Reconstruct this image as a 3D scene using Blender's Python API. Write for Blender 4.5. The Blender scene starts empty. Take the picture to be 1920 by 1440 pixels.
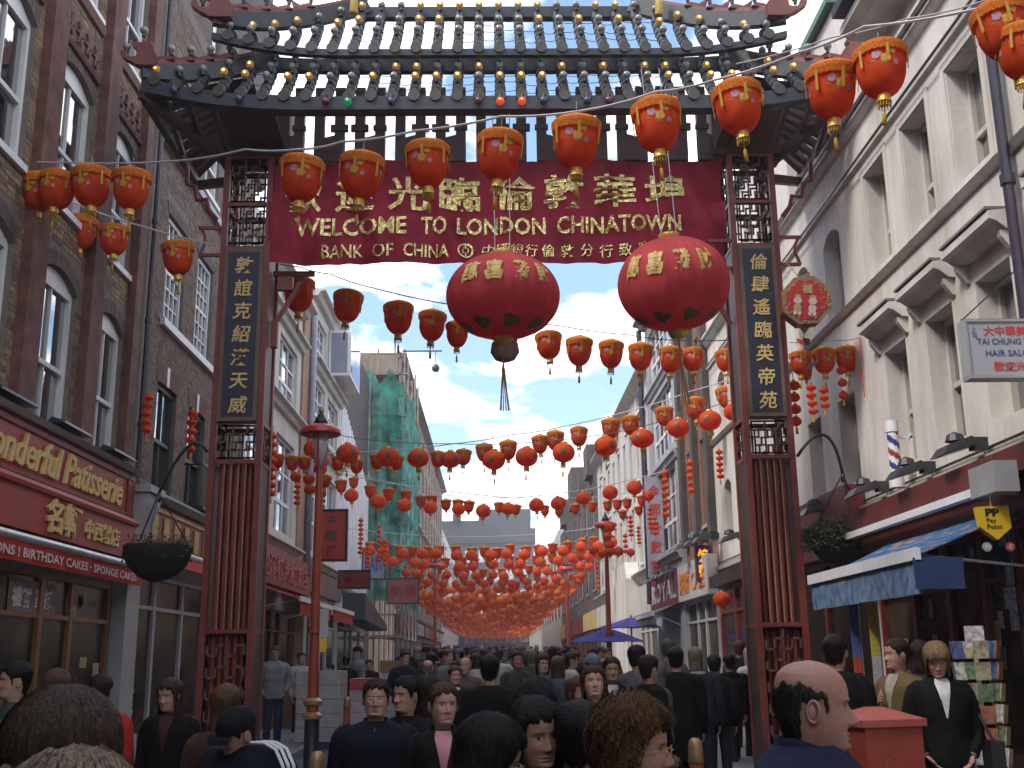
import bpy, bmesh, math, random
import numpy as np
from mathutils import Vector, Matrix
from math import radians, pi, sin, cos, sqrt, atan2, exp

SC = bpy.context.scene
COL = SC.collection
RND = random.Random(7)

# ------------------------------------------------------------------ camera
FPX, PITCH, YAW, ROLL, CAMH = 2067.0, radians(14.0), radians(-1.0), radians(0.73), 1.62
CAM_M = Matrix.Rotation(YAW, 3, 'Z') @ Matrix.Rotation(pi/2 + PITCH, 3, 'X') @ Matrix.Rotation(-ROLL, 3, 'Z')
cam_d = bpy.data.cameras.new('street_camera'); cam = bpy.data.objects.new('street_camera', cam_d); COL.objects.link(cam)
cam.matrix_world = Matrix.Translation((0, 0, CAMH)) @ CAM_M.to_4x4()
cam_d.sensor_width = 36; cam_d.lens = 36*FPX/1920; cam_d.clip_start = 0.05; cam_d.clip_end = 3000
SC.camera = cam

# ------------------------------------------------------------------ world, sun, exposure
SUN_EL, SUN_AZ = radians(50), radians(238)      # azimuth clockwise from +Y: behind the camera, over the left roofs
world = bpy.data.worlds.new('World'); SC.world = world; world.use_nodes = True
nt = world.node_tree; nt.nodes.clear()
def nd(nt, t, **kw):
    n = nt.nodes.new(t)
    for k, v in kw.items(): setattr(n, k, v)
    return n
w_out = nd(nt, 'ShaderNodeOutputWorld'); w_bg = nd(nt, 'ShaderNodeBackground')
sky = nd(nt, 'ShaderNodeTexSky', sky_type='NISHITA', sun_disc=False, sun_elevation=SUN_EL, sun_rotation=SUN_AZ)
sky.air_density = 1.0; sky.dust_density = 1.2; sky.ozone_density = 1.5
tc = nd(nt, 'ShaderNodeTexCoord'); sep = nd(nt, 'ShaderNodeSeparateXYZ'); nt.links.new(tc.outputs['Generated'], sep.inputs[0])
def wmath(op, a, b=None, c=None):
    m = nd(nt, 'ShaderNodeMath', operation=op)
    for i, v in enumerate((a, b, c)):
        if v is None: continue
        if isinstance(v, (int, float)): m.inputs[i].default_value = v
        else: nt.links.new(v, m.inputs[i])
    return m.outputs[0]
zz = wmath('ADD', wmath('MAXIMUM', sep.outputs['Z'], 0.0), 0.12)
comb = nd(nt, 'ShaderNodeCombineXYZ')
nt.links.new(wmath('DIVIDE', sep.outputs['X'], zz), comb.inputs[0]); nt.links.new(wmath('DIVIDE', sep.outputs['Y'], zz), comb.inputs[1])
mp = nd(nt, 'ShaderNodeMapping'); nt.links.new(comb.outputs[0], mp.inputs[0]); mp.inputs['Location'].default_value = (0.35, 0.9, 0.0); mp.inputs['Scale'].default_value = (1, 0.8, 1)
n1 = nd(nt, 'ShaderNodeTexNoise'); n1.inputs['Scale'].default_value = 1.55; n1.inputs['Detail'].default_value = 9; n1.inputs['Roughness'].default_value = 0.56; n1.inputs['Distortion'].default_value = 0.15
nt.links.new(mp.outputs[0], n1.inputs['Vector'])
cr = nd(nt, 'ShaderNodeValToRGB'); cr.color_ramp.elements[0].position = 0.463; cr.color_ramp.elements[1].position = 0.53
nt.links.new(n1.outputs['Fac'], cr.inputs[0])
n2 = nd(nt, 'ShaderNodeTexNoise'); n2.inputs['Scale'].default_value = 3.1; n2.inputs['Detail'].default_value = 6; nt.links.new(mp.outputs[0], n2.inputs['Vector'])
cr2 = nd(nt, 'ShaderNodeValToRGB'); cr2.color_ramp.elements[0].position = 0.40; cr2.color_ramp.elements[0].color = (8.0, 8.1, 8.5, 1)
cr2.color_ramp.elements[1].position = 0.62; cr2.color_ramp.elements[1].color = (13.5, 13.4, 13.2, 1)
nt.links.new(n2.outputs['Fac'], cr2.inputs[0])
skm = nd(nt, 'ShaderNodeMix', data_type='RGBA'); skm.blend_type = 'MIX'
skm2 = nd(nt, 'ShaderNodeMix', data_type='RGBA'); skm2.blend_type = 'ADD'; skm2.inputs['Factor'].default_value = 1.0
nt.links.new(sky.outputs[0], skm2.inputs['A']); skm2.inputs['B'].default_value = (0.35, 0.75, 1.55, 1)
nt.links.new(cr.outputs[0], skm.inputs['Factor']); nt.links.new(skm2.outputs['Result'], skm.inputs['A']); nt.links.new(cr2.outputs[0], skm.inputs['B'])
nt.links.new(skm.outputs['Result'], w_bg.inputs[0]); w_bg.inputs[1].default_value = 0.11; nt.links.new(w_bg.outputs[0], w_out.inputs[0])

sun_d = bpy.data.lights.new('sun', 'SUN'); sun_d.energy = 1.5; sun_d.angle = radians(12); sun_d.color = (1.0, 0.94, 0.86)
sun = bpy.data.objects.new('sun', sun_d); COL.objects.link(sun)
sdir = Vector((sin(SUN_AZ)*cos(SUN_EL), cos(SUN_AZ)*cos(SUN_EL), sin(SUN_EL)))
sun.rotation_euler = sdir.to_track_quat('Z', 'Y').to_euler()
SC.view_settings.view_transform = 'Standard'; SC.view_settings.look = 'None'; SC.view_settings.gamma = 1.0
SC.view_settings.use_curve_mapping = False; SC.view_settings.exposure = 1.18
SC.render.engine = 'CYCLES'
SC.cycles.max_bounces = 5; SC.cycles.diffuse_bounces = 3; SC.cycles.glossy_bounces = 2; SC.cycles.transmission_bounces = 4; SC.cycles.transparent_max_bounces = 6
SC.cycles.caustics_reflective = False; SC.cycles.caustics_refractive = False

# ------------------------------------------------------------------ places along the line of a measured direction
def ray(px, py): return CAM_M @ Vector(((px-960)/FPX, (720-py)/FPX, -1.0))
def atY(px, py, Y):
    d = ray(px, py); k = Y/d.y; return Vector((d.x*k, Y, CAMH+d.z*k))
def atX(px, py, X):
    d = ray(px, py); k = X/d.x; return Vector((X, d.y*k, CAMH+d.z*k))
def depth_of(p): return -(CAM_M.transposed() @ (Vector(p)-Vector((0, 0, CAMH)))).z
def size_at(w_px, p): return w_px*depth_of(p)/FPX

# ------------------------------------------------------------------ materials
MATS = {}
def mat(name, col, rough=0.7, var=0.12, scale=6.0, bump=0.0, bscale=None, metal=0.0, spec=0.5, col2=None, emit=None, estr=0.0, sheen=0.0, coords='Object', detail=4, sub=0.0, trans=0.0, dirt=0.0):
    if name in MATS: return MATS[name]
    m = bpy.data.materials.new(name); m.use_nodes = True; t = m.node_tree; b = t.nodes['Principled BSDF']
    b.inputs['Roughness'].default_value = rough; b.inputs['Metallic'].default_value = metal; b.inputs['Specular IOR Level'].default_value = spec
    c = tuple(col)+(1,)
    if var > 0 or col2:
        tcn = t.nodes.new('ShaderNodeTexCoord'); nz = t.nodes.new('ShaderNodeTexNoise'); nz.inputs['Scale'].default_value = scale; nz.inputs['Detail'].default_value = detail
        t.links.new(tcn.outputs[coords], nz.inputs['Vector'])
        rp = t.nodes.new('ShaderNodeValToRGB'); rp.color_ramp.elements[0].position = 0.3; rp.color_ramp.elements[1].position = 0.7
        a = c if not col2 else tuple(col2)+(1,)
        rp.color_ramp.elements[0].color = tuple(x*(1-var) for x in a[:3])+(1,); rp.color_ramp.elements[1].color = tuple(min(1, x*(1+var)) for x in c[:3])+(1,)
        t.links.new(nz.outputs['Fac'], rp.inputs[0]); src = rp.outputs[0]
        if dirt > 0:
            nz3 = t.nodes.new('ShaderNodeTexNoise'); nz3.inputs['Scale'].default_value = 0.9; nz3.inputs['Detail'].default_value = 8; nz3.inputs['Roughness'].default_value = 0.7
            mpn = t.nodes.new('ShaderNodeMapping'); mpn.inputs['Scale'].default_value = (1, 1.6, 0.35)
            t.links.new(tcn.outputs[coords], mpn.inputs[0]); t.links.new(mpn.outputs[0], nz3.inputs['Vector'])
            r3 = t.nodes.new('ShaderNodeValToRGB'); r3.color_ramp.elements[0].position = 0.35; r3.color_ramp.elements[1].position = 0.65
            r3.color_ramp.elements[0].color = (1-dirt, 1-dirt*1.05, 1-dirt*1.15, 1); r3.color_ramp.elements[1].color = (1, 1, 1, 1)
            t.links.new(nz3.outputs['Fac'], r3.inputs[0])
            mx = t.nodes.new('ShaderNodeMix'); mx.data_type = 'RGBA'; mx.blend_type = 'MULTIPLY'; mx.inputs['Factor'].default_value = 1
            t.links.new(src, mx.inputs['A']); t.links.new(r3.outputs[0], mx.inputs['B']); src = mx.outputs['Result']
        t.links.new(src, b.inputs['Base Color'])
        if bump > 0:
            nb = t.nodes.new('ShaderNodeTexNoise'); nb.inputs['Scale'].default_value = bscale or scale*4; nb.inputs['Detail'].default_value = 5
            t.links.new(tcn.outputs[coords], nb.inputs['Vector'])
            bp = t.nodes.new('ShaderNodeBump'); bp.inputs['Strength'].default_value = bump; bp.inputs['Distance'].default_value = 0.02
            t.links.new(nb.outputs['Fac'], bp.inputs['Height']); t.links.new(bp.outputs[0], b.inputs['Normal'])
    else: b.inputs['Base Color'].default_value = c
    if emit: b.inputs['Emission Color'].default_value = tuple(emit)+(1,); b.inputs['Emission Strength'].default_value = estr
    if sheen: b.inputs['Sheen Weight'].default_value = sheen
    if trans: b.inputs['Transmission Weight'].default_value = trans
    m.diffuse_color = c
    MATS[name] = m; return m

def cloth_thru(name, col, k=0.5, rough=0.8, var=0.1, scale=20, col2=None):      # thin fabric that lets daylight through
    if name in MATS: return MATS[name]
    m = mat(name, col, rough, var, scale, col2=col2); t = m.node_tree; b = t.nodes['Principled BSDF']; out = t.nodes['Material Output']
    tr = t.nodes.new('ShaderNodeBsdfTranslucent'); mx = t.nodes.new('ShaderNodeMixShader'); mx.inputs[0].default_value = k
    src = b.inputs['Base Color'].links[0].from_socket if b.inputs['Base Color'].links else None
    if src: t.links.new(src, tr.inputs[0])
    else: tr.inputs[0].default_value = tuple(col)+(1,)
    b.inputs['Specular IOR Level'].default_value = 0.15
    t.links.new(b.outputs[0], mx.inputs[1]); t.links.new(tr.outputs[0], mx.inputs[2]); t.links.new(mx.outputs[0], out.inputs[0])
    return m

def attr_mat(name, rough=0.55, var=0.08, scale=30, spec=0.4, bump=0.05, sub=0.0):   # colour taken from the mesh's own Col attribute
    if name in MATS: return MATS[name]
    m = bpy.data.materials.new(name); m.use_nodes = True; t = m.node_tree; b = t.nodes['Principled BSDF']
    a = t.nodes.new('ShaderNodeVertexColor'); a.layer_name = 'Col'
    tcn = t.nodes.new('ShaderNodeTexCoord'); nz = t.nodes.new('ShaderNodeTexNoise'); nz.inputs['Scale'].default_value = scale; nz.inputs['Detail'].default_value = 5
    t.links.new(tcn.outputs['Object'], nz.inputs['Vector'])
    mr = t.nodes.new('ShaderNodeMapRange'); mr.inputs['To Min'].default_value = 1-var*2; mr.inputs['To Max'].default_value = 1+var*2
    t.links.new(nz.outputs['Fac'], mr.inputs['Value'])
    mx = t.nodes.new('ShaderNodeVectorMath'); mx.operation = 'SCALE'; t.links.new(a.outputs[0], mx.inputs[0]); t.links.new(mr.outputs[0], mx.inputs['Scale'])
    t.links.new(mx.outputs[0], b.inputs['Base Color'])
    bp = t.nodes.new('ShaderNodeBump'); bp.inputs['Strength'].default_value = bump; bp.inputs['Distance'].default_value = 0.01
    t.links.new(nz.outputs['Fac'], bp.inputs['Height']); t.links.new(bp.outputs[0], b.inputs['Normal'])
    b.inputs['Roughness'].default_value = rough; b.inputs['Specular IOR Level'].default_value = spec
    if sub: b.inputs['Subsurface Weight'].default_value = sub; b.inputs['Subsurface Radius'].default_value = (0.02, 0.008, 0.004)
    MATS[name] = m; return m

def glass_mat(name, tint=(0.02, 0.024, 0.03), rough=0.04):
    if name in MATS: return MATS[name]
    m = mat(name, tint, rough, 0.5, 1.3, spec=0.9); m.node_tree.nodes['Principled BSDF'].inputs['IOR'].default_value = 3.2; return m

# ------------------------------------------------------------------ mesh building
class MB:
    def __init__(s): s.v = []; s.f = []; s.m = []; s.cur = 0
    def add(s, vs, fs, m=None):
        o = len(s.v); s.v.extend([tuple(v) for v in vs]); s.f.extend([tuple(i+o for i in f) for f in fs]); s.m.extend([s.cur if m is None else m]*len(fs)); return s
    def box(s, x0, x1, y0, y1, z0, z1, m=None):
        return s.add([(x0,y0,z0),(x1,y0,z0),(x1,y1,z0),(x0,y1,z0),(x0,y0,z1),(x1,y0,z1),(x1,y1,z1),(x0,y1,z1)],
                     [(0,3,2,1),(4,5,6,7),(0,1,5,4),(1,2,6,5),(2,3,7,6),(3,0,4,7)], m)
    def hexa(s, p, m=None):       # 8 corners, bottom ring then top ring
        return s.add(p, [(0,3,2,1),(4,5,6,7),(0,1,5,4),(1,2,6,5),(2,3,7,6),(3,0,4,7)], m)
    def bar(s, a, b, w, h=None, m=None, up=(0, 0, 1)):
        a = Vector(a); b = Vector(b); d = b-a
        if d.length < 1e-6: return s
        d.normalize(); u = Vector(up)
        if abs(d.dot(u)) > 0.98: u = Vector((0, 1, 0))
        r = d.cross(u).normalized(); u = r.cross(d); h = h or w
        c = [(-1,-1),(1,-1),(1,1),(-1,1)]
        return s.hexa([a+r*(i*w/2)+u*(j*h/2) for i, j in c]+[b+r*(i*w/2)+u*(j*h/2) for i, j in c], m)
    def tube(s, pts, r, n=6, m=None, cap=True):
        pts = [Vector(p) for p in pts]; k = len(pts); rr = r if isinstance(r, (list, tuple)) else [r]*k
        vs = []; ref = None
        for i, p in enumerate(pts):
            d = (pts[min(i+1, k-1)]-pts[max(i-1, 0)])
            d = d.normalized() if d.length > 1e-9 else Vector((0, 0, 1))
            if ref is None: ref = Vector((0, 0, 1)) if abs(d.z) < 0.9 else Vector((1, 0, 0))
            a = d.cross(ref).normalized(); b = a.cross(d); ref = b
            for j in range(n):
                t = 2*pi*j/n; vs.append(p+a*(cos(t)*rr[i])+b*(sin(t)*rr[i]))
        fs = [(i*n+j, i*n+(j+1) % n, (i+1)*n+(j+1) % n, (i+1)*n+j) for i in range(k-1) for j in range(n)]
        if cap: fs += [tuple(range(n-1, -1, -1)), tuple((k-1)*n+j for j in range(n))]
        return s.add(vs, fs, m)
    def lathe(s, prof, c=(0, 0, 0), n=16, m=None, sx=1, sy=1, rot=0):
        vs = [(c[0]+r*cos(2*pi*j/n+rot)*sx, c[1]+r*sin(2*pi*j/n+rot)*sy, c[2]+z) for r, z in prof for j in range(n)]
        k = len(prof)
        fs = [(i*n+j, i*n+(j+1) % n, (i+1)*n+(j+1) % n, (i+1)*n+j) for i in range(k-1) for j in range(n)]
        if prof[0][0] > 1e-4: fs.append(tuple(range(n-1, -1, -1)))
        if prof[-1][0] > 1e-4: fs.append(tuple((k-1)*n+j for j in range(n)))
        return s.add(vs, fs, m)
    def sphere(s, c, r, n=10, k=6, m=None, sz=1.0):
        return s.lathe([(max(1e-5, r*sin(pi*i/k)), -r*cos(pi*i/k)*sz) for i in range(k+1)], c, n, m)
    def prism(s, poly, fn, d0, d1, m=None):      # 2-D outline, fn(u, v, d) gives the place; own thickness
        n = len(poly)
        vs = [fn(u, v, d0) for u, v in poly]+[fn(u, v, d1) for u, v in poly]
        fs = [tuple(range(n)), tuple(range(2*n-1, n-1, -1))]+[(i, i+n, (i+1) % n+n, (i+1) % n) for i in range(n)]
        return s.add(vs, fs, m)
    def mesh(s, name, mats):
        me = bpy.data.meshes.new(name); me.from_pydata([tuple(v) for v in s.v], [], s.f)
        for mm in (mats if isinstance(mats, (list, tuple)) else [mats]): me.materials.append(mm)
        if any(s.m): me.polygons.foreach_set('material_index', s.m)
        return me
    def build(s, name, mats, parent=None, smooth=False, loc=None, angle=None):
        me = s.mesh(name, mats)
        if smooth:
            me.polygons.foreach_set('use_smooth', [True]*len(me.polygons))
            if angle: me.set_sharp_from_angle(angle=radians(angle))
        me.update()
        return link(name, me, parent, loc)
def link(name, me, parent=None, loc=None, rot=None):
    o = bpy.data.objects.new(name, me); COL.objects.link(o)
    if parent is not None: o.parent = parent
    if loc is not None: o.location = loc
    if rot is not None: o.rotation_euler = rot
    return o
def tag(o, label=None, cat=None, group=None, kind=None):
    if label: o['label'] = label
    if cat: o['category'] = cat
    if group: o['group'] = group
    if kind: o['kind'] = kind
    return o
def thing(name, label, cat, loc=(0, 0, 0), rotz=0, group=None):
    o = bpy.data.objects.new(name, None); COL.objects.link(o); o.location = loc; o.rotation_euler = (0, 0, rotz); o.empty_display_size = 0.1
    return tag(o, label, cat, group)
KIDS = {}
def copy_tree(o, parent=None, loc=None, rot=None, scale=None, kids=None):
    c = o.copy(); COL.objects.link(c)
    c.parent = parent
    if loc is not None: c.location = loc
    if rot is not None: c.rotation_euler = rot
    if scale is not None: c.scale = scale
    for ch in (kids if kids is not None else [x for x in o.children]): copy_tree(ch, c)
    return c
def ordinal(n):
    w = ['first','second','third','fourth','fifth','sixth','seventh','eighth','ninth','tenth','eleventh','twelfth','thirteenth','fourteenth','fifteenth','sixteenth','seventeenth','eighteenth','nineteenth','twentieth']
    if n < 20: return w[n]
    if n >= 30 and n < 99:
        return ('thirt', 'fort', 'fift', 'sixt', 'sevent', 'eight', 'ninet')[(n+1)//10-3]+('ieth' if (n+1) % 10 == 0 else 'y '+w[n % 10])
    return {20: 'twenty first', 21: 'twenty second', 22: 'twenty third', 23: 'twenty fourth', 24: 'twenty fifth', 25: 'twenty sixth', 26: 'twenty seventh', 27: 'twenty eighth', 28: 'twenty ninth', 29: 'thirtieth'}.get(n, 'number %d' % (n+1))

# flat lettering turned into solid letters
_TXT = {}
def text_geo(s, bold=0.0, res=2):
    key = (s, bold, res)
    if key in _TXT: return _TXT[key]
    c = bpy.data.curves.new('lettering', 'FONT'); c.body = s; c.resolution_u = res; c.offset = bold; c.align_x = 'LEFT'
    o = bpy.data.objects.new('lettering', c); COL.objects.link(o); bpy.context.view_layer.update()
    me = bpy.data.meshes.new_from_object(o.evaluated_get(bpy.context.evaluated_depsgraph_get()))
    vs = [v.co.copy() for v in me.vertices]; fs = [tuple(p.vertices) for p in me.polygons]
    bpy.data.objects.remove(o); bpy.data.curves.remove(c); bpy.data.meshes.remove(me)
    x0 = min(v.x for v in vs); x1 = max(v.x for v in vs); y0 = min(v.y for v in vs); y1 = max(v.y for v in vs)
    _TXT[key] = ([(v.x-x0, v.y-y0) for v in vs], fs, x1-x0, y1-y0); return _TXT[key]
def add_text(mb, s, fn, u0, u1, v0, v1, d0=0.0, d1=0.01, bold=0.0, keep=False, m=None, shear=0.0, res=2):
    """letters filling u0..u1 by v0..v1 on the surface fn(u, v, d), d1 proud and d0 at the back"""
    vs, fs, w, h = text_geo(s, bold, res)
    su = (u1-u0)/w; sv = (v1-v0)/h
    if keep:
        k = min(abs(su), abs(sv)); cu = (u0+u1)/2; cv = (v0+v1)/2
        su = k*(1 if su > 0 else -1); sv = k; u0 = cu-su*w/2; v0 = cv-k*h/2
    front = [fn(u0+(x+shear*y)*su, v0+y*sv, d1) for x, y in vs]
    mb.add(front, fs, m)
    if d1-d0 > 0.004:
        cnt = {}
        for f in fs:
            for i in range(len(f)):
                a, b = f[i], f[(i+1) % len(f)]; cnt[(a, b)] = 1
        edges = [(a, b) for (a, b) in cnt if (b, a) not in cnt]
        o = len(vs); back = [fn(u0+(x+shear*y)*su, v0+y*sv, d0) for x, y in vs]
        mb.add(front+back, [(b, a, a+o, b+o) for a, b in edges], m)
    return mb
# ------------------------------------------------------------------ materials of the street
M_asphalt = mat('asphalt', (0.06, 0.06, 0.062), 0.85, 0.25, 3, 0.4, 60)
M_slab = mat('paving_stone', (0.17, 0.165, 0.16), 0.8, 0.2, 2.5, 0.25, 40)
M_cream = mat('cream_stucco', (0.72, 0.68, 0.64), 0.85, 0.04, 1.2, 0.25, 14, dirt=0.32)
M_cream2 = mat('pale_stucco', (0.58, 0.555, 0.52), 0.85, 0.06, 1.2, 0.25, 14, dirt=0.25)
M_white = mat('white_paint', (0.74, 0.74, 0.76), 0.5, 0.06, 3, dirt=0.12)
M_greyw = mat('grey_white_paint', (0.38, 0.38, 0.40), 0.6, 0.08, 3, dirt=0.2)
M_mortar = mat('mortar', (0.16, 0.14, 0.12), 0.95, 0.15, 8)
M_yb = [mat('yellow_brick_%s' % n, c, 0.9, 0.25, 9, 0.4, 50) for n, c in (('a', (0.22, 0.15, 0.09)), ('b', (0.18, 0.12, 0.075)), ('c', (0.13, 0.085, 0.06)), ('d', (0.27, 0.19, 0.11)))]
M_db = [mat('dark_brick_%s' % n, c, 0.9, 0.25, 9, 0.4, 50) for n, c in (('a', (0.15, 0.105, 0.085)), ('b', (0.18, 0.12, 0.095)), ('c', (0.11, 0.08, 0.07)), ('d', (0.19, 0.135, 0.105)))]
M_rb = mat('red_rubbed_brick', (0.18, 0.075, 0.058), 0.85, 0.2, 5, 0.4, 60, col2=(0.12, 0.05, 0.042), dirt=0.3)
M_terra = mat('terracotta_panel', (0.15, 0.07, 0.06), 0.8, 0.3, 12, 0.8, 30)
M_lead = mat('lead_grey', (0.16, 0.16, 0.18), 0.6, 0.2, 3)
M_black = mat('black_metal', (0.012, 0.012, 0.014), 0.4, 0.3, 6)
M_pipe = mat('painted_drainpipe', (0.035, 0.03, 0.05), 0.4, 0.2, 6)
M_dark = mat('dark_interior', (0.012, 0.01, 0.009), 0.9, 0.3, 2)
M_glass = glass_mat('window_glass')
M_glassb = mat('shop_glass', (0.03, 0.026, 0.022), 0.08, 0.5, 2, spec=0.4)
M_blind = mat('blind_behind_glass', (0.55, 0.54, 0.50), 0.25, 0.08, 2, spec=0.8)
M_red = mat('red_sign_paint', (0.33, 0.035, 0.032), 0.45, 0.12, 2, dirt=0.15)
M_dred = mat('dark_red_paint', (0.16, 0.018, 0.018), 0.45, 0.2, 3)
M_gold = mat('gilt_letters', (0.60, 0.42, 0.14), 0.35, 0.2, 12, metal=0.55)
M_goldp = mat('gold_paint', (0.62, 0.44, 0.16), 0.6, 0.12, 12)
M_wood = mat('varnished_wood', (0.17, 0.075, 0.03), 0.45, 0.25, 6)
M_tan = mat('tan_brick_far', (0.23, 0.17, 0.13), 0.9, 0.15, 2.2, 0.2, 20, dirt=0.25)
M_grim = mat('sooty_brick_far', (0.075, 0.06, 0.055), 0.9, 0.3, 2.5, 0.3, 20)
M_awnred = cloth_thru('red_awning_cloth', (0.50, 0.06, 0.04), 0.3, 0.8, 0.1, 5)
M_green = cloth_thru('green_scaffold_netting', (0.055, 0.31, 0.25), 0.35, 0.8, 0.45, 1.3, col2=(0.02, 0.12, 0.105))
tn = M_green.node_tree; tm = tn.nodes.new('ShaderNodeMixShader'); tt_ = tn.nodes.new('ShaderNodeBsdfTransparent'); on = tn.nodes['Material Output']; tn.links.new(on.inputs[0].links[0].from_socket, tm.inputs[1]); tn.links.new(tt_.outputs[0], tm.inputs[2])
tm.inputs[0].default_value = 0.18; tn.links.new(tm.outputs[0], on.inputs[0])
M_pole = mat('scaffold_pole', (0.20, 0.16, 0.14), 0.5, 0.2, 4, metal=0.3)
M_slate = mat('roof_slate', (0.035, 0.037, 0.044), 0.6, 0.3, 6)
M_purple = cloth_thru('violet_parasol_cloth', (0.09, 0.085, 0.34), 0.3, 0.8, 0.1, 4)
M_steel = mat('aluminium', (0.55, 0.56, 0.58), 0.35, 0.1, 5, metal=0.6)
M_paper = mat('printed_paper', (0.55, 0.54, 0.50), 0.7, 0.35, 25, col2=(0.2, 0.2, 0.3))
M_yell = mat('yellow_plastic', (0.72, 0.47, 0.02), 0.4, 0.05, 4)

def brick_tex(name, c1, c2, mortar, axis='Y'):
    m = bpy.data.materials.new(name); m.use_nodes = True; t = m.node_tree; b = t.nodes['Principled BSDF']; b.inputs['Roughness'].default_value = 0.9
    tcn = t.nodes.new('ShaderNodeTexCoord'); sp = t.nodes.new('ShaderNodeSeparateXYZ'); t.links.new(tcn.outputs['Object'], sp.inputs[0])
    cb = t.nodes.new('ShaderNodeCombineXYZ'); t.links.new(sp.outputs[axis], cb.inputs[0]); t.links.new(sp.outputs['Z'], cb.inputs[1])
    bk = t.nodes.new('ShaderNodeTexBrick'); bk.inputs['Scale'].default_value = 1.0; bk.inputs['Brick Width'].default_value = 0.225; bk.inputs['Row Height'].default_value = 0.075; bk.inputs['Mortar Size'].default_value = 0.006
    bk.inputs['Color1'].default_value = c1+(1,); bk.inputs['Color2'].default_value = c2+(1,); bk.inputs['Mortar'].default_value = mortar+(1,)
    t.links.new(cb.outputs[0], bk.inputs[0]); nz = t.nodes.new('ShaderNodeTexNoise'); nz.inputs['Scale'].default_value = 1.3; nz.inputs['Detail'].default_value = 8; t.links.new(tcn.outputs['Object'], nz.inputs['Vector'])
    mr = t.nodes.new('ShaderNodeMapRange'); mr.inputs['To Min'].default_value = 0.55; mr.inputs['To Max'].default_value = 1.4; t.links.new(nz.outputs['Fac'], mr.inputs[0])
    vm = t.nodes.new('ShaderNodeVectorMath'); vm.operation = 'SCALE'; t.links.new(bk.outputs['Color'], vm.inputs[0]); t.links.new(mr.outputs[0], vm.inputs['Scale']); t.links.new(vm.outputs[0], b.inputs['Base Color'])
    bp = t.nodes.new('ShaderNodeBump'); bp.inputs['Strength'].default_value = 0.5; bp.inputs['Distance'].default_value = 0.01; bp.invert = True; t.links.new(bk.outputs['Fac'], bp.inputs['Height']); t.links.new(bp.outputs[0], b.inputs['Normal'])
    return m
M_btdark = brick_tex('dark_brickwork', (0.13, 0.095, 0.085), (0.09, 0.07, 0.065), (0.12, 0.11, 0.10))
M_btdarkx = brick_tex('dark_brickwork_flank', (0.13, 0.095, 0.085), (0.09, 0.07, 0.065), (0.12, 0.11, 0.10), 'X')
M_btred = brick_tex('red_brickwork', (0.27, 0.11, 0.07), (0.20, 0.085, 0.06), (0.2, 0.17, 0.14))
M_btsal = brick_tex('salmon_brickwork', (0.36, 0.20, 0.14), (0.30, 0.16, 0.11), (0.3, 0.26, 0.22))

# ------------------------------------------------------------------ ground
XL, XR = -5.6, 5.1
g = MB(); g.box(-400, 400, -200, 900, -0.6, -0.02); tag(g.build('ground', M_asphalt), kind='structure')
g = MB(); g.box(-3.3, 3.0, -8, 172, -0.018, 0.0); tag(g.build('road', M_asphalt), kind='structure')
for nm, x0, x1 in (('pavement', XL, -3.45), ('pavement', 3.15, XR)):
    g = MB(); g.box(x0, x1, -8, 172, -0.018, 0.10)
    pv = tag(g.build(nm, M_asphalt), kind='structure')
    g = MB(); y = -2.0
    while y < 40:
        L = 0.6; x = x0+0.012
        while x < x1-0.05:
            w = min(RND.choice((0.45, 0.6, 0.75)), x1-0.01-x)
            if w > 0.1: g.box(x, x+w-0.012, y, y+L-0.012, 0.10, 0.118+RND.uniform(-0.002, 0.003))
            x += w
        y += L
    tag(g.build('paving_slabs', M_slab, pv), kind='stuff')
for x in (-3.45, 3.0):
    g = MB()
    for k in range(60): g.box(x, x+0.15, -2+k*0.9, -2+k*0.9+0.888, -0.01, 0.125)
    kb = tag(g.build('kerb', M_slab), kind='structure')

# ------------------------------------------------------------------ facades
def W(y0, y1, z0, z1, rise=0.0, style='sash', sill=True, **k): return dict(y0=y0, y1=y1, z0=z0, z1=z1, rise=rise, style=style, sill=sill, **k)

def facade_fn(side, X):
    s = 1 if side == 'L' else -1
    return lambda y, z, d: (X+s*d, y, z)

def fbox(mb, fn, y0, y1, z0, z1, d0, d1, m=None):
    return mb.hexa([fn(y0, z0, d0), fn(y1, z0, d0), fn(y1, z0, d1), fn(y0, z0, d1), fn(y0, z1, d0), fn(y1, z1, d0), fn(y1, z1, d1), fn(y0, z1, d1)], m)

def arch_pts(w, n=8):
    a = (w['y1']-w['y0'])/2; h = w['rise']; cy = (w['y0']+w['y1'])/2
    if h > a*0.8: return [(cy+a*cos(pi-pi*i/n), w['z1']+h*sin(pi*i/n)) for i in range(n+1)]
    R = (a*a+h*h)/(2*h); t = math.asin(a/R)
    return [(cy+R*sin(-t+2*t*i/n), w['z1']+h-R+R*cos(-t+2*t*i/n)) for i in range(n+1)]

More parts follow.
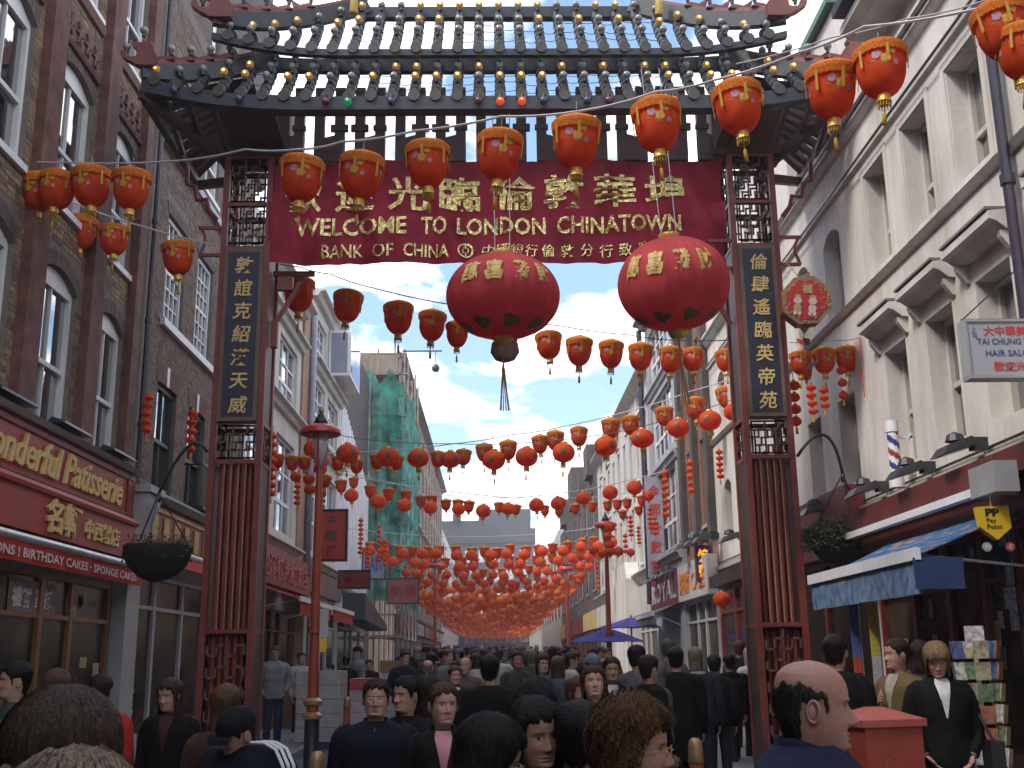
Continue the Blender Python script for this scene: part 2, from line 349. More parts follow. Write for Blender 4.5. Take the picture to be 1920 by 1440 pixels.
def wall_mesh(fn, Y0, Y1, z0, z1, wins, depth, reveal):
    mb = MB()
    ys = sorted({Y0, Y1} | {w['y0'] for w in wins} | {w['y1'] for w in wins}); zs = sorted({z0, z1} | {w['z0'] for w in wins} | {w['z1']+w['rise'] for w in wins})
    for i in range(len(ys)-1):
        cy = (ys[i]+ys[i+1])/2; run = None
        for j in range(len(zs)-1):
            cz = (zs[j]+zs[j+1])/2
            hole = any(w['y0'] < cy < w['y1'] and w['z0'] < cz < w['z1']+w['rise'] for w in wins)
            if not hole:
                mb.add([fn(ys[i], zs[j], 0), fn(ys[i+1], zs[j], 0), fn(ys[i+1], zs[j+1], 0), fn(ys[i], zs[j+1], 0)], [(0, 1, 2, 3)])
    for w in wins:
        a, b, c, d = w['y0'], w['y1'], w['z0'], w['z1']+w['rise']; r = -w.get('reveal', reveal)
        for p, q in (((a, c), (a, w['z1'])), ((b, c), (b, w['z1'])), ((a, c), (b, c))):
            mb.add([fn(*p, 0), fn(*q, 0), fn(*q, r), fn(*p, r)], [(0, 1, 2, 3)])
        if w['rise'] > 0:
            ap = arch_pts(w)
            for i in range(len(ap)-1):
                mb.add([fn(*ap[i], 0), fn(*ap[i+1], 0), fn(*ap[i+1], r), fn(*ap[i], r)], [(0, 1, 2, 3)])
                mb.add([fn(*ap[i], 0), fn(*ap[i+1], 0), fn(ap[i+1][0], d, 0), fn(ap[i][0], d, 0)], [(0, 1, 2, 3)])
        else: mb.add([fn(a, d, 0), fn(b, d, 0), fn(b, d, r), fn(a, d, r)], [(0, 1, 2, 3)])
    D = -depth; R_ = -0.75
    for yy in (Y0, Y1): mb.add([fn(yy, z0, 0), fn(yy, z1, 0), fn(yy, z1, D), fn(yy, z0, D)], [(0, 1, 2, 3)])
    mb.add([fn(Y0, z1, 0), fn(Y1, z1, 0), fn(Y1, z1, D), fn(Y0, z1, D)], [(0, 1, 2, 3)])
    mb.add([fn(Y0, z0, D), fn(Y1, z0, D), fn(Y1, z1, D), fn(Y0, z1, D)], [(0, 1, 2, 3)])
    return mb

def make_window(parent, fn, w, mframe, reveal, label=None, far=False):
    """frame with its own panes and sill; sits back in the opening"""
    a, b, c, d = w['y0'], w['y1'], w['z0'], w['z1']+w['rise']*0.9; r = -w.get('reveal', reveal); st = w['style']
    mf = w.get('frame', mframe); t = 0.07 if b-a > 0.7 else 0.05
    f = MB()
    fbox(f, fn, a, a+t, c, d, r-0.05, r+0.05); fbox(f, fn, b-t, b, c, d, r-0.05, r+0.05)
    fbox(f, fn, a+t, b-t, c, c+t, r-0.05, r+0.05)
    if w['rise'] > 0:
        ap = arch_pts(dict(y0=a, y1=b, z1=w['z1']-0.01, rise=w['rise']-0.005)); ap = [(min(max(y, a), b), z) for y, z in ap]
        poly = ap+[(b, w['z1']-t), (a, w['z1']-t)]
        f.prism(poly, fn, r-0.045, r+0.045)
    else: fbox(f, fn, a+t, b-t, d-t, d, r-0.05, r+0.05)
    top = w['z1']-t if w['rise'] > 0 else d-t
    mid = w.get('mid', (c+top)/2)
    panes = []
    if st == 'sash':
        fbox(f, fn, a+t, b-t, mid-0.03, mid+0.03, r-0.02, r+0.035)
        cy = (a+b)/2
        if w.get('bars', 1):
            fbox(f, fn, cy-0.014, cy+0.014, mid+0.03, top, r-0.02, r+0.03); fbox(f, fn, cy-0.014, cy+0.014, c+t, mid-0.03, r-0.03, r+0.015)
            panes = [(a+t, cy-0.014, mid+0.03, top, -0.0), (cy+0.014, b-t, mid+0.03, top, 0.0), (a+t, cy-0.014, c+t, mid-0.03, -0.02), (cy+0.014, b-t, c+t, mid-0.03, -0.02)]
        else: panes = [(a+t, b-t, mid+0.03, top, 0.0), (a+t, b-t, c+t, mid-0.03, -0.02)]
    elif st == 'grid':
        nx, nz = w.get('nx', 3), w.get('nz', 4); gb = w.get('gb', 0.022)
        for i in range(1, nx):
            y = a+t+(b-a-2*t)*i/nx; fbox(f, fn, y-gb/2, y+gb/2, c+t, top, r-0.02, r+0.03)
        for j in range(1, nz):
            z = c+t+(top-c-t)*j/nz; q = gb if j != nz//2 else gb*2; fbox(f, fn, a+t, b-t, z-q/2, z+q/2, r-0.025, r+0.025)
        if far: panes = [(a+t, b-t, c+t, top, -0.012)]
        else:
            for i in range(nx):
                for j in range(nz):
                    panes.append((a+t+(b-a-2*t)*i/nx+gb/2, a+t+(b-a-2*t)*(i+1)/nx-gb/2, c+t+(top-c-t)*j/nz+gb/2, c+t+(top-c-t)*(j+1)/nz-gb/2, -0.0))
    win = f.build('window', mf, parent)
    if label: win['label'] = label
    gl = w.get('glass', M_glass)
    for p in panes:
        q = MB(); tl = RND.uniform(-0.004, 0.004); fn2 = fn
        y0, y1, z0, z1, dd = p
        q.hexa([fn(y0, z0, r+dd-0.012+tl), fn(y1, z0, r+dd-0.012-tl), fn(y1, z0, r+dd-0.006-tl), fn(y0, z0, r+dd-0.006+tl),
                fn(y0, z1, r+dd-0.012+tl*0.4), fn(y1, z1, r+dd-0.012-tl*0.7), fn(y1, z1, r+dd-0.006-tl*0.7), fn(y0, z1, r+dd-0.006+tl*0.4)])
        q.build('pane', gl, win)
    if w['sill']:
        q = MB(); fbox(q, fn, a-0.04, b+0.04, c-0.09, c-0.002, r+0.02, w.get('sillp', 0.06)); q.build('sill', w.get('msill', mf), win)
    return win

def building(name, label, side, X, Y0, Y1, ztop, wins, mwall, mframe, depth=5.0, reveal=0.12, z0=0.0, far=False, cat='building', group=None):
    fn = facade_fn(side, X)
    root = thing(name, label, cat, (0, 0, 0), 0, group)
    wm = wall_mesh(fn, Y0, Y1, z0, ztop, wins, depth, reveal); wall = wm.build('wall', mwall, root)
    for w in wins: make_window(root, fn, w, mframe, reveal, far=far)
    return root, fn, wall

def band(parent, fn, name, y0, y1, prof, m, label=None):
    """moulding: profile of (d, z) points swept along the facade"""
    mb = MB(); n = len(prof)
    vs = [fn(y0, z, d) for d, z in prof]+[fn(y1, z, d) for d, z in prof]
    fs = [(i, (i+1) % n, (i+1) % n+n, i+n) for i in range(n)]+[tuple(range(n-1, -1, -1)), tuple(range(n, 2*n))]
    mb.add(vs, fs); return mb.build(name, m, parent)

def voussoirs(parent, fn, w, m, n=11, h=0.22, key=None, d=0.012):
    a = w['y0']-0.02; b = w['y1']+0.02; cy = (a+b)/2; ww = dict(y0=a, y1=b, z1=w['z1'], rise=w['rise'])
    ap = arch_pts(ww, n); hh = h
    for i in range(n):
        (ya, za), (yb, zb) = ap[i], ap[i+1]
        fl = 0.22*hh/((b-a)/2)
        ua = ya+(ya-cy)*fl; ub = yb+(yb-cy)*fl
        mb = MB(); dd = d+RND.uniform(-0.003, 0.003)
        mb.prism([(ya+0.004, za), (yb-0.004, zb), (ub-0.004, zb+hh), (ua+0.004, za+hh)], fn, -0.05, dd)
        mb.build('brick', key if (key and i == n//2) else m, parent)

def bricks(parent, fn, y0, y1, z0, z1, holes, mats, seed, near=300, score=None):
    R = random.Random(seed); bl = 0.215; bh = 0.065; j = 0.010; row = 0; z = z0; cells = []
    while z+bh <= z1:
        y = y0-(0.1125 if row % 2 else 0); k = 0
        while y < y1:
            L = bl if (row+k) % 3 else 0.1025
            a, b = max(y, y0), min(y+L, y1)
            if b-a > 0.03: segs = [(a, b)]
            else: segs = []
            for h in holes:
                out = []
                for (p, q) in segs:
                    if z+bh > h[2] and z < h[3] and q > h[0] and p < h[1]:
                        if p < h[0]-0.03: out.append((p, h[0]-0.002))
                        if q > h[1]+0.03: out.append((h[1]+0.002, q))
                    else: out.append((p, q))
                segs = out
            for (p, q) in segs: cells.append((p, q, z))
            y += L+j; k += 1
        z += bh+j; row += 1
    def sz(c):
        p = fn((c[0]+c[1])/2, c[2], 0); v = CAM_M.transposed() @ (Vector(p)-Vector((0, 0, CAMH)))
        px = 960+FPX*v.x/-v.z; py = 720-FPX*v.y/-v.z
        return (c[1]-c[0])/depth_of(p)**2 if (-v.z > 0.5 and 0 < px < 1920 and 0 < py < 1440) else 0
    cells.sort(key=sz, reverse=True); rest = MB(); shared = {}
    for i, (p, q, z) in enumerate(cells):
        mi = R.choice((0, 0, 1, 1, 2, 3)); d = 0.005+R.uniform(-0.002, 0.004)
        if i < near:
            key = (round(q-p, 3), mi)
            if key not in shared:
                mb = MB(); f0 = lambda yy, z_, d_: tuple(Vector(fn(yy, z_, d_))-Vector(fn(0, 0, 0)))
                fbox(mb, f0, 0, q-p, 0, bh, -0.02, 0.006); shared[key] = mb.mesh('brick', mats[mi])
            link('brick', shared[key], parent, fn(p, z, d-0.006))
        else: fbox(rest, fn, p, q, z, z+bh, -0.004, d, mi)
    if rest.v: tag(rest.build('brickwork', mats, parent), kind='stuff')

# ---------------- left A: yellow brick over the patisserie
ya = [(7.1, 8.3), (9.05, 10.25), (11.0, 12.2), (12.98, 14.2), (15.02, 16.1)]
winsA = [W(a, b, 4.40, 6.40, 0.2, mid=5.33, msill=M_white) for a, b in ya]+[W(a, b, 7.40, 9.25, 0.2, mid=8.2) for a, b in ya]+[W(a, b, 10.60, 12.3, 0.2) for a, b in ya]
for w in winsA: w['reveal'] = 0.11
A, fA, wallA = building('brick_building', 'yellow brick building with red pilasters and white sash windows above the red patisserie sign', 'L', XL, 3.0, 16.42, 14.0, winsA, M_mortar, M_white, depth=7)
pil = [(8.42, 8.86), (10.42, 10.86), (12.42, 12.88), (14.4, 14.86), (16.16, 16.42)]
holes = [(w['y0'], w['y1'], w['z0'], w['z1']+w['rise']) for w in winsA]+[(p[0], p[1], 0, 20) for p in pil]+[(p, q, 9.62, 10.18) for p, q in ya]
holes += [(w['y0']-0.07, w['y1']+0.07, w['z1']-0.01, w['z1']+w['rise']+0.24) for w in winsA]
bricks(wallA, fA, 8.86, 16.4, 4.42, 13.2, holes, M_yb, 3)
for p, q in pil:
    mb = MB(); fbox(mb, fA, p, q, 4.45, 13.9, -0.02, 0.13); pl = mb.build('pilaster', M_rb, A)
for w in winsA:
    if w['y0'] > 8.5: voussoirs(wallA, fA, w, M_btdark if False else M_db[2], 11, 0.20)
for p, q in ya[1:]:
    mb = MB(); fbox(mb, fA, p-0.05, q+0.05, 9.66, 10.16, -0.02, 0.02)
    for k in range(4):
        yy = p+(q-p)*(k+0.5)/4; mb.lathe([(0.001, 0.05), (0.10, 0.03), (0.13, 0.0)], (0, 0, 0), 8) if False else None
    pn = mb.build('carved_panel', M_terra, A)
    for k in range(4):
        yy = p+(q-p)*(k+0.5)/4; mb = MB()
        for t in range(6):
            an = t*pi/3; mb.bar(fA(yy, 9.91, 0.03), fA(yy+0.11*cos(an), 9.91+0.18*sin(an), 0.035), 0.04, 0.03)
        mb.build('rosette', M_terra, pn)
    band(A, fA, 'ledge', p-0.08, q+0.08, [(0, 9.60), (0.05, 9.60), (0.07, 9.65), (0, 9.65)], M_rb)
    band(A, fA, 'string_course', p-0.08, q+0.08, [(0, 10.36), (0.05, 10.38), (0.08, 10.5), (0, 10.5)], M_terra)
fS = fA
# sign board
mb = MB(); fbox(mb, fS, 4.0, 16.4, 3.10, 3.60, 0.02, 0.30); fbox(mb, fS, 4.0, 16.4, 3.66, 4.33, 0.02, 0.24)
sb = mb.build('sign_board', M_red, A)
band(sb, fS, 'moulding', 4.0, 16.41, [(0.02, 3.58), (0.34, 3.58), (0.36, 3.62), (0.26, 3.70), (0.02, 3.70)], mat('faded_red_paint', (0.45, 0.10, 0.10), 0.5, 0.1, 3))
mb = MB(); 
for y0, y1, z0, z1 in ((4.0, 16.36, 4.24, 4.30), (4.0, 16.36, 3.71, 3.75), (16.05, 16.12, 3.70, 4.30), (4.0, 4.08, 3.75, 4.24)): fbox(mb, fS, y0, y1, z0, z1, 0.24, 0.265)
mb.build('border', M_dred, sb)
mb = MB(); rv = lambda u, v, d: fS(u, v, 0.24+d)
add_text(mb, 'Wonderful Patisserie', rv, 10.95, 15.75, 3.80, 4.20, 0.0, 0.04, bold=0.012, shear=0.28); mb.build('lettering', M_goldp, sb)
mb = MB(); rv2 = lambda u, v, d: fS(u, v, 0.30+d)
add_text(mb, '名軒', rv2, 13.05, 14.15, 3.15, 3.56, 0.0, 0.04, bold=0.03); add_text(mb, '中西餅店', rv2, 14.35, 15.65, 3.20, 3.46, 0.0, 0.03, bold=0.02); mb.build('lettering', M_goldp, sb)
# cornice over the sign and its lights
band(A, fA, 'shop_cornice', 3.0, 16.42, [(0, 4.345), (0.30, 4.345), (0.36, 4.40), (0.0, 4.44)], M_greyw)
for si, y in enumerate((7.8, 9.8, 11.35, 13.1, 14.9)):
    mb = MB(); mb.hexa([fA(y, 4.46, 0.20), fA(y+1.0, 4.46, 0.20), fA(y+1.0, 4.46, 0.42), fA(y, 4.46, 0.42), fA(y+0.1, 4.56, 0.22), fA(y+0.9, 4.56, 0.22), fA(y+0.9, 4.50, 0.40), fA(y+0.1, 4.50, 0.40)])
    mb.bar(fA(y+0.5, 4.44, 0.1), fA(y+0.5, 4.5, 0.3), 0.05)
    tag(mb.build('sign_light', M_black), 'black trough light, %s from the left along the top of the patisserie sign' % ordinal(si), 'sign light', 'trough lights above the patisserie sign')
# awning
aw = thing('shop_awning', 'rolled red awning with white bar and lettered valance under the patisserie sign', 'awning')
mb = MB(); mb.tube([fA(4.0, 3.0, 0.34), fA(16.65, 3.0, 0.34)], 0.055, 10); mb.build('roller', M_steel, aw, smooth=True, angle=40)
mb = MB(); fbox(mb, fA, 4.0, 16.6, 3.05, 3.08, 0.0, 0.25); mb.build('housing', M_black, aw)
mb = MB(); N = 60
for i in range(N):
    y0 = 4.0+12.62*i/N; y1 = 4.0+12.62*(i+1)/N; d0 = 0.36+0.012*sin(i*1.3); d1 = 0.36+0.012*sin((i+1)*1.3)
    mb.add([fA(y0, 2.95, 0.36), fA(y1, 2.95, 0.36), fA(y1, 2.73, d1), fA(y0, 2.73, d0), fA(y0, 2.95, 0.352), fA(y1, 2.95, 0.352), fA(y1, 2.73, d1-0.008), fA(y0, 2.73, d0-0.008)], [(0, 1, 2, 3), (7, 6, 5, 4), (3, 2, 6, 7), (0, 3, 7, 4), (1, 5, 6, 2)])
vl = mb.build('valance', M_awnred, aw, smooth=True, angle=50)
mb = MB(); fv = lambda u, v, d: fA(u, v, 0.376+d)
add_text(mb, 'CAKES FOR ALL OCCASIONS ! BIRTHDAY CAKES · SPONGE CAKES', fv, 8.9, 16.35, 2.78, 2.89, 0, 0.004, bold=0.02); mb.build('lettering', mat('pale_print', (0.62, 0.50, 0.48), 0.8, 0.1, 9), vl)

# shop front under the awning
def shopfront(parent, fn, y0, y1, ztop, bays, mfr, mgl, d=0.0, stall=0.5, mst=None, transom=True, interior=None):
    """bays: list of widths (negative = door); each bay has its own frame, pane and stall riser"""
    tot = sum(abs(b) for b in bays); y = y0; k = (y1-y0)/tot
    for b in bays:
        w = abs(b)*k; a, c = y, y+w; y = c
        f = MB(); t = 0.06
        for q in ((a, a+t, 0.12, ztop), (c-t, c, 0.12, ztop), (a+t, c-t, ztop-t, ztop), (a+t, c-t, (0.12 if b < 0 else stall), (0.20 if b < 0 else stall+t))): fbox(f, fn, q[0], q[1], q[2], q[3], d-0.05, d+0.05)
        zt = ztop-0.55
        if transom: fbox(f, fn, a+t, c-t, zt, zt+t, d-0.045, d+0.045)
        o = f.build('door' if b < 0 else 'shop_window', mfr, parent)
        for z0, z1 in ([( (0.20 if b < 0 else stall+t), zt), (zt+t, ztop-t)] if transom else [((0.20 if b < 0 else stall+t), ztop-t)]):
            q = MB(); fbox(q, fn, a+t, c-t, z0, z1, d-0.012, d-0.004); q.build('pane', mgl, o)
        if b < 0:
            q = MB(); q.tube([fn(a+t*1.8, 1.0, d+0.03), fn(a+t*1.8, 1.35, d+0.03)], 0.015, 6); q.build('handle', M_steel, o)
        else:
            q = MB(); fbox(q, fn, a, c, 0.1, stall, d-0.05, d+0.03); q.build('stall_riser', mst or mfr, o)
M_shopin = mat('mottled_shop_glass', (0.035, 0.022, 0.013), 0.22, 0.9, 2.2, spec=0.12, col2=(0.015, 0.01, 0.008))  # opaque panes, mottled dark brown in place of an interior
M_gframe = mat('brass_frame', (0.22, 0.10, 0.03), 0.4, 0.15, 6, metal=0.3)
shopfront(A, lambda y, z, d: fA(y, z, d+0.02), 6.0, 16.2, 2.72, [1.6, 1.6, 1.3, -1.0, 1.6, 0.9, 1.3], M_gframe, M_shopin)
for k in range(30):
    y = RND.uniform(9.0, 16.0); z = RND.choice((RND.uniform(0.9, 1.7), RND.uniform(2.2, 2.45))); mb = MB(); w = RND.uniform(0.1, 0.3); h = RND.uniform(0.1, 0.22)
    fbox(mb, fA, y, y+w, z, z+h, 0.018, 0.022); c = RND.choice(((0.30, 0.27, 0.22), (0.22, 0.10, 0.05), (0.10, 0.07, 0.04), (0.34, 0.26, 0.10))); mb.build('window_card', mat('card_%d' % int(c[1]*100), c, 0.6, 0.6, 16), A)
mb = MB(); fbox(mb, fA, 12.9, 14.3, 2.2, 2.6, 0.026, 0.03); cd_ = mb.build('menu_panel', mat('menu_board', (0.20, 0.17, 0.15), 0.6, 0.4, 8), A); mb = MB(); add_text(mb, '禮餅 蛋撻', lambda u, v, d: fA(u, v, 0.031+d), 13.0, 14.2, 2.28, 2.52, 0, 0.003, bold=0.03); mb.build('lettering', M_white, cd_)
# ---------------- party pilaster with bracketed capital between the shops
pp = thing('shop_pilaster', 'grey white stone pilaster with scrolled capital between patisserie and next shop', 'pilaster')
mb = MB(); fbox(mb, fA, 16.45, 17.05, 0.1, 3.2, 0.0, 0.22); mb.build('shaft', M_greyw, pp)
mb = MB(); fbox(mb, fA, 16.42, 17.10, 0.1, 0.62, 0.01, 0.30); mb.build('plinth', M_greyw, pp)
mb = MB(); fbox(mb, fA, 16.42, 17.15, 3.21, 3.32, 0.0, 0.27)
mb.prism([(3.33, 0.0), (3.33, 0.24), (3.6, 0.3), (3.95, 0.42), (4.1, 0.44), (4.1, 0.0)], lambda u, v, d: fA(d, u, v), 16.45, 17.10)
fbox(mb, fA, 16.40, 17.15, 4.11, 4.22, 0.0, 0.48); mb.build('capital', M_greyw, pp)
pb = MB(); pb.tube([fA(17.18, 0.1, 0.12), fA(17.18, 3.0, 0.12)], 0.05, 8)
for z in (0.9, 1.2): pb.tube([fA(17.18, z, 0.12), fA(17.18, z+0.05, 0.12)], 0.068, 8)
tag(pb.build('downpipe', M_white, smooth=True, angle=40), 'white painted downpipe beside the grey shop pilaster', 'drainpipe')

# ---------------- left B: dark brick
yb = [(17.92, 19.05), (19.86, 21.0), (21.9, 23.0)]
MBF = mat('dark_window_paint', (0.05, 0.05, 0.055), 0.5, 0.1, 4)
winsB = [W(a, b, 4.35, 6.2, 0.02, frame=MBF, sill=False, mid=5.25) for a, b in yb]+[W(a, b, 7.30, 9.2, 0.02, style='grid', nx=4, nz=6, gb=0.03, msill=M_white) for a, b in yb]
winsB += [W(a, b, 10.6, 12.0, 0.0) for a, b in yb]
B, fB, wallB = building('dark_brick_building', 'dark brown brick building with many paned windows behind the left gate column', 'L', XL, 16.46, 24.2, 13.5, winsB, M_mortar, M_white, depth=7, reveal=0.10)
holes = [(w['y0'], w['y1'], w['z0'], w['z1']+w['rise']) for w in winsB]+[(w['y0']-0.1, w['y1']+0.1, w['z1']-0.01, w['z1']+0.36) for w in winsB]
bricks(wallB, fB, 17.2, 24.2, 4.5, 13.3, holes, M_db, 5, near=60)
for w in winsB[:3]+winsB[3:6]:
    voussoirs(wallB, fB, dict(w, y0=w['y0']-0.05, y1=w['y1']+0.05), M_rb if w['z0'] < 6 else M_db[2], 9, 0.34 if w['z0'] < 6 else 0.2, key=M_white if w['z0'] < 6 else None)
mb = MB(); fbox(mb, fB, 17.8, 23.3, 7.15, 7.28, 0.0, 0.09); mb.build('long_sill', M_white, B)
mb = MB(); fbox(mb, fB, 17.2, 24.2, 10.22, 10.36, 0.0, 0.10); mb.build('string_course', M_greyw, B)
band(B, fB, 'shop_cornice', 17.2, 24.2, [(0, 4.1), (0.25, 4.12), (0.35, 4.2), (0.35, 4.24), (0, 4.26)], M_greyw)
mb = MB(); fbox(mb, fB, 17.25, 24.1, 3.45, 4.08, 0.0, 0.2); sg = mb.build('fascia', M_dred, B)
mb = MB(); fbox(mb, fB, 17.3, 24.0, 3.98, 4.03, 0.2, 0.225); 
for k in range(10): fbox(mb, fB, 17.45+k*0.62, 17.75+k*0.62, 3.52, 3.92, 0.2, 0.222)
mb.build('gold_panels', mat('ochre_panels', (0.45, 0.26, 0.05), 0.5, 0.2, 5), sg)
mb = MB(); mb.tube([fB(17.3, 3.38, 0.35), fB(24, 3.38, 0.35)], 0.05, 8); fbox(mb, fB, 17.3, 24.0, 3.16, 3.34, 0.36, 0.37)
aw2 = thing('shop_awning', 'short red awning with white roller behind the left gate column', 'awning'); mb2 = MB(); mb2.tube([fB(17.3, 3.40, 0.33), fB(24, 3.40, 0.33)], 0.05, 8); mb2.build('roller', M_white, aw2, smooth=True)
mb2 = MB(); mb2.hexa([fB(17.3, 3.12, 0.50), fB(24, 3.12, 0.50), fB(24, 3.12, 0.515), fB(17.3, 3.12, 0.515), fB(17.3, 3.34, 0.35), fB(24, 3.34, 0.35), fB(24, 3.34, 0.365), fB(17.3, 3.34, 0.365)]); mb2.build('cloth', M_awnred, aw2)
shopfront(B, fB, 17.35, 24.0, 3.0, [-0.9, 1.5, 1.4, -0.9, 1.5], M_greyw, M_shopin, d=0.03)
# juliet balcony
mb = MB()
for y0 in (19.75,):
    for k in range(13): mb.bar(fB(y0+k*0.11, 4.35, 0.35), fB(y0+k*0.11, 5.1, 0.35), 0.015)
    mb.bar(fB(y0, 5.1, 0.35), fB(y0+1.35, 5.1, 0.35), 0.03); mb.bar(fB(y0, 5.1, 0), fB(y0, 5.1, 0.35), 0.03); fbox(mb, fB, y0-0.05, y0+1.4, 4.28, 4.34, 0, 0.4)
mb.build('balcony_rail', M_black, B)
pb = MB(); pb.tube([fB(16.95, 4.3, 0.09), fB(16.95, 12.8, 0.09)], 0.045, 8)
for z in (5.2, 6.9, 8.6, 10.3): pb.tube([fB(16.95, z, 0.09), fB(16.95, z+0.08, 0.09)], 0.06, 8)
tag(pb.build('drainpipe', M_pipe, smooth=True, angle=40), 'dark drainpipe between the yellow brick and dark brick buildings', 'drainpipe')
# gable wall and fire escape rising behind A, left of the gate roof
ch = thing('chimney_block', 'tall sooty brick block with a metal handrail above the left side of the gate roof', 'building')
mb = MB(); mb.box(-9.5, -5.75, 22.6, 26.0, 13.2, 19.5); mb.build('wall', [M_btdarkx], ch)
mb = MB(); mb.tube([(-7.6, 22.3, 15.6), (-7.2, 22.3, 16.9), (-6.2, 22.3, 14.4)], 0.04, 6); mb.tube([(-6.9, 22.3, 16.1), (-6.9, 22.3, 14.6)], 0.03, 6); mb.tube([(-6.3, 22.55, 13.5), (-6.25, 22.55, 19.4)], 0.04, 6); mb.build('handrail', M_steel, ch)

# ---------------- left C: white stucco, wide mullioned windows
def classic(name, label, Y0, Y1, bays, ztop, floors, mw, side='L', X=XL, mfr=None, bands=(), far=False, nx=3, nz=3, **k):
    ws = []
    for (a, b) in bays:
        for (z0, z1) in floors: ws.append(W(a, b, z0, z1, 0.0, style='grid', nx=nx, nz=nz, gb=0.05, sill=False))
    r, fn, wl = building(name, label, side, X, Y0, Y1, ztop, ws, mw, mfr or M_white, reveal=0.14, far=far, **k)
    for z, pr in bands: band(r, fn, 'cornice', Y0, Y1, [(0, z-0.22), (pr*0.4, z-0.2), (pr*0.6, z-0.08), (pr, z-0.05), (pr, z), (0, z+0.03)], mw)
    return r, fn
C1, fC = classic('stucco_building', 'white stucco building with wide mullioned windows and cornices just right of the left gate column', 24.2, 31.2, [(24.6, 27.2), (28.0, 30.6)], 12.2, [(4.9, 7.4), (8.4, 10.1), (10.75, 11.3)], M_cream2, bands=((4.6, 0.3), (8.2, 0.28), (10.55, 0.28), (11.6, 0.45)))
mb = MB(); fbox(mb, fC, 31.22, 32.7, 0, 12.2, -5, 0.06); pr_ = thing('brick_pier', 'salmon brick pier with grey drainpipe between two white fronts', 'wall'); mb.build('wall', M_btsal, pr_)
mb = MB(); mb.tube([fC(32.3, 4, 0.16), fC(32.3, 12, 0.16)], 0.10, 8); mb.build('drainpipe', mat('lilac_grey_pipe', (0.25, 0.24, 0.30), 0.5), pr_, smooth=True)
C2, fC2 = classic('stucco_building', 'pale stucco front with a glazed upper bay left of the scaffolding', 32.72, 39.4, [(33.4, 35.8), (36.4, 38.8)], 12.9, [(4.9, 7.6), (8.8, 10.3), (11.0, 12.3)], M_cream2, bands=((4.6, 0.3), (8.3, 0.3), (10.75, 0.3), (12.9, 0.4)))
mb = MB(); fbox(mb, fC2, 36.2, 38.9, 11.0, 12.6, 0.02, 0.75); bay = mb.build('bay_window', M_white, C2)
for a, b, c, d in ((36.3, 37.5, 11.1, 12.5), (37.6, 38.8, 11.1, 12.5)):
    mb = MB(); fbox(mb, fC2, a, b, c, d, 0.752, 0.76); mb.build('pane', M_glass, bay)
mb = MB(); mb.hexa([fC2(36.195, 11.1, 0.1), fC2(36.195, 11.1, 0.65), fC2(36.19, 11.1, 0.65), fC2(36.19, 11.1, 0.1), fC2(36.195, 12.5, 0.1), fC2(36.195, 12.5, 0.65), fC2(36.19, 12.5, 0.65), fC2(36.19, 12.5, 0.1)]); mb.build('pane', mat('bay_side_glass', (0.25, 0.27, 0.36), 0.1, 0.1, 3, spec=0.8), bay)
# fascia and awnings of the left row
mb = MB(); fbox(mb, fC, 24.3, 32.6, 3.45, 4.35, 0.02, 0.22); fs = mb.build('fascia', M_dred, C1)
mb = MB(); add_text(mb, '金龍軒 KING STREET', lambda u, v, d: fC(u, v, 0.22+d), 24.8, 32.0, 3.6, 4.15, 0, 0.03, bold=0.02) if False else None
mb = MB(); add_text(mb, '龍鳳酒樓海鮮飯店', lambda u, v, d: fC(u, v, 0.22+d), 24.8, 32.0, 3.58, 4.18, 0, 0.03, bold=0.02); mb.build('lettering', mat('dull_red_letters', (0.36, 0.06, 0.045), 0.5), fs)
shopfront(C1, fC, 24.4, 32.5, 2.9, [1.5, 1.5, -0.9, 1.5, 1.5], M_dred, M_shopin, d=0.02)
def awning(label, fn, y0, y1, z0, z1, out, mcloth, val=0.25, bar=M_white, mval=None, sag=0.0, th=0.012):
    aw = thing('shop_awning', label, 'awning')
    mb = MB(); n = 8
    pts = [(0.05+out*i/n, z1+(z0-z1)*i/n-sag*sin(pi*i/n)) for i in range(n+1)]
    for i in range(n):
        (d0, za), (d1, zb) = pts[i], pts[i+1]
        mb.hexa([fn(y0, za-th, d0), fn(y1, za-th, d0), fn(y1, zb-th, d1), fn(y0, zb-th, d1), fn(y0, za, d0), fn(y1, za, d0), fn(y1, zb, d1), fn(y0, zb, d1)])
    mb.build('cloth', mcloth, aw, smooth=True, angle=40)
    mb = MB(); fbox(mb, fn, y0-0.03, y1+0.03, z0-0.06, z0+0.05, out+0.055, out+0.11); mb.build('front_bar', bar, aw)
    mb = MB(); N = max(8, int((y1-y0)/0.12))
    for i in range(N):
        ua = y0+(y1-y0)*i/N; ub = y0+(y1-y0)*(i+1)/N; da = out+0.08+0.015*sin(i*1.1); db = out+0.08+0.015*sin((i+1)*1.1); hz = z0-0.06
        mb.add([fn(ua, hz, out+0.08), fn(ub, hz, out+0.08), fn(ub, hz-val, db), fn(ua, hz-val, da), fn(ua, hz, out+0.07), fn(ub, hz, out+0.07), fn(ub, hz-val, db-0.01), fn(ua, hz-val, da-0.01)], [(0, 1, 2, 3), (7, 6, 5, 4), (3, 2, 6, 7)])
    mb.build('valance', mval or mcloth, aw, smooth=True, angle=60)
    for y in (y0+0.15, y1-0.15): mb = MB(); mb.tube([fn(y, z1-0.7, 0.03), fn(y, z0, out+0.05)], 0.014, 6); mb.build('arm', M_steel, aw)
    return aw
awning('salmon red awning with white bar over the grocery stall left of the red lamp post', fC, 24.4, 29.0, 2.95, 3.4, 1.3, M_awnred, 0.28)
awning('second salmon awning further down the left row of shops', fC, 29.4, 33.5, 2.98, 3.4, 1.3, M_awnred, 0.28)
shopfront(C2, fC2, 33.6, 39.2, 3.2, [1.5, -0.9, 1.5], M_greyw, M_glassb, d=0.02)
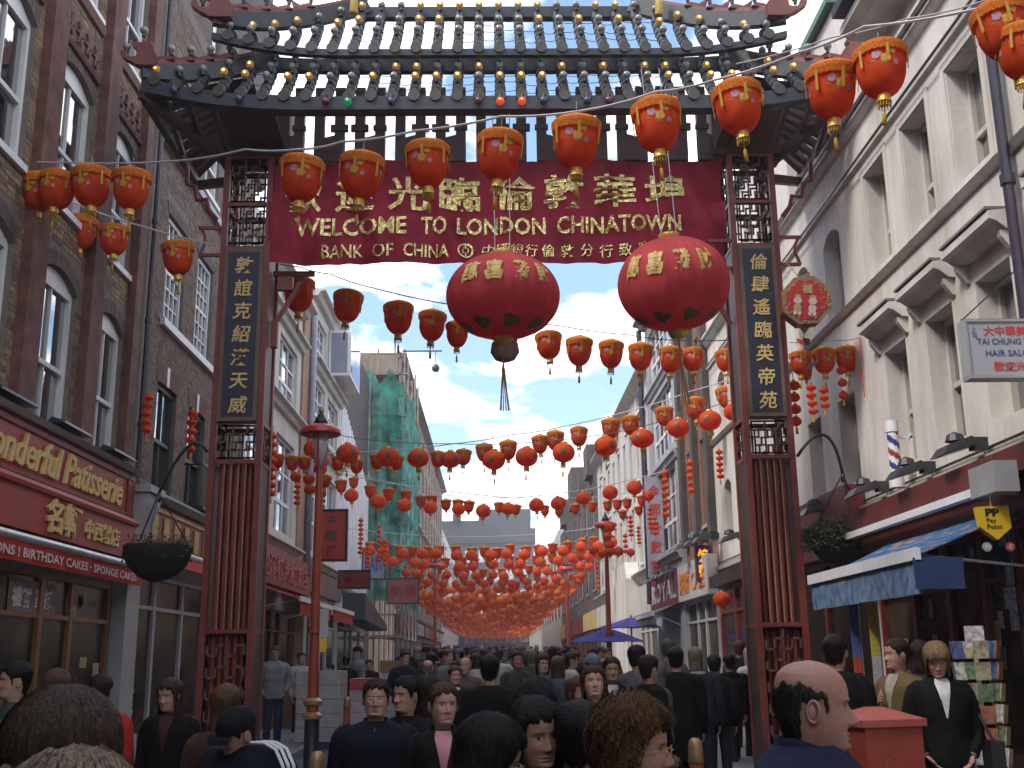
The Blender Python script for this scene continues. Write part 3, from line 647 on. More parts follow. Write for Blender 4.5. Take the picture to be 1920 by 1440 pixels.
mb = MB(); fbox(mb, fC2, 32.8, 39.3, 3.6, 4.3, 0.02, 0.2); mb.build('fascia', M_terra, C2)
# ribbed white gable
gw = thing('ribbed_building', 'white ribbed wall with sloping top beside the green scaffold netting', 'building')
mb = MB(); mb.prism([(39.45, 0), (48.8, 0), (48.8, 8.6), (47.5, 9.2), (39.45, 11.2)], lambda u, v, d: fC2(u, v, -d), 0.0, 4.0); wl = mb.build('wall', M_white, gw)
for k in range(20):
    y = 39.7+k*0.45; zt = 11.1-(y-39.45)*0.245
    mb = MB(); fbox(mb, fC2, y, y+0.16, 4.2, zt, 0.0, 0.06); mb.build('rib', M_white, wl)
band(gw, fC2, 'coping', 39.45, 48.8, [(0, 4.0), (0.25, 4.05), (0.3, 4.15), (0, 4.2)], M_greyw)
shopfront(gw, fC2, 39.6, 48.6, 3.3, [1.5, -0.9, 1.5, 1.5], M_greyw, M_glassb, d=0.02)
mb = MB(); mb.prism([(39.0, 3.0), (47.0, 2.8), (47.0, 3.0), (39.0, 3.9)], lambda u, v, d: fC2(u, v, d), 0.3, 1.1)
ob = thing('shop_canopy', 'grey slate canopy over the shop front beyond the awnings', 'canopy'); mb.build('roof', M_slate, ob)
# sooty block + scaffold
sk = thing('sooty_building', 'dark sooty brick block behind the white ribbed wall', 'building')
mb = MB(); mb.box(-13, -5.75, 40.5, 49.6, 0, 14.3); mb.box(-13, -7.2, 42.5, 49.6, 14.3, 15.2); mb.build('wall', M_grim, sk)
mb = MB(); mb.box(-7.6, -6.7, 44, 45.2, 15.2, 16.2); mb.build('chimney', M_grim, sk)
scf = thing('scaffolding', 'scaffold tower wrapped in green netting on the left side of the street', 'scaffolding')
s0, s1, xs0, xs1, zt = 50.0, 62.0, -5.65, -4.35, 14.8
sy = [s0+i*2.4 for i in range(6)]
for y in sy:
    for x in (xs0, xs1):
        mb = MB(); mb.tube([(x, y, 0.1), (x, y, zt+RND.uniform(0.5, 2.4))], 0.055, 6); mb.build('pole', M_pole, scf)
for z in [2.6+2.0*i for i in range(7)]:
    mb = MB(); mb.tube([(xs1, s0-0.4, z), (xs1, s1+0.4, z)], 0.05, 5); mb.tube([(xs1, s0-0.3, z+1.0), (xs1, s1+0.3, z+1.0)], 0.04, 5); mb.tube([(xs0, s0, z), (xs1+0.3, s0, z)], 0.05, 5); mb.tube([(xs0, s0, z+1.0), (xs1+0.3, s0, z+1)], 0.04, 5); mb.build('ledger', M_pole, scf)
    mb = MB(); mb.box(xs0+0.1, xs1-0.1, s0, s1, z+0.06, z+0.1); mb.build('deck', M_wood, scf)
def netting(p0, p1, z0, z1, nrm, seed, amp=0.09):
    R = random.Random(seed); n = 26; k = 30; mb = MB(); vs = []; ph = [R.uniform(0, 6) for _ in range(4)]
    for i in range(n+1):
        for j in range(k+1):
            t = i/n; u = j/k; z = z0+(z1-z0)*u
            a = amp*(sin(t*17+ph[0]+u*3)+0.6*sin(u*31+ph[1])*cos(t*9+ph[2]))*abs(sin(u*pi*6.5))+0.03*R.uniform(-1, 1)
            x = p0[0]+(p1[0]-p0[0])*t+nrm[0]*a; y = p0[1]+(p1[1]-p0[1])*t+nrm[1]*a
            vs.append((x, y, z+(0.35*sin(t*11+ph[3]) if j == k else 0)))
    fs = [(i*(k+1)+j, (i+1)*(k+1)+j, (i+1)*(k+1)+j+1, i*(k+1)+j+1) for i in range(n) for j in range(k) if R.random() > 0.015]
    mb.add(vs, fs); o = mb.build('netting', M_green, scf, smooth=True); return o
netting((xs1+0.08, s0), (xs1+0.08, s1), 4.2, zt-0.2, (1, 0), 1); netting((xs0-0.3, s0-0.1), (xs1+0.1, s0-0.1), 4.2, zt-0.3, (0, -1), 2)
mb = MB(); mb.tube([(xs1, s0+1, zt+1.2), (xs1+1.9, s0+1, zt+1.2)], 0.04, 5); mb.tube([(xs1+1.6, s0+1, zt+1.2), (xs1+1.6, s0+1, zt+0.5)], 0.015, 5); mb.sphere((xs1+1.6, s0+1, zt+0.35), 0.2, 8, 6); mb.tube([(xs1+1.7, s0+1, zt+0.3), (xs1+1.75, s0+1, zt-1.2)], 0.015, 5); mb.build('hoist', M_black, scf)
fF = facade_fn('L', XL)
# tall tan building
def rowwins(Y0, Y1, n, wd, floors, **k):
    st = (Y1-Y0)/n
    return [W(Y0+st*(i+0.5)-wd/2, Y0+st*(i+0.5)+wd/2, z0, z1, **k) for z0, z1 in floors for i in range(n)]
Fb, fF, _ = building('tan_brick_building', 'tall tan brick building receding beyond the green scaffold', 'L', XL, 62.6, 118, 19.2, rowwins(63.5, 117, 13, 1.5, [(4.8, 7.2), (8.2, 10.6), (11.4, 13.4), (14.2, 16.2), (16.9, 18.2)], bars=0), M_tan, M_greyw, far=True, reveal=0.3)
for z, p in ((4.4, 0.3), (11.0, 0.25), (19.2, 0.5)): band(Fb, fF, 'cornice', 62.6, 118, [(0, z-0.3), (p, z-0.1), (p, z), (0, z)], M_tan)
mb = MB(); fbox(mb, fF, 66, 72, 7.4, 13.0, 0.0, 0.25); mb.build('painted_panel', M_white, Fb)
for k in range(7):
    mb = MB(); mb.tube([fF(64+k*7, 19.2, -0.3), fF(64+k*7, 20.6+RND.random(), -0.3)], 0.05, 5); mb.build('aerial', M_black, Fb)
    mb = MB(); c = RND.choice((M_dred, M_red, M_greyw, M_slate)); fbox(mb, fF, 63+k*7.6, 69.5+k*7.6, 3.3, 4.1, 0, 0.25); mb.build('fascia', c, Fb)
    shopfront(Fb, fF, 63+k*7.6, 69.5+k*7.6, 3.0, [2, -1, 2], RND.choice((M_dred, M_wood, M_greyw)), M_glassb, d=0.02, transom=False)
mb = MB(); mb.box(XL-5, XL, 118.2, 170, 0, 15.2)
lb = thing('brick_terrace', 'low grey terrace closing the far left side of the street', 'building'); mb.build('wall', M_cream2, lb)
for j in range(3):
    for i in range(10): mb = MB(); fbox(mb, fF, 120+i*4.8, 122.2+i*4.8, 5+j*3.4, 7.2+j*3.4, 0.0, 0.06); mb.build('window', M_glass, lb)
# building that closes the street
cb = thing('closing_building', 'dark roofed building closing the far end of the street', 'building')
mb = MB(); mb.box(-14, 6.0, 171, 190, 0, 19.0); mb.build('wall', mat('far_blue_grey_wall', (0.055, 0.058, 0.068), 0.8), cb)
mb = MB(); mb.box(-14.3, 6.3, 170.7, 190, 19.0, 21.2); mb.box(-2.5, 5.6, 171, 190, 21.2, 24.2); mb.box(-14, -2.5, 172, 190, 21.2, 22.6); mb.box(-6.5, -5.2, 171.2, 172, 22.6, 23.6); mb.build('roof', M_slate, cb)
for i in range(9):
    for j in range(5):
        mb = MB(); mb.box(-13+i*2.1, -11.8+i*2.1, 170.9, 171, 4+j*3.0, 5.9+j*3.0); w_ = mb.build('window', M_greyw, cb); mb = MB(); mb.box(-12.9+i*2.1, -11.9+i*2.1, 170.85, 170.895, 4.1+j*3.0, 5.8+j*3.0); mb.build('pane', M_glass, w_)
mb = MB(); mb.box(6.2, 12, 178, 190, 0, 17.5); mb.build('wall', M_cream2, thing('pale_building', 'pale gabled building seen at the far right end of the street', 'building'))

# ================= right side
FR = lambda X: facade_fn('R', X)
ws = []
for a, b in ((6.8, 7.6), (8.3, 9.1), (10.18, 10.98), (11.6, 12.38), (13.03, 13.78)):
    ws.append(W(a, b, 3.90, 5.42, 0, bars=0, mid=4.62, sill=False)); ws.append(W(a+0.08, b+0.1, 6.58, 7.95, 0.0, mid=7.12, sill=False, bars=0))
M_rfr = mat('cream_window_paint', (0.50, 0.47, 0.42), 0.5, 0.08, 3)
R1, fR, wR1 = building('cream_building', 'cream stucco building with deep window reveals and bracketed hoods above the blue awning', 'R', XR, 3.0, 14.45, 9.75, ws, M_cream, M_rfr, depth=6, reveal=0.26)
for w in ws[::2]:
    a, b = w['y0'], w['y1']
    h = band(R1, fR, 'window_hood', a-0.18, b+0.22, [(0, 5.64), (0.08, 5.65), (0.18, 5.73), (0.24, 5.75), (0.24, 5.83), (0, 5.85)], M_cream)
    for yy in (a-0.14, b+0.10):
        mb = MB(); mb.prism([(5.64, 0), (5.64, 0.13), (5.58, 0.12), (5.46, 0.04), (5.44, 0)], lambda u, v, d: fR(d, u, v), yy, yy+0.08); mb.build('bracket', M_cream, h)
    mb = MB(); fbox(mb, fR, a-0.16, b+0.2, 5.852, 5.88, 0.0, 0.26); mb.build('lead_flashing', M_lead, h)
for w in ws[1::2]:
    mb = MB(); a, b = w['y0'], w['y1']; e = 0.1
    for q in ((a-e, a-0.01, 6.5, 8.05), (b+0.01, b+e, 6.5, 8.05), (a-0.01, b+0.01, 7.96, 8.05)): fbox(mb, fR, q[0], q[1], q[2], q[3], 0.0, 0.025)
    mb.build('architrave', M_cream, R1)
def rbands(parent, y0, y1):
    M_shade = mat('weathered_moulding', (0.24, 0.19, 0.155), 0.85, 0.15, 3)
    band(parent, fR, 'string_course', y0, y1, [(0, 6.36), (0.05, 6.37), (0.09, 6.43), (0, 6.47)], M_cream)
    band(parent, fR, 'string_course', y0, y1, [(0, 8.17), (0.05, 8.20), (0.065, 8.27), (0, 8.29)], M_cream)
    band(parent, fR, 'cornice', y0, y1, [(0, 8.74), (0.05, 8.76), (0.09, 8.83), (0.09, 8.88), (0.14, 8.93), (0.14, 8.98), (0, 9.0)], M_cream)
    band(parent, fR, 'string_course', y0, y1, [(0, 3.46), (0.08, 3.50), (0.10, 3.58), (0, 3.60)], M_cream)
    for z in (8.86, 3.66, 8.18): 
        mb = MB(); mb.tube([fR(y0, z, 0.12 if z > 5 else 0.03), fR(y1, z, 0.12 if z > 5 else 0.03)], 0.018, 5); mb.build('cable', M_black, parent)
rbands(R1, 3.0, 14.45)
band(R1, fR, 'eaves', 3.0, 12.9, [(0, 9.40), (0.35, 9.44), (0.5, 9.52), (0.5, 9.62), (0, 9.66)], M_cream); 
mb = MB(); mb.hexa([fR(3, 9.70, 0.62), fR(12.8, 9.70, 0.62), fR(12.8, 9.70, -5), fR(3, 9.70, -5), fR(3, 9.82, 0.62), fR(12.8, 9.82, 0.62), fR(12.8, 12.2, -5), fR(3, 12.2, -5)]); mb.build('roof', M_slate, R1)
fl = []
for i, (a, b) in enumerate(((15.08, 15.85), (16.74, 17.46), (18.4, 19.1), (20.1, 20.8), (21.8, 22.5), (23.5, 24.2))):
    fl.append(W(a, b, 3.98, 5.24, 0.14 if i > 2 else 0.0, bars=0, sill=False)); fl.append(W(a+0.05, b+0.08, 6.52, 7.66, 0.16, style='grid', nx=2, nz=6, sill=False)); fl.append(W(a+0.05, b+0.05, 9.12, 10.1, 0.0, bars=0, sill=False))
R1b, fR, _ = building('cream_building', 'taller cream stucco building with arched windows on both sides of the right gate column', 'R', XR, 14.46, 25.2, 11.0, fl, M_cream, M_rfr, depth=6, reveal=0.26)
rbands(R1b, 14.46, 25.2)
mb = MB(); fbox(mb, fR, 14.40, 25.3, 11.0, 11.12, -6, 0.12); mb.build('coping', mat('green_copper_edge', (0.06, 0.14, 0.11), 0.6), R1b)
mb = MB(); mb.box(XR+0.9, XR+4, 13.2, 14.44, 9.7, 11.4); mb.box(XR+1.6, XR+4, 11.8, 13.2, 9.7, 11.0); mb.build('attic', M_greyw, R1b)
mb = MB(); mb.tube([fR(9.78, 3.7, 0.12), fR(9.78, 13, 0.12)], 0.055, 8)
for z in (6.0, 8.0): mb.tube([fR(9.78, z, 0.12), fR(9.78, z+0.1, 0.12)], 0.075, 8)
tag(mb.build('drainpipe', M_pipe, smooth=True, angle=40), 'thick dark drainpipe at the right edge over the hair salon sign', 'drainpipe')
R2, fR2, _ = building('red_brick_building', 'narrow red brick building squeezed between cream and grey fronts', 'R', XR, 25.22, 29.4, 12.2, [W(a, b, z0, z1, 0.0, sill=True) for a, b in ((25.7, 26.8), (27.6, 28.7)) for z0, z1 in ((4.7, 6.8), (7.6, 9.4), (10.1, 11.4))], M_btred, M_greyw)
mb = MB()
for y in (25.25, 27.05, 28.9): fbox(mb, fR2, y, y+0.4, 4.4, 12.2, 0, 0.15)
mb.build('pier', M_grim, R2)
R3, fR3 = classic('grey_building', 'pale grey front with tall metal framed windows and a black downpipe', 29.42, 34.7, [(29.9, 34.1)], 12.2, [(4.6, 6.9), (7.4, 9.3), (10.0, 11.6)], M_greyw, side='R', X=XR-0.12, bands=((4.4, 0.2), (7.1, 0.15), (9.7, 0.15), (12.2, 0.4)), nx=5, nz=3)
mb = MB(); mb.tube([fR3(34.6, 3.2, 0.2), fR3(34.6, 12, 0.2)], 0.09, 8); tag(mb.build('drainpipe', M_pipe), 'black downpipe between the grey front and long cream front', 'drainpipe')
R4, fR4, _ = building('cream_terrace', 'long cream front with rows of narrow windows behind the right lamp post', 'R', XR, 34.75, 54, 11.0, rowwins(35.4, 53.6, 9, 0.75, [(4.8, 6.9), (7.7, 9.7)], bars=0)+rowwins(36.0, 53.6, 5, 1.1, [(10.0, 10.7)], bars=0), M_cream2, M_white, reveal=0.2)
mb = MB(); mb.hexa([fR4(34.8, 11.02, 0.3), fR4(53.9, 11.02, 0.3), fR4(53.9, 11.02, -4), fR4(34.8, 11.02, -4), fR4(36, 12.9, -1.1), fR4(53, 12.9, -1.1), fR4(53, 12.9, -4), fR4(36, 12.9, -4)]); mb.build('roof', M_slate, R4)
for z in (4.4, 11.0): band(R4, fR4, 'cornice', 34.75, 54, [(0, z-0.3), (0.35, z-0.05), (0.35, z), (0, z)], M_cream2)
mb = MB(); fbox(mb, fR4, 39.0, 44.5, 0.1, 4.3, 0.02, 0.55); mb.prism([(39.0, 4.3), (44.5, 4.3), (44.0, 4.9), (39.5, 4.9)], fR4, 0.02, 0.5); mb.build('bowed_front', M_cream, R4)
R5, fR5, _ = building('dark_gabled_building', 'dark turreted building on the far right against the sky', 'R', XR, 54.05, 86, 10.8, rowwins(55, 85, 7, 1.3, [(5, 7.4), (8.2, 10.0)], bars=0), M_grim, M_greyw, far=True)
mb = MB()
for y, h, w_ in ((56.3, 12.4, 2.2), (62, 12.0, 1.4), (68, 13.2, 3.5), (78, 12.6, 3)):
    mb = MB(); mb.box(XR-0.3, XR+1.6, y, y+w_, 10.8, h); mb.build('chimney', M_grim, R5)
mb = MB(); mb.box(XR, XR+5, 86.1, 170, 0, 11.5)
rb_ = thing('pale_terrace', 'pale low terrace at the far right end', 'building'); mb.build('wall', M_cream2, rb_)
for i in range(16):
    for j in range(2): mb = MB(); fbox(mb, fR5, 88+i*5, 90+i*5, 4.8+j*3.2, 7+j*3.2, 0.0, 0.06); mb.build('window', M_glass, rb_)

# the same street carries on unseen behind the camera; added to darken the crowd
for nm, x0, x1, y0, y1, h, m_, lab in (('brick_terrace', -16, XL, -45, 2.9, 13.6, M_btdark, 'unseen dark brick terrace behind the camera on the patisserie side'), ('stucco_terrace', XR, 16, -45, 2.9, 12.0, M_cream2, 'unseen pale terrace behind the camera on the newsagent side'), ('brick_terrace', -16, 16, -60, -46, 15.0, M_btdarkx, 'unseen brick terrace closing the street behind the camera')):
    tr_ = thing(nm, lab, 'building'); mb = MB(); mb.box(x0, x1, y0, y1, -1, h); wl_ = mb.build('wall', m_, tr_)
    if y1 > 0:
        fn_ = facade_fn('L' if x1 == XL else 'R', XL if x1 == XL else XR)
        for j in range(3):
            for i in range(12): mb = MB(); fbox(mb, fn_, -43+i*3.7, -41.8+i*3.7, 4.2+j*3.0, 6.2+j*3.0, 0.002, 0.05); mb.build('window', M_glass, tr_)
# ------------------------------------------------------------------ the gate
M_gred = mat('gate_red_lacquer', (0.21, 0.036, 0.028), 0.5, 0.25, 4, 0.15, 30, dirt=0.3)
M_gdred = mat('gate_inner_red', (0.20, 0.028, 0.022), 0.5, 0.3, 3)
M_glat = mat('gate_lattice_bronze', (0.12, 0.075, 0.05), 0.55, 0.25, 6)
M_ggreen = mat('gate_dark_green', (0.045, 0.034, 0.026), 0.5, 0.3, 5)
M_gbeam = mat('gate_slate_blue_beam', (0.016, 0.020, 0.028), 0.5, 0.25, 3, 0.2, 20)
M_grib = mat('gate_glazed_rib', (0.022, 0.026, 0.027), 0.42, 0.35, 6, 0.2, 25, spec=0.4)
M_gbrown = mat('gate_dark_timber', (0.055, 0.022, 0.018), 0.6, 0.3, 4)
M_gridge = mat('gate_ridge_red', (0.17, 0.045, 0.04), 0.6, 0.2, 5)
M_plaq = mat('plaque_blue_black', (0.012, 0.014, 0.032), 0.5, 0.2, 5)
M_bulb = mat('frosted_bulb', (0.20, 0.195, 0.18), 0.15, 0.1, 4, spec=0.9)
def emis(name, c, e, s): return mat(name, c, 0.3, 0, emit=e, estr=s)
M_bamb = emis('lit_amber_bulb', (0.22, 0.12, 0.03), (1.0, 0.45, 0.06), 0.10)
M_bcore = emis('lit_filament', (1, 0.7, 0.2), (1.0, 0.66, 0.2), 1.2)
M_bred = emis('lit_red_bulb', (0.5, 0.03, 0.01), (1.0, 0.10, 0.02), 0.25)
M_bgreen = emis('lit_green_bulb', (0.0, 0.15, 0.05), (0.0, 0.6, 0.15), 0.12)
M_bblue = mat('dark_blue_bulb', (0.04, 0.05, 0.12), 0.2, 0.1); M_bmaroon = mat('dark_red_bulb', (0.12, 0.02, 0.03), 0.2, 0.1)
GX = 0.15
gate = thing('chinatown_gate', 'tall red lattice gate with open tiled roof and light bulbs spanning the whole street', 'gate')

def lattice(mb, fn, u0, u1, v0, v1, nu, nv, t=0.022, d=0.0, seed=0):
    """key-pattern fretwork: real bars with gaps"""
    R = random.Random(seed); du = (u1-u0)/nu; dv = (v1-v0)/nv
    def b(a, b_, c, e): fbox(mb, fn, min(a, b_)-t/2, max(a, b_)+t/2, min(c, e)-t/2, max(c, e)+t/2, d, d+0.02)
    for q in ((u0, u1, v0, v0), (u0, u1, v1, v1), (u0, u0, v0, v1), (u1, u1, v0, v1)): b(*q)
    for j in range(nv+1):
        for i in range(nu):
            if (i+j) % 2 == 0 or j in (0, nv): b(u0+i*du, u0+(i+1)*du, v0+j*dv, v0+j*dv)
    for i in range(nu+1):
        for j in range(nv):
            if (i+j) % 2 == 1 or i == nu//2: b(u0+i*du, u0+i*du, v0+j*dv, v0+(j+1)*dv)

def column(x0, x1, chars, lx):
    y0, y1, H = 15.0, 15.7, 8.85
    mb = MB(); s = 0.085
    for x, y in ((x0, y0), (x1-s, y0), (x0, y1-s), (x1-s, y1-s)): mb.box(x, x+s, y, y+s, -0.2, H)
    for z in (0.0, 2.02, 4.30, 4.86, 7.42, 8.1, H):
        mb.box(x0+s, x1-s, y0+0.012, y0+0.07, z-0.03, z+0.03); mb.box(x0+s, x1-s, y1-0.07, y1-0.012, z-0.03, z+0.03)
        mb.box(x0+0.012, x0+0.07, y0+s, y1-s, z-0.03, z+0.03); mb.box(x1-0.07, x1-0.012, y0+s, y1-s, z-0.03, z+0.03)
    col = mb.build('column', M_gred, gate)
    tag(col, lx)
    front = lambda u, v, d: (u, y0+0.03-d, v)
    a, b = x0+s, x1-s
    for (z0, z1, nu, nv) in ((0.05, 1.98, 4, 14), (4.35, 4.80, 5, 4), (7.5, 8.06, 5, 5), (8.14, H-0.05, 5, 6)):
        mb = MB(); lattice(mb, front, a+0.03, b-0.03, z0, z1, nu, nv, 0.024, 0.0); mb.build('lattice_panel', M_glat, col)
        mb = MB(); lattice(mb, lambda u, v, d: (u, y1-0.05-d, v), a+0.03, b-0.03, z0, z1, nu, nv, 0.024, 0.0); mb.build('lattice_panel', M_glat, col)
    # fluted inner shaft: half round red staves with thin gilt lines between
    w = (b-a-0.06)/5
    for k in range(5):
        xc = a+0.03+w*(k+0.5); mb = MB(); mb.lathe([(w*0.40, 0.0), (w*0.40, 4.25)], (xc, y0+0.13, 0.02), 10); mb.build('stave', M_gdred, col, smooth=True, angle=50)
        if k < 4:
            mb = MB(); mb.box(xc+w/2-0.008, xc+w/2+0.008, y0+0.03, y0+0.05, 2.05, 4.28); mb.build('gilt_strip', mat('dull_gilt', (0.30, 0.18, 0.09), 0.5, 0.2, 6), col)
    mb = MB(); mb.box(a+0.02, b-0.02, y0+0.20, y0+0.24, 0, 4.3); mb.build('back_panel', M_gdred, col)
    # dark green side panels
    for xs in (x0+0.02, x1-0.05):
        mb = MB(); mb.box(xs, xs+0.03, y0+s+0.01, y1-s-0.01, 0, 4.28); mb.build('side_panel', M_ggreen, col)
        mb = MB(); sd = lambda u, v, d: (xs+0.015+d, u, v)
        lattice(mb, sd, y0+s, y1-s, 4.35, 4.82, 3, 4, 0.022); lattice(mb, sd, y0+s, y1-s, 7.5, H-0.05, 3, 10, 0.022); mb.build('side_lattice', M_glat, col)
        mb = MB(); mb.box(xs, xs+0.03, y0+s+0.1, y1-s-0.1, 4.9, 7.4); mb.build('side_panel', M_ggreen, col)
    # plaque
    mb = MB(); mb.box(a+0.0, b-0.0, y0-0.035, y0+0.0, 4.86, 7.40); pq = mb.build('plaque', M_glat, col)
    mb = MB(); mb.box(a+0.055, b-0.055, y0-0.041, y0-0.036, 4.92, 7.34); mb.build('plaque_field', M_plaq, col) 
    for k, c in enumerate(chars):
        zc = 7.14-k*0.342; xc = (a+b)/2; mb = MB()
        add_text(mb, c, lambda u, v, d: (u, y0-0.041-d, v), xc-0.125, xc+0.125, zc-0.125, zc+0.125, 0, 0.012, bold=0.012, keep=True, shear=0.10)
        mb.build('character', M_goldp, col)
    mb = MB(); mb.box(x0-0.06, x1+0.06, y0-0.06, y1+0.06, -0.25, 0.12); mb.build('plinth', M_slab, col)
    return col
column(-3.92, -3.20, '敦誼克紹漢天威', 'left red gate column with black vertical plaque of seven gold characters')
column(3.48, 4.18, '倫肆遙臨英帝苑', 'right red gate column with black vertical plaque beside the cream building')
def bracket(x, sgn, z):
    mb = MB()
    mb.bar((x, 15.06, z), (x+sgn*0.34, 15.06, z), 0.045); mb.bar((x, 15.06, z-0.42), (x+sgn*0.30, 15.06, z-0.42), 0.045); mb.tube([(x+sgn*0.30, 15.06, z), (x+sgn*0.24, 15.06, z-0.12), (x+sgn*0.24, 15.06, z-0.25), (x+sgn*0.30, 15.06, z-0.42)], 0.025, 5)
    mb.build('side_bracket', M_gred, gate)
for x, s, z in ((-3.92, -1, 7.75), (4.18, 1, 7.55), (3.48, -1, 7.5)): bracket(x, s, z)
mb = MB(); mb.bar((-3.2, 15.3, 7.12), (-2.6, 15.3, 7.12), 0.07); mb.bar((-3.18, 15.3, 6.3), (-2.8, 15.3, 7.0), 0.06); mb.bar((-3.15, 15.3, 6.0), (-3.15, 15.3, 6.4), 0.1); mb.box(-3.12, -2.9, 15.2, 15.3, 6.85, 7.05); mb.build('corner_brace', M_gred, gate)
mb = MB(); mb.bar((3.48, 15.3, 7.12), (3.0, 15.3, 7.12), 0.07); mb.bar((3.46, 15.3, 6.3), (3.1, 15.3, 7.0), 0.06); mb.build('corner_brace', M_gred, gate)
for x, s in ((4.18, 1), (-3.92, -1)):
    mb = MB(); pts = [(x+s*0.1, 15.1, 7.9), (x+s*0.22, 15.1, 8.05), (x+s*0.26, 15.1, 8.22), (x+s*0.40, 15.1, 8.20), (x+s*0.44, 15.1, 8.42), (x+s*0.56, 15.1, 8.45), (x+s*0.58, 15.1, 8.75)]; mb.tube(pts, 0.035, 6); mb.build('cloud_bracket', M_gred, gate)
# long beams
mb = MB(); mb.box(-3.9, 4.16, 15.18, 15.3, 8.74, 8.80); mb.build('crossbeam', M_gbrown, gate); 
mb = MB(); mb.box(-3.2, 3.48, 15.22, 15.28, 8.72, 8.79); mb.build('banner_rail', M_gdred, gate)
# bracket zone: posts with crosses and fan feet
n = 11
for i in range(-n, n+1):
    x = GX+i*0.302
    if abs(i) == n: continue
    w = 0.074
    poly = [(-w, 0)]
    mb = MB(); fx = lambda u, v, d: (x+u, 15.1+d, 8.80+v)
    mb.prism([(-w, 0), (w, 0), (w, 1.22), (-w, 1.22)], fx, 0.0, 0.12)
    if i % 4 in (0, 1): 
        mb.prism([(-0.13, 0.50), (0.13, 0.50), (0.13, 0.60), (-0.13, 0.60)], fx, -0.025, 0.05)
    elif i % 4 == 2: mb.prism([(-0.10, 0.52), (0.10, 0.52), (0.10, 0.59), (-0.10, 0.59)], fx, -0.02, 0.05)
    sk = 0.16 if i > 0 else -0.16
    if i % 2 == 0: mb.prism([(-w, 0), (-w, 0.42), (w, 0.42), (w+0.05+sk*0.6, 0.38), (w+0.10+sk, 0.0)] if i > 0 else [(w, 0), (-w-0.10+sk, 0.0), (-w-0.05+sk*0.6, 0.38), (-w, 0.42), (w, 0.42)], fx, -0.03, 0.1)
    mb.build('bracket_post', M_gbrown, gate)
for sgn in (-1, 1):          # solid boarded ends above the columns
    mb = MB(); xa = GX+sgn*3.15; xb = GX+sgn*4.2
    mb.box(min(xa, xb), max(xa, xb), 15.0, 15.5, 8.86, 9.85); mb.build('end_boarding', M_gbrown, gate)

# roof curves: lift towards the corners
def lift(x, half, amt, start=0.55):
    t = (abs(x-GX)/half-start)/(1-start); return amt*max(0, t)**2
def beam_curve(name, half, y, z0, z1, amt, m, th=0.10, n=24, hang=0.0):
    mb = MB(); xs = [GX-half+2*half*i/n for i in range(n+1)]
    for i in range(n):
        a, b = xs[i], xs[i+1]; la, lb = lift(a, half, amt), lift(b, half, amt)
        mb.hexa([(a, y, z0+la), (b, y, z0+lb), (b, y+th, z0+lb), (a, y+th, z0+la), (a, y, z1+la), (b, y, z1+lb), (b, y+th, z1+lb), (a, y+th, z1+la)])
    return mb.build(name, m, gate)
LH, LY0, LZ0, LY1, LZ1, LA = 5.0, 13.9, 9.16, 14.72, 10.16, 0.30      # lower tier: eave at LY0, top at LY1
UH, UY0, UZ0, UY1, UZ1, UA = 4.15, 14.2, 10.10, 15.2, 11.36, 0.28
beam_curve('eave_beam', LH, LY0, 9.02, 9.22, LA, M_gbeam); beam_curve('eave_soffit_beam', LH-0.15, LY0+0.11, 9.03, 9.09, LA, M_gbrown, 0.12)
beam_curve('lower_roof_top_beam', 4.1, LY1, 10.08, 10.28, 0.1, M_gbeam, 0.12)
beam_curve('eave_beam', UH, UY0, 10.03, 10.13, UA, M_gbeam)
mb = MB(); mb.box(GX-2.1, GX+2.1, UY1, UY1+0.14, 11.28, 11.46); mb.build('ridge_beam', M_gbeam, gate)
def eave_disc(parent, x, y, z, r=0.085):
    mb = MB(); k = 12; vs = [(x+r*cos(2*pi*j/k), y-0.03, z+r*sin(2*pi*j/k)) for j in range(k)]+[(x+r*cos(2*pi*j/k), y+0.05, z+r*sin(2*pi*j/k)) for j in range(k)]
    mb.add(vs, [tuple(range(k)), tuple(range(2*k-1, k-1, -1))]+[(j, j+k, (j+1) % k+k, (j+1) % k) for j in range(k)]); return mb.build('tile_end', M_ggreen, parent)
# bulbs share their mesh
_b = MB(); _b.sphere((0, 0, 0.03), 0.058, 12, 8); bulb_me = _b.mesh('light_bulb', M_bulb); bulb_me.polygons.foreach_set('use_smooth', [True]*len(bulb_me.polygons))
_b = MB(); _b.sphere((0, 0, 0), 0.022, 6, 4); core_me = _b.mesh('filament', M_bcore)
_b = MB(); _b.lathe([(0.028, -0.07), (0.03, -0.02), (0.02, -0.015)], (0, 0, 0), 8); cap_me = _b.mesh('bulb_socket', M_black)
LITME = {}
def bulb(p, kind='off', hang=False, parent=None):
    if kind == 'off': me = bulb_me
    else:
        if kind not in LITME:
            mm = bulb_me.copy(); mm.materials.clear(); mm.materials.append({'amber': M_bamb, 'red': M_bred, 'green': M_bgreen, 'blue': M_bblue, 'maroon': M_bmaroon}[kind]); LITME[kind] = mm
        me = LITME[kind]
    o = link('light_bulb', me, parent or gate, p)
    if kind == 'amber' : link('filament', core_me, o, (0, -0.052, 0.03))
    if kind in ('red', 'green'):
        link('filament', core_me, o, (0, -0.05, 0.03)).scale = (0.5, 0.5, 0.5)
    s = link('bulb_socket', cap_me, o, (0, 0, 0))
    if hang: s.location = (0, 0, 0.06); s.rotation_euler = (pi, 0, 0)
    return o
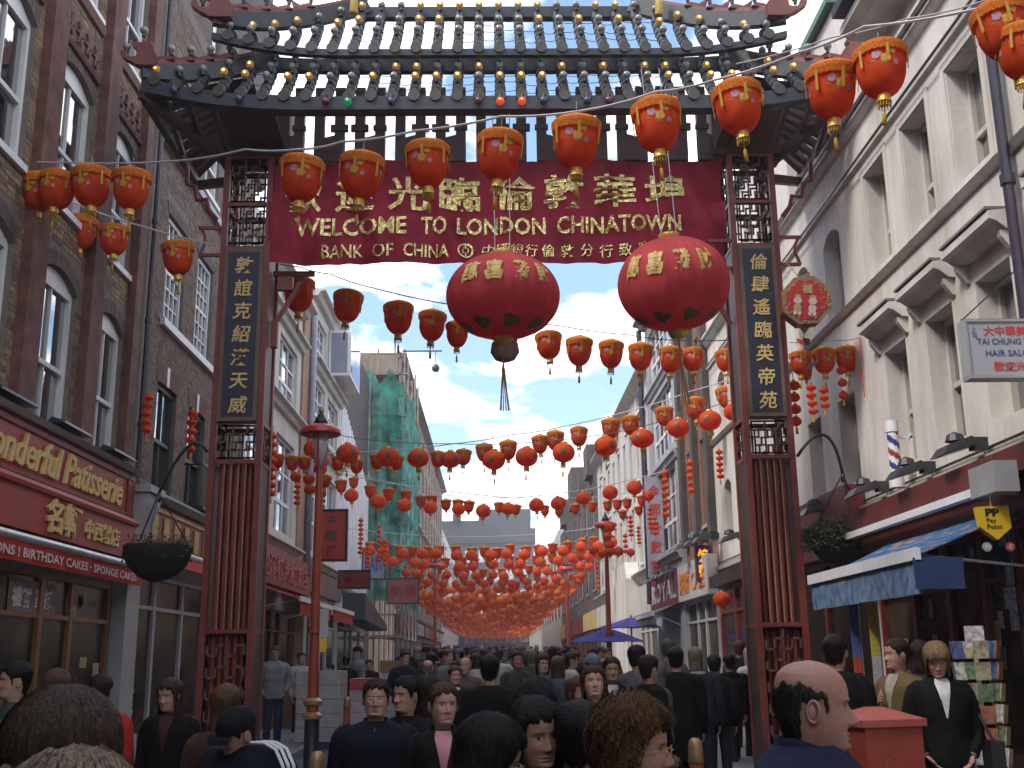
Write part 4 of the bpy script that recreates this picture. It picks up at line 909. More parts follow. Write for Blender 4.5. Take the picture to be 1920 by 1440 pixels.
def rib(x, y0, z0, y1, z1, bulbs, lit, r=0.070):
    P = lambda t: Vector((x, y0+(y1-y0)*t, z0+(z1-z0)*t-0.05*sin(pi*t)))
    mb = MB(); n = 6; pts = []; rr = []
    for i in range(n):
        a, b = i/n, (i+1)/n; pts += [P(a), P(b-0.01)]; rr += [r*1.12, r*0.93]
    mb.tube(pts, rr, 10); o = mb.build('roof_rib', M_grib, gate, smooth=True, angle=35)
    eave_disc(o, x, y0-0.02, z0-0.02, 0.082)
    for k, t in enumerate(bulbs):
        if t > 1: continue
        p = P(t)+Vector((0, -0.05, r+0.07)); bulb(p, 'amber' if lit(k) else 'off')
    return o
RL = random.Random(11)
for i in range(-16, 17):
    x = GX-0.02+i*0.30; ax = abs(x-GX)
    l0 = lift(x, LH, LA)
    if ax < LH-0.1:
        tmax = 1.0 if ax < 4.05 else max(0.25, (LH-ax)/0.95)
        y1 = LY0+(LY1-LY0)*tmax; z1 = LZ0+0.02+(LZ1-LZ0)*tmax+l0*0.8
        rib(x, LY0+0.02, LZ0+0.08+l0, y1, z1, [0.30, 0.62, 0.93] if tmax > 0.9 else [0.4, 0.9], lambda k: RL.random() < (0.48 if k == 0 else 0.38 if k == 1 else 0.03))
    if ax < UH-0.15:
        tmax = 1.0 if ax < 2.1 else max(0.3, (UH-ax)/2.05)
        l1 = lift(x, UH, UA); y1 = UY0+(UY1-UY0)*tmax; z1 = UZ0+(UZ1-UZ0)*tmax+l1*0.6
        rib(x, UY0+0.02, UZ0+0.06+l1, y1, z1-0.04, [0.25, 0.58, 0.95] if tmax > 0.8 else [0.35, 0.9], lambda k: RL.random() < (0.05 if k == 0 else 0.35 if k == 1 else 0.5))
for i in range(-15, 16):
    x = GX-0.02+i*0.30; k = RL.choice(('off', 'blue', 'maroon', 'red', 'amber', 'blue', 'green', 'maroon', 'red'))
    if k == 'off': continue
    RL.random() < 0.6 and bulb((x, LY0-0.09, 9.06+lift(x, LH, LA)), k, True)
# hip ridges and finials
def hip(sgn, xa, ya, za, xb, yb, zb, nm='hip_ridge', amt=0.25):
    mb = MB(); n = 14; pts = []
    for i in range(n+1):
        t = i/n; x = xa+(xb-xa)*t; y = ya+(yb-ya)*t; z = za+(zb-za)*t+amt*(1-t)**3-0.06*sin(pi*t); pts.append(Vector((x, y, z)))
    for i in range(n):
        a, b = pts[i], pts[i+1]; mb.bar(a, b, 0.12, 0.24)
    o = mb.build(nm, M_gbeam, gate)
    mb = MB()
    for i in range(n): mb.bar(pts[i]+Vector((0, 0, 0.155)), pts[i+1]+Vector((0, 0, 0.155)), 0.09, 0.07)
    mb.build('ridge_cap', M_gridge, o)
    for k in range(4):
        t = 0.16+0.16*k; i = int(t*n); p = pts[i]+Vector((0, 0, 0.18)); s = -sgn
        m2 = MB(); m2.prism([(-0.16, 0), (0.16, 0.02), (0.10, 0.08), (0.02, 0.07), (-0.06, 0.05), (-0.14, 0.10), (-0.20, 0.15), (-0.19, 0.09)], lambda u, v, d: (p.x+u*s, p.y+d, p.z+v+abs(u)*0.0), -0.035, 0.035); m2.build('ridge_flame', M_gridge, o)
        bulb(p+Vector((0.1*s, 0, 0.17)), 'off' if k % 3 else 'off', parent=gate)
    return pts
dr = [(430,230),(400,190),(352,150),(372,118),(380,88),(366,64),(345,55),(338,80),(322,98),(290,104),(268,100),(248,106),(236,84),(226,62),(206,50),(214,72),(236,90),(200,104),(165,110),(182,130),(196,152),(222,168),(238,205),(228,262),(190,268),(146,262),(126,238),(130,212),(112,194),(84,192),(66,212),(68,240),(92,262),(112,276),(150,306),(205,332),(226,352),(300,360),(430,358)]
def finial(sgn, x, y, z, k=0.0016, yaw=0.0):
    mb = MB(); poly = [((cx-430)*k, (352-cy)*k) for cx, cy in dr]
    c, s = cos(yaw), sin(yaw)
    fn = lambda u, v, d: (x+(-sgn)*u*c*1.0, y+abs(u)*s*0+d, z+v)
    mb.prism([(u, v) for u, v in poly], fn, -0.07, 0.07)
    o = mb.build('dragon_finial', M_gridge, gate)
    for q in ((-0.20, 0.30), (-0.42, 0.16)) if True else (): bulb((x-sgn*(q[0]-0.1)*1.0 if False else x+(-sgn)*q[0], y-0.02, z+q[1]+(0.22 if q[0] > -0.3 else 0.1)), 'off')
    return o
for sg in (-1, 1):
    hip(sg, GX+sg*UH, UY0, UZ0+0.30, GX+sg*2.05, UY1+0.02, UZ1+0.12)
    finial(sg, GX+sg*(UH-0.28), UY0-0.02, UZ0+0.52)
    hip(sg, GX+sg*LH, LY0, LZ0+0.30, GX+sg*3.3, LY1+0.05, LZ1+0.16, amt=0.16)
    finial(sg, GX+sg*(LH-0.2), LY0-0.02, LZ0+0.52, 0.00135)
    # sideways verge: underside rafters and diagonal beam beyond each column
    mb = MB(); mb.bar((GX+sg*LH, LY0+0.05, 9.30), (GX+sg*3.9, 15.4, 8.75), 0.09, 0.16); mb.build('hip_rafter', M_gbrown, gate)
    mb = MB(); mb.bar((GX+sg*LH, LY0+0.1, 9.34), (GX+sg*LH*0.995, 16.9, 9.30), 0.10, 0.18); mb.build('verge_beam', M_gbrown, gate)
    mb = MB(); mb.bar((GX+sg*LH, 16.9, 9.25), (GX+sg*3.9, 15.5, 8.7), 0.09, 0.14); mb.build('hip_rafter', M_gbrown, gate)
    for k in range(9):
        y = LY0+0.35+k*0.31; mb = MB(); yy = min(y, 15.4)
        mb.bar((GX+sg*(LH-0.02), y, 9.36), (GX+sg*3.75, 15.0+0.04*k, 10.0) if False else (GX+sg*3.7, y*0.35+15.2*0.65, 10.0), 0.10, 0.10); mb.build('side_rafter', M_grib if k % 2 else M_gbrown, gate)
    for k in range(5):
        x = GX+sg*(3.4+k*0.33); mb = MB(); mb.bar((x, LY0+0.12, 9.2+0.03*k), (x, 15.1, 8.95), 0.06, 0.08); mb.build('soffit_rafter', M_gbrown, gate)
    mb = MB(); mb.hexa([(GX+sg*3.2, LY0+0.3, 9.12), (GX+sg*4.0, LY0+0.3, 9.16), (GX+sg*4.0, 15.0, 8.98), (GX+sg*3.2, 15.0, 8.98), (GX+sg*3.2, LY0+0.3, 9.15), (GX+sg*4.0, LY0+0.3, 9.19), (GX+sg*4.0, 15.0, 9.02), (GX+sg*3.2, 15.0, 9.02)]); mb.build('soffit_board', M_gbrown, gate)
# sagging bulb leads across the ribs
def sag(mb, a, b, s, r=0.006, n=5):
    a = Vector(a); b = Vector(b); mb.tube([a.lerp(b, i/n)-Vector((0, 0, s*4*(i/n)*(1-i/n))) for i in range(n+1)], r, 3, cap=False)
mb = MB(); RW = random.Random(3)
for row, (y, z) in enumerate(((14.4, 10.4), (14.62, 10.66), (14.9, 11.0), (15.02, 11.15), (14.1, 9.42), (14.25, 9.62), (14.45, 9.86))):
    for i in range(-12, 12):
        if row < 4 and abs(i) > 7: continue
        x = GX-0.02+i*0.3; sag(mb, (x, y-0.03, z+RW.uniform(-0.03, 0.03)), (x+0.3, y-0.03, z+RW.uniform(-0.03, 0.03)), RW.uniform(0.02, 0.07))
mb.build('bulb_leads', M_black, gate)['kind'] = 'stuff'
# long tassels hanging off the ridge corners
for x, y, z in ((GX-2.2, 15.0, 11.55), (GX+2.4, 15.0, 11.5)):
    mb = MB(); n = 1 if abs(x-GX) > 1 else 1
    mb.lathe([(0.02, 0.0), (0.035, -0.05), (0.05, -0.2), (0.065, -0.48), (0.05, -0.5)], (x, y-0.25, z), 10)
    tag(mb.build('gold_tassel', mat('gold_cord', (0.50, 0.34, 0.08), 0.7, 0.2, 30), smooth=True), {True: 'long gold tassel hanging at the left end of the gate ridge', False: 'long gold tassel hanging at the right end of the gate ridge'}[x < GX] if abs(x-GX) > 1 else 'small gold tassel dangling at the top middle of the gate roof', 'tassel')

# ------------------------------------------------------------------ welcome banner
ban = thing('welcome_banner', 'dark red satin banner with gilt welcome lettering hung between the gate columns', 'banner')
M_ban = cloth_thru('crimson_satin', (0.30, 0.018, 0.045), 0.35, 0.45, 0.2, 2.5, col2=(0.22, 0.012, 0.03))
BX0, BX1, BZ0, BZ1 = -3.24, 3.42, 7.20, 8.78
def banf(u, v, d):
    t = (u-BX0)/(BX1-BX0); q = (v-BZ0)/(BZ1-BZ0)
    w = 0.04*sin(u*2.3+q*1.5)+0.024*sin(u*7.1+v*2.0)+0.018*sin(u*13+q*4+sin(u*3))+0.02*sin(v*5+u)+0.010*sin(u*23+v*9)
    edge = 0.12*max(0, (t-0.93)/0.07)**1.5*sin(q*9+1)
    return (u, 15.05-d+w+edge, v+0.02*sin(u*3)*(1-q)-0.03*(1-q)*sin(pi*t))
mb = MB(); nu, nv = 140, 28
vs = [banf(BX0+(BX1-BX0)*i/nu, BZ0+(BZ1-BZ0)*j/nv, 0) for i in range(nu+1) for j in range(nv+1)]
mb.add(vs, [(i*(nv+1)+j, (i+1)*(nv+1)+j, (i+1)*(nv+1)+j+1, i*(nv+1)+j+1) for i in range(nu) for j in range(nv)])
cl = mb.build('cloth', M_ban, ban, smooth=True)
M_foil = mat('crinkled_gold_foil', (0.78, 0.62, 0.26), 0.22, 0.35, 22, 0.9, 30, metal=0.75, col2=(0.35, 0.25, 0.07))
def bpx(px, py): p = atY(px, py, 15.05); return p.x, p.z
def btext(s, px0, px1, py0, py1, bold, nm='lettering', keep=False, shear=0.0):
    x0, z0 = bpx(px0, py1); x1, z1 = bpx(px1, py0); mb = MB(); add_text(mb, s, banf, x0, x1, z0, z1, 0.012, 0.03, bold=bold, keep=keep, shear=shear); return mb.build(nm, M_foil, cl)
for c, px in zip('歡迎光臨倫敦華埠', (566, 665, 765, 862, 965, 1057, 1152, 1248)): btext(c, px-38, px+38, 332+(px-900)*-0.012, 394+(px-900)*-0.012, 0.022)
for wd, a, b in (('WELCOME', 552, 763), ('TO', 790, 838), ('LONDON', 857, 1023), ('CHINATOWN', 1044, 1276)): btext(wd, a, b, 407-(a-550)*0.006, 442-(a-550)*0.012, 0.022)
for wd, a, b in (('BANK', 603, 681), ('OF', 697, 738), ('CHINA', 757, 842)): btext(wd, a, b, 457, 482, 0.014)
for i, c in enumerate('中國銀行'): btext(c, 902+i*27, 925+i*27, 456, 480, 0.004, shear=0.15)
for i, c in enumerate('倫敦分行致意'): btext(c, 1016+i*36, 1040+i*36, 455, 479, 0.010)
x0, z0 = bpx(873, 468); mb = MB(); r1, r2 = 0.115, 0.088; k = 28
vs = [banf(x0+r1*cos(2*pi*j/k), z0+r1*sin(2*pi*j/k), 0.03) for j in range(k)]+[banf(x0+r2*cos(2*pi*j/k), z0+r2*sin(2*pi*j/k), 0.03) for j in range(k)]
mb.add(vs, [(j, (j+1) % k, (j+1) % k+k, j+k) for j in range(k)])
for a, b, c, d in ((-0.012, 0.012, 0.03, 0.10), (-0.012, 0.012, -0.10, -0.03), (-0.045, 0.045, 0.03, 0.045), (-0.045, 0.045, -0.045, -0.03), (-0.045, -0.03, -0.03, 0.03), (0.03, 0.045, -0.03, 0.03)):
    mb.add([banf(x0+a, z0+c, 0.03), banf(x0+b, z0+c, 0.03), banf(x0+b, z0+d, 0.03), banf(x0+a, z0+d, 0.03)], [(0, 1, 2, 3)])
mb.build('coin_emblem', M_foil, cl)

# ------------------------------------------------------------------ right side shops and signs
shop = thing('newsagent_shop', 'dark red newsagent shop front with crowded windows under the blue awning', 'shop front')
mb = MB(); fbox(mb, fR, 3.2, 14.9, 2.92, 3.44, 0.02, 0.30); fbox(mb, fR, 3.2, 14.9, 3.20, 3.44, 0.31, 0.40); fa = mb.build('fascia', mat('maroon_board', (0.11, 0.02, 0.018), 0.5, 0.3, 4), shop)
shopfront(shop, fR, 6.2, 14.6, 2.85, [1.3, -0.9, 1.2, 1.2, 0.8, -0.95, 1.1, 1.2], M_dred, M_shopin, d=0.03, stall=0.6)
# papers stuck in the windows
for k in range(46):
    y = RND.uniform(8.2, 14.3); z = RND.choice((RND.uniform(0.9, 2.1), RND.uniform(2.3, 2.7))); mb = MB(); w = RND.uniform(0.1, 0.24); h = RND.uniform(0.12, 0.26)
    fbox(mb, fR, y, y+w, z, min(z+h, 2.78), 0.036, 0.04); c = RND.choice(((0.5, 0.48, 0.42), (0.42, 0.12, 0.06), (0.1, 0.14, 0.3), (0.5, 0.38, 0.08), (0.12, 0.12, 0.12), (0.3, 0.3, 0.28)))
    mb.build('poster', mat('poster_%d' % int(c[0]*100+c[1]*10), c, 0.6, 0.5, 18), shop)
for y, z0, z1, c in ((9.0, 0.4, 2.5, (0.42, 0.30, 0.05)), (9.05, 0.3, 1.75, (0.42, 0.38, 0.30))):
    mb = MB(); fbox(mb, fR, y, y+0.55, z0, z1, 0.05+z1*0.002, 0.055+z1*0.002); mb.build('door_poster', mat('door_poster_%d' % int(c[2]*100), c, 0.6, 0.12, 5), shop)
M_sky = mat('awning_cloud_print', (0.60, 0.40, 0.36), 0.75, 0.12, 3.2, col2=(0.04, 0.20, 0.42), detail=6)
t = M_sky.node_tree; M_sky.node_tree.nodes['Principled BSDF'].inputs['Transmission Weight'].default_value = 0; rp = [n for n in t.nodes if n.type == 'VALTORGB'][0]; rp.color_ramp.elements[0].position = 0.50; rp.color_ramp.elements[0].color = (0.035, 0.19, 0.42, 1); rp.color_ramp.elements[1].position = 0.62; rp.color_ramp.elements[1].color = (0.50, 0.33, 0.30, 1)
mpn = t.nodes.new('ShaderNodeMapping'); mpn.inputs['Scale'].default_value = (3.5, 0.8, 3.5); nz = [n for n in t.nodes if n.type == 'TEX_NOISE'][0]; tcn = [n for n in t.nodes if n.type == 'TEX_COORD'][0]; t.links.new(tcn.outputs['Object'], mpn.inputs[0]); t.links.new(mpn.outputs[0], nz.inputs['Vector'])
tl_ = t.nodes.new('ShaderNodeBsdfTranslucent'); ml_ = t.nodes.new('ShaderNodeMixShader'); ml_.inputs[0].default_value = 0.5; t.links.new(rp.outputs[0], tl_.inputs[0]); t.links.new(t.nodes['Principled BSDF'].outputs[0], ml_.inputs[1]); t.links.new(tl_.outputs[0], ml_.inputs[2]); t.links.new(ml_.outputs[0], t.nodes['Material Output'].inputs[0])
M_skyd = mat('awning_valance_print', (0.14, 0.20, 0.28), 0.8, 0.2, 9, col2=(0.03, 0.10, 0.24))
ba = awning('blue awning printed with pink clouds over the newsagent right of the gate', fR, 9.95, 13.4, 2.50, 3.06, 1.22, M_sky, 0.30, bar=M_white, mval=M_skyd, sag=0.03)
mb = MB(); fbox(mb, fR, 9.9, 14.6, 3.08, 3.16, 0.40, 0.5); mb.build('cassette', M_white, ba)
mb = MB(); fbox(mb, fR, 9.72, 10.25, 3.02, 3.30, 0.40, 0.62); mb.build('housing_box', M_greyw, ba)
mb = MB(); fbox(mb, fR, 9.93, 9.96, 2.18, 2.46, 0.9, 1.34); mb.build('valance_return', mat('deep_blue_cloth', (0.012, 0.035, 0.12), 0.8, 0.2), ba)
# payment sign: yellow pentagon
pp_ = thing('payment_sign', 'yellow pentagon payment sign hanging at the end of the blue awning', 'sign')
mb = MB(); P0 = atY(1826, 952, 10.0); x0 = P0.x; w = 0.30; zt = P0.z; fp = lambda u, v, d: (x0+u, 9.98-d, zt+v)
mb.prism([(0, 0), (0.02, -0.19), (0.16, -0.30), (0.30, -0.19), (0.29, 0.01)], fp, -0.04, 0.04); pan = mb.build('panel', M_yell, pp_)
mb = MB(); M_ink = mat('black_ink', (0.015, 0.013, 0.01), 0.5, 0)
fl_ = lambda u, v, d: fp(u, v, 0.04+d)
add_text(mb, 'Pay', fl_, 0.075, 0.165, -0.155, -0.105, 0, 0.003, bold=0.02, keep=False); add_text(mb, 'Point', fl_, 0.075, 0.215, -0.205, -0.16, 0, 0.003, bold=0.02)
add_text(mb, 'PP', fl_, 0.07, 0.20, -0.09, -0.015, 0, 0.003, bold=0.06); mb.build('lettering', M_ink, pan)
mb = MB(); mb.tube([fp(0.15, 0.0, 0.0), fp(0.15, 0.12, 0.0), (XR, 9.98, zt+0.12)], 0.012, 5); mb.build('hanger', M_steel, pp_)
for dx, c in ((0.07, (0.30, 0.34, 0.33)), (0.28, (0.4, 0.08, 0.08))):
    mb = MB(); k = 16; cx, cz = x0+dx, zt-0.36
    mb.prism([(0.042*cos(2*pi*j/k), 0.042*sin(2*pi*j/k)) for j in range(k)], lambda u, v, d: (cx+u, 9.98-d, cz+v), -0.01, 0.01); lab = 'round white payment badge under the yellow sign' if dx < 0.1 else 'round red payment badge under the yellow sign'
    bd = thing('badge', lab, 'badge'); mb.build('disc', mat('badge_%d' % int(dx*100), c, 0.4, 0.1), bd); mb = MB(); add_text(mb, 'C' if dx > 0.1 else 'n', lambda u, v, d: (cx+u, 9.965-d, cz+v), -0.018, 0.018, -0.02, 0.02, 0, 0.002, bold=0.03); mb.build('mark', M_white, bd)
# hair salon box sign
hs = thing('hair_salon_sign', 'white box sign for the hair salon jutting from the cream wall at the right edge', 'sign')
HX0, HX1, HZ0, HZ1, HY = 4.33, 5.09, 4.05, 4.58, 9.62
mb = MB(); mb.box(HX0, HX1, HY, HY+0.14, HZ0, HZ1); bx = mb.build('box', mat('sign_face_white', (0.38, 0.40, 0.44), 0.35, 0.04, 2), hs)
mb = MB()
for q in ((HX0-0.01, HX1, HZ0-0.015, HZ0+0.012), (HX0-0.01, HX1, HZ1-0.012, HZ1+0.015), (HX0-0.012, HX0+0.012, HZ0+0.013, HZ1-0.013)): mb.box(q[0], q[1], HY-0.012, HY+0.152, q[2], q[3])
mb.build('rim', M_greyw, bx)
hf = lambda u, v, d: (u, HY-d, v); M_sr = mat('sign_red_print', (0.55, 0.06, 0.06), 0.5, 0); M_sb = mat('sign_blue_print', (0.06, 0.08, 0.25), 0.5, 0)
mb = MB(); add_text(mb, '大中華美髮', hf, HX0+0.16, HX0+0.66, HZ1-0.15, HZ1-0.05, 0, 0.004, bold=0.025); add_text(mb, '歡迎光臨', hf, HX0+0.22, HX0+0.62, HZ0+0.05, HZ0+0.14, 0, 0.004, bold=0.025); mb.build('lettering', M_sr, bx)
mb = MB(); add_text(mb, 'TAI CHUNG WAH', hf, HX0+0.09, HX0+0.70, HZ0+0.30, HZ0+0.36, 0, 0.004, bold=0.015); add_text(mb, 'HAIR SALON', hf, HX0+0.16, HX0+0.62, HZ0+0.19, HZ0+0.25, 0, 0.004, bold=0.015); add_text(mb, '上', hf, HX0+0.05, HX0+0.10, HZ1-0.11, HZ1-0.055, 0, 0.004); add_text(mb, '海', hf, HX0+0.05, HX0+0.10, HZ1-0.17, HZ1-0.115, 0, 0.004); mb.build('lettering', M_sb, bx)
mb = MB(); mb.tube([(HX0, HY+0.07, HZ1+0.02), (XR, HY+0.3, 5.25)], 0.007, 4); mb.tube([(HX0, HY+0.07, HZ1+0.03), (XR, HY+0.07, HZ1+0.03)], 0.012, 5); mb.build('stay', M_black, hs)
# barber pole
bp_ = thing('barber_pole', 'striped red white and blue barber pole in a white case on the cream wall', 'barber pole')
mb = MB(); c0 = atX(1677, 850, 4.86); cx, cy, cz = c0.x, c0.y, c0.z
mb.lathe([(0.001, 0.40), (0.075, 0.40), (0.08, 0.28), (0.08, 0.26)], (cx, cy, cz), 14); mb.lathe([(0.08, -0.26), (0.085, -0.30), (0.085, -0.42), (0.001, -0.43)], (cx, cy, cz), 14); mb.build('case', M_white, bp_, smooth=True, angle=40)
cols = [M_white, M_red, M_white, mat('barber_blue', (0.03, 0.04, 0.2), 0.4, 0)]; mb = MB(); n = 24; m_ = 26
for i in range(m_):
    for j in range(n):
        z0 = cz-0.26+0.52*i/m_; z1 = cz-0.26+0.52*(i+1)/m_; a0 = 2*pi*j/n; a1 = 2*pi*(j+1)/n; r = 0.068
        s = int(((j/n)+(i/m_)*1.6)*4*1.0) % 4
        mb.add([(cx+r*cos(a0), cy+r*sin(a0), z0), (cx+r*cos(a1), cy+r*sin(a1), z0), (cx+r*cos(a1), cy+r*sin(a1), z1), (cx+r*cos(a0), cy+r*sin(a0), z1)], [(0, 1, 2, 3)], s)
mb.build('striped_roller', cols, bp_, smooth=True)
mb = MB(); mb.bar((cx, cy, cz+0.2), (XR, cy, cz+0.2), 0.03); mb.bar((cx, cy, cz-0.2), (XR, cy, cz-0.2), 0.03); mb.bar((XR-0.02, cy, cz-0.25), (XR-0.02, cy, cz+0.25), 0.03); mb.build('bracket', M_white, bp_)
# floodlights above the fascia
def floodlight(y, X, z, lab, side=-1, s=1.0):
    f = thing('floodlight', lab, 'floodlight', (0, 0, 0), 0, 'black floodlights above the shop signs')
    sx = side; w = 0.17*s
    mb = MB(); a = lambda u, v, d: (X+sx*(d), y+u, z+v)
    mb.hexa([a(-w, -0.03*s, 0.18*s), a(w, -0.03*s, 0.18*s), a(w, -0.12*s, 0.50*s), a(-w, -0.12*s, 0.50*s), a(-w*0.8, 0.05*s, 0.22*s), a(w*0.8, 0.05*s, 0.22*s), a(w*0.8, -0.03*s, 0.44*s), a(-w*0.8, -0.03*s, 0.44*s)])
    mb.build('hood', M_black, f)
    mb = MB(); mb.lathe([(0.001, 0.09*s), (0.07*s, 0.06*s), (0.09*s, 0.0)], a(0, 0.02*s, 0.32*s), 10); mb.box(min(X+sx*0.05*s, X+sx*0.18*s), max(X+sx*0.05*s, X+sx*0.18*s), y-0.06*s, y+0.06*s, z-0.06*s, z+0.05*s); mb.build('body', mat('charcoal_cast', (0.03, 0.03, 0.035), 0.5, 0.2), f)
    mb = MB(); mb.tube([(X, y, z-0.12*s), (X+sx*0.05*s, y, z-0.10*s), (X+sx*0.1*s, y, z)], 0.012*s, 5); mb.build('stem', M_steel, f)
    mb = MB(); b = [a(-w*0.85, -0.036*s, 0.2*s), a(w*0.85, -0.036*s, 0.2*s), a(w*0.85, -0.122*s, 0.48*s), a(-w*0.85, -0.122*s, 0.48*s)]
    mb.add(b, [(0, 1, 2, 3)]); mb.build('lens', mat('floodlight_glass', (0.10, 0.10, 0.10), 0.2, 0.2), f)
for (px, py), nm in zip(((1800, 832), (1708, 876), (1626, 912), (1532, 950)), ('nearest the hair salon sign', 'below the barber pole', 'left of the barber pole', 'just right of the gate column')):
    p = atX(px, py, 4.78); floodlight(p.y, XR, p.z, 'black floodlight %s on the cream wall' % nm, -1, 1.15)
for k, (y, z) in enumerate(((22.0, 3.95), (24.8, 4.25), (26.0, 4.3), (27.4, 4.35), (30.2, 3.9), (31.2, 3.9), (32.2, 3.9), (33.2, 3.9))):
    floodlight(y, XR, z, 'black floodlight, %s in the row above the shop signs beyond the right gate column' % ordinal(k), -1, 1.3)
# shops further along on the right
def rshop(y0, y1, fcol, label, ftext=None, tcol=None, ztop=3.9, fz=3.0, sign=None, fr=M_dred):
    s = thing('restaurant_shop', label, 'shop'); fn = FR(XR)
    mb = MB(); fbox(mb, fn, y0, y1, fz, ztop, 0.02, 0.28); f = mb.build('fascia', fcol, s)
    if ftext: mb = MB(); add_text(mb, ftext, lambda u, v, d: fn(y1-(u-y0), v, 0.28+d), y0+0.3, y1-0.3, fz+0.15, ztop-0.2, 0, 0.02, bold=0.02); mb.build('lettering', tcol, f)
    shopfront(s, fn, y0+0.05, y1-0.05, fz-0.02, [1.2, -0.9, 1.2], fr, M_glassb if RND.random() < 0.5 else M_shopin, d=0.03)
    return s
rshop(15.0, 20.5, M_dred, 'dark red shop front right behind the right gate column')
rshop(20.6, 25.1, mat('black_fascia', (0.03, 0.02, 0.02), 0.5), 'dark canopied shop front with spotlights left of the right gate column', fz=3.1, ztop=3.35)
rshop(25.3, 29.4, mat('pale_fascia', (0.45, 0.44, 0.42), 0.5), 'glass fronted shop with white and orange lettered sign', '燒臘 CAFE', mat('orange_letters', (0.6, 0.2, 0.04), 0.5), fr=M_greyw)
rshop(29.5, 34.6, mat('plum_fascia', (0.17, 0.02, 0.05), 0.5), 'plum framed shop with a grey carved sign and sage green awning', 'ROYAL', mat('pale_letters', (0.5, 0.48, 0.45), 0.5), fr=mat('plum_paint', (0.15, 0.015, 0.04), 0.5))
awning('small sage green awning of the plum framed shop', FR(XR), 30.0, 33.5, 2.75, 3.1, 0.8, cloth_thru('sage_cloth', (0.22, 0.25, 0.16), 0.3), 0.2)
for k in range(4): rshop(34.9+k*4.8, 39.4+k*4.8, RND.choice((M_dred, M_cream2, M_goldp)), 'shop front, %s past the drainpipe on the right' % ordinal(k), fr=M_cream2)
for k in range(4): rshop(54.5+k*8, 62+k*8, RND.choice((M_dred, M_red, M_goldp)), 'distant shop front, %s below the dark turreted building' % ordinal(k))
bs = thing('projecting_sign', 'navy box sign with glowing orange characters over the right shops', 'sign'); mb = MB(); mb.box(4.70, 5.05, 25.9, 26.1, 3.30, 4.15); b_ = mb.build('box', mat('navy_panel', (0.03, 0.03, 0.10), 0.4), bs); mb = MB(); add_text(mb, '燒', lambda u, v, d: (u, 25.9-d, v), 4.74, 5.0, 3.76, 4.06, 0, 0.02, bold=0.04); add_text(mb, '臘', lambda u, v, d: (u, 25.9-d, v), 4.74, 5.0, 3.40, 3.70, 0, 0.02, bold=0.04); mb.build('lettering', emis('lit_orange', (0.8, 0.3, 0.02), (1, 0.35, 0.02), 0.5), b_)
vs_ = thing('vertical_sign', 'tall narrow lilac grey sign with red characters on the cream terrace', 'sign'); mb = MB(); mb.box(4.55, 5.05, 32.9, 33.05, 3.9, 6.9); b_ = mb.build('board', mat('lilac_board', (0.36, 0.34, 0.40), 0.5), vs_)
for i, c in enumerate('金都計數室'):
    mb = MB(); add_text(mb, c, lambda u, v, d: (u, 32.9-d, v), 4.63, 4.97, 6.28-i*0.56, 6.66-i*0.56, 0, 0.01, bold=0.02); mb.build('character', M_sr, b_)
def vsign(nm, lab, x0, x1, y, z0, z1, m, txt, tm, vert=False, cat='sign'):
    s = thing(nm, lab, cat); mb = MB(); mb.box(x0, x1, y, y+0.12, z0, z1); b = mb.build('board', m, s); mb = MB(); e = 0.05
    for q in ((x0-e, x1+e, z0-e, z0), (x0-e, x1+e, z1, z1+e), (x0-e, x0, z0, z1), (x1, x1+e, z0, z1)): mb.box(q[0], q[1], y-0.02, y+0.14, q[2], q[3])
    mb.build('frame', M_black, b)
    if vert:
        n = len(txt); h = (z1-z0)/n
        for i, c in enumerate(txt): mb = MB(); k = min(h, x1-x0)*0.36; zc = z1-h*(i+0.5); xc = (x0+x1)/2; add_text(mb, c, lambda u, v, d: (u, y-d, v), xc-k, xc+k, zc-k, zc+k, 0, 0.012, bold=0.02); mb.build('character', tm, b)
    else: mb = MB(); add_text(mb, txt, lambda u, v, d: (u, y-d, v), x0+0.08, x1-0.08, z0+(z1-z0)*0.25, z1-(z1-z0)*0.25, 0, 0.012, bold=0.015); mb.build('lettering', tm, b)
    return s
vsign('hanging_sign', 'framed red hanging sign with dark characters behind the red lamp post', -4.15, -3.50, 26.0, 3.93, 5.05, mat('sign_red_b', (0.40, 0.04, 0.03), 0.5), '金龍樓', mat('brown_ink', (0.12, 0.05, 0.03), 0.6), True)
vsign('hanging_sign', 'small wide dark red hanging sign beyond the first red sign', -4.30, -3.50, 31.0, 3.60, 4.02, M_dred, '海鮮', M_dred)
vsign('hanging_sign', 'lilac board lettered HAST in front of the green netting', -5.2, -4.35, 44.0, 4.75, 5.9, mat('lilac_sign', (0.25, 0.26, 0.36), 0.5), 'HAST', mat('navy_ink', (0.05, 0.06, 0.22), 0.5))
vsign('hanging_sign', 'pink board with red characters below the green netting', -4.6, -3.3, 48.0, 4.0, 5.0, mat('pink_sign', (0.30, 0.09, 0.10), 0.5), '新華', mat('red_ink2', (0.3, 0.02, 0.02), 0.5))
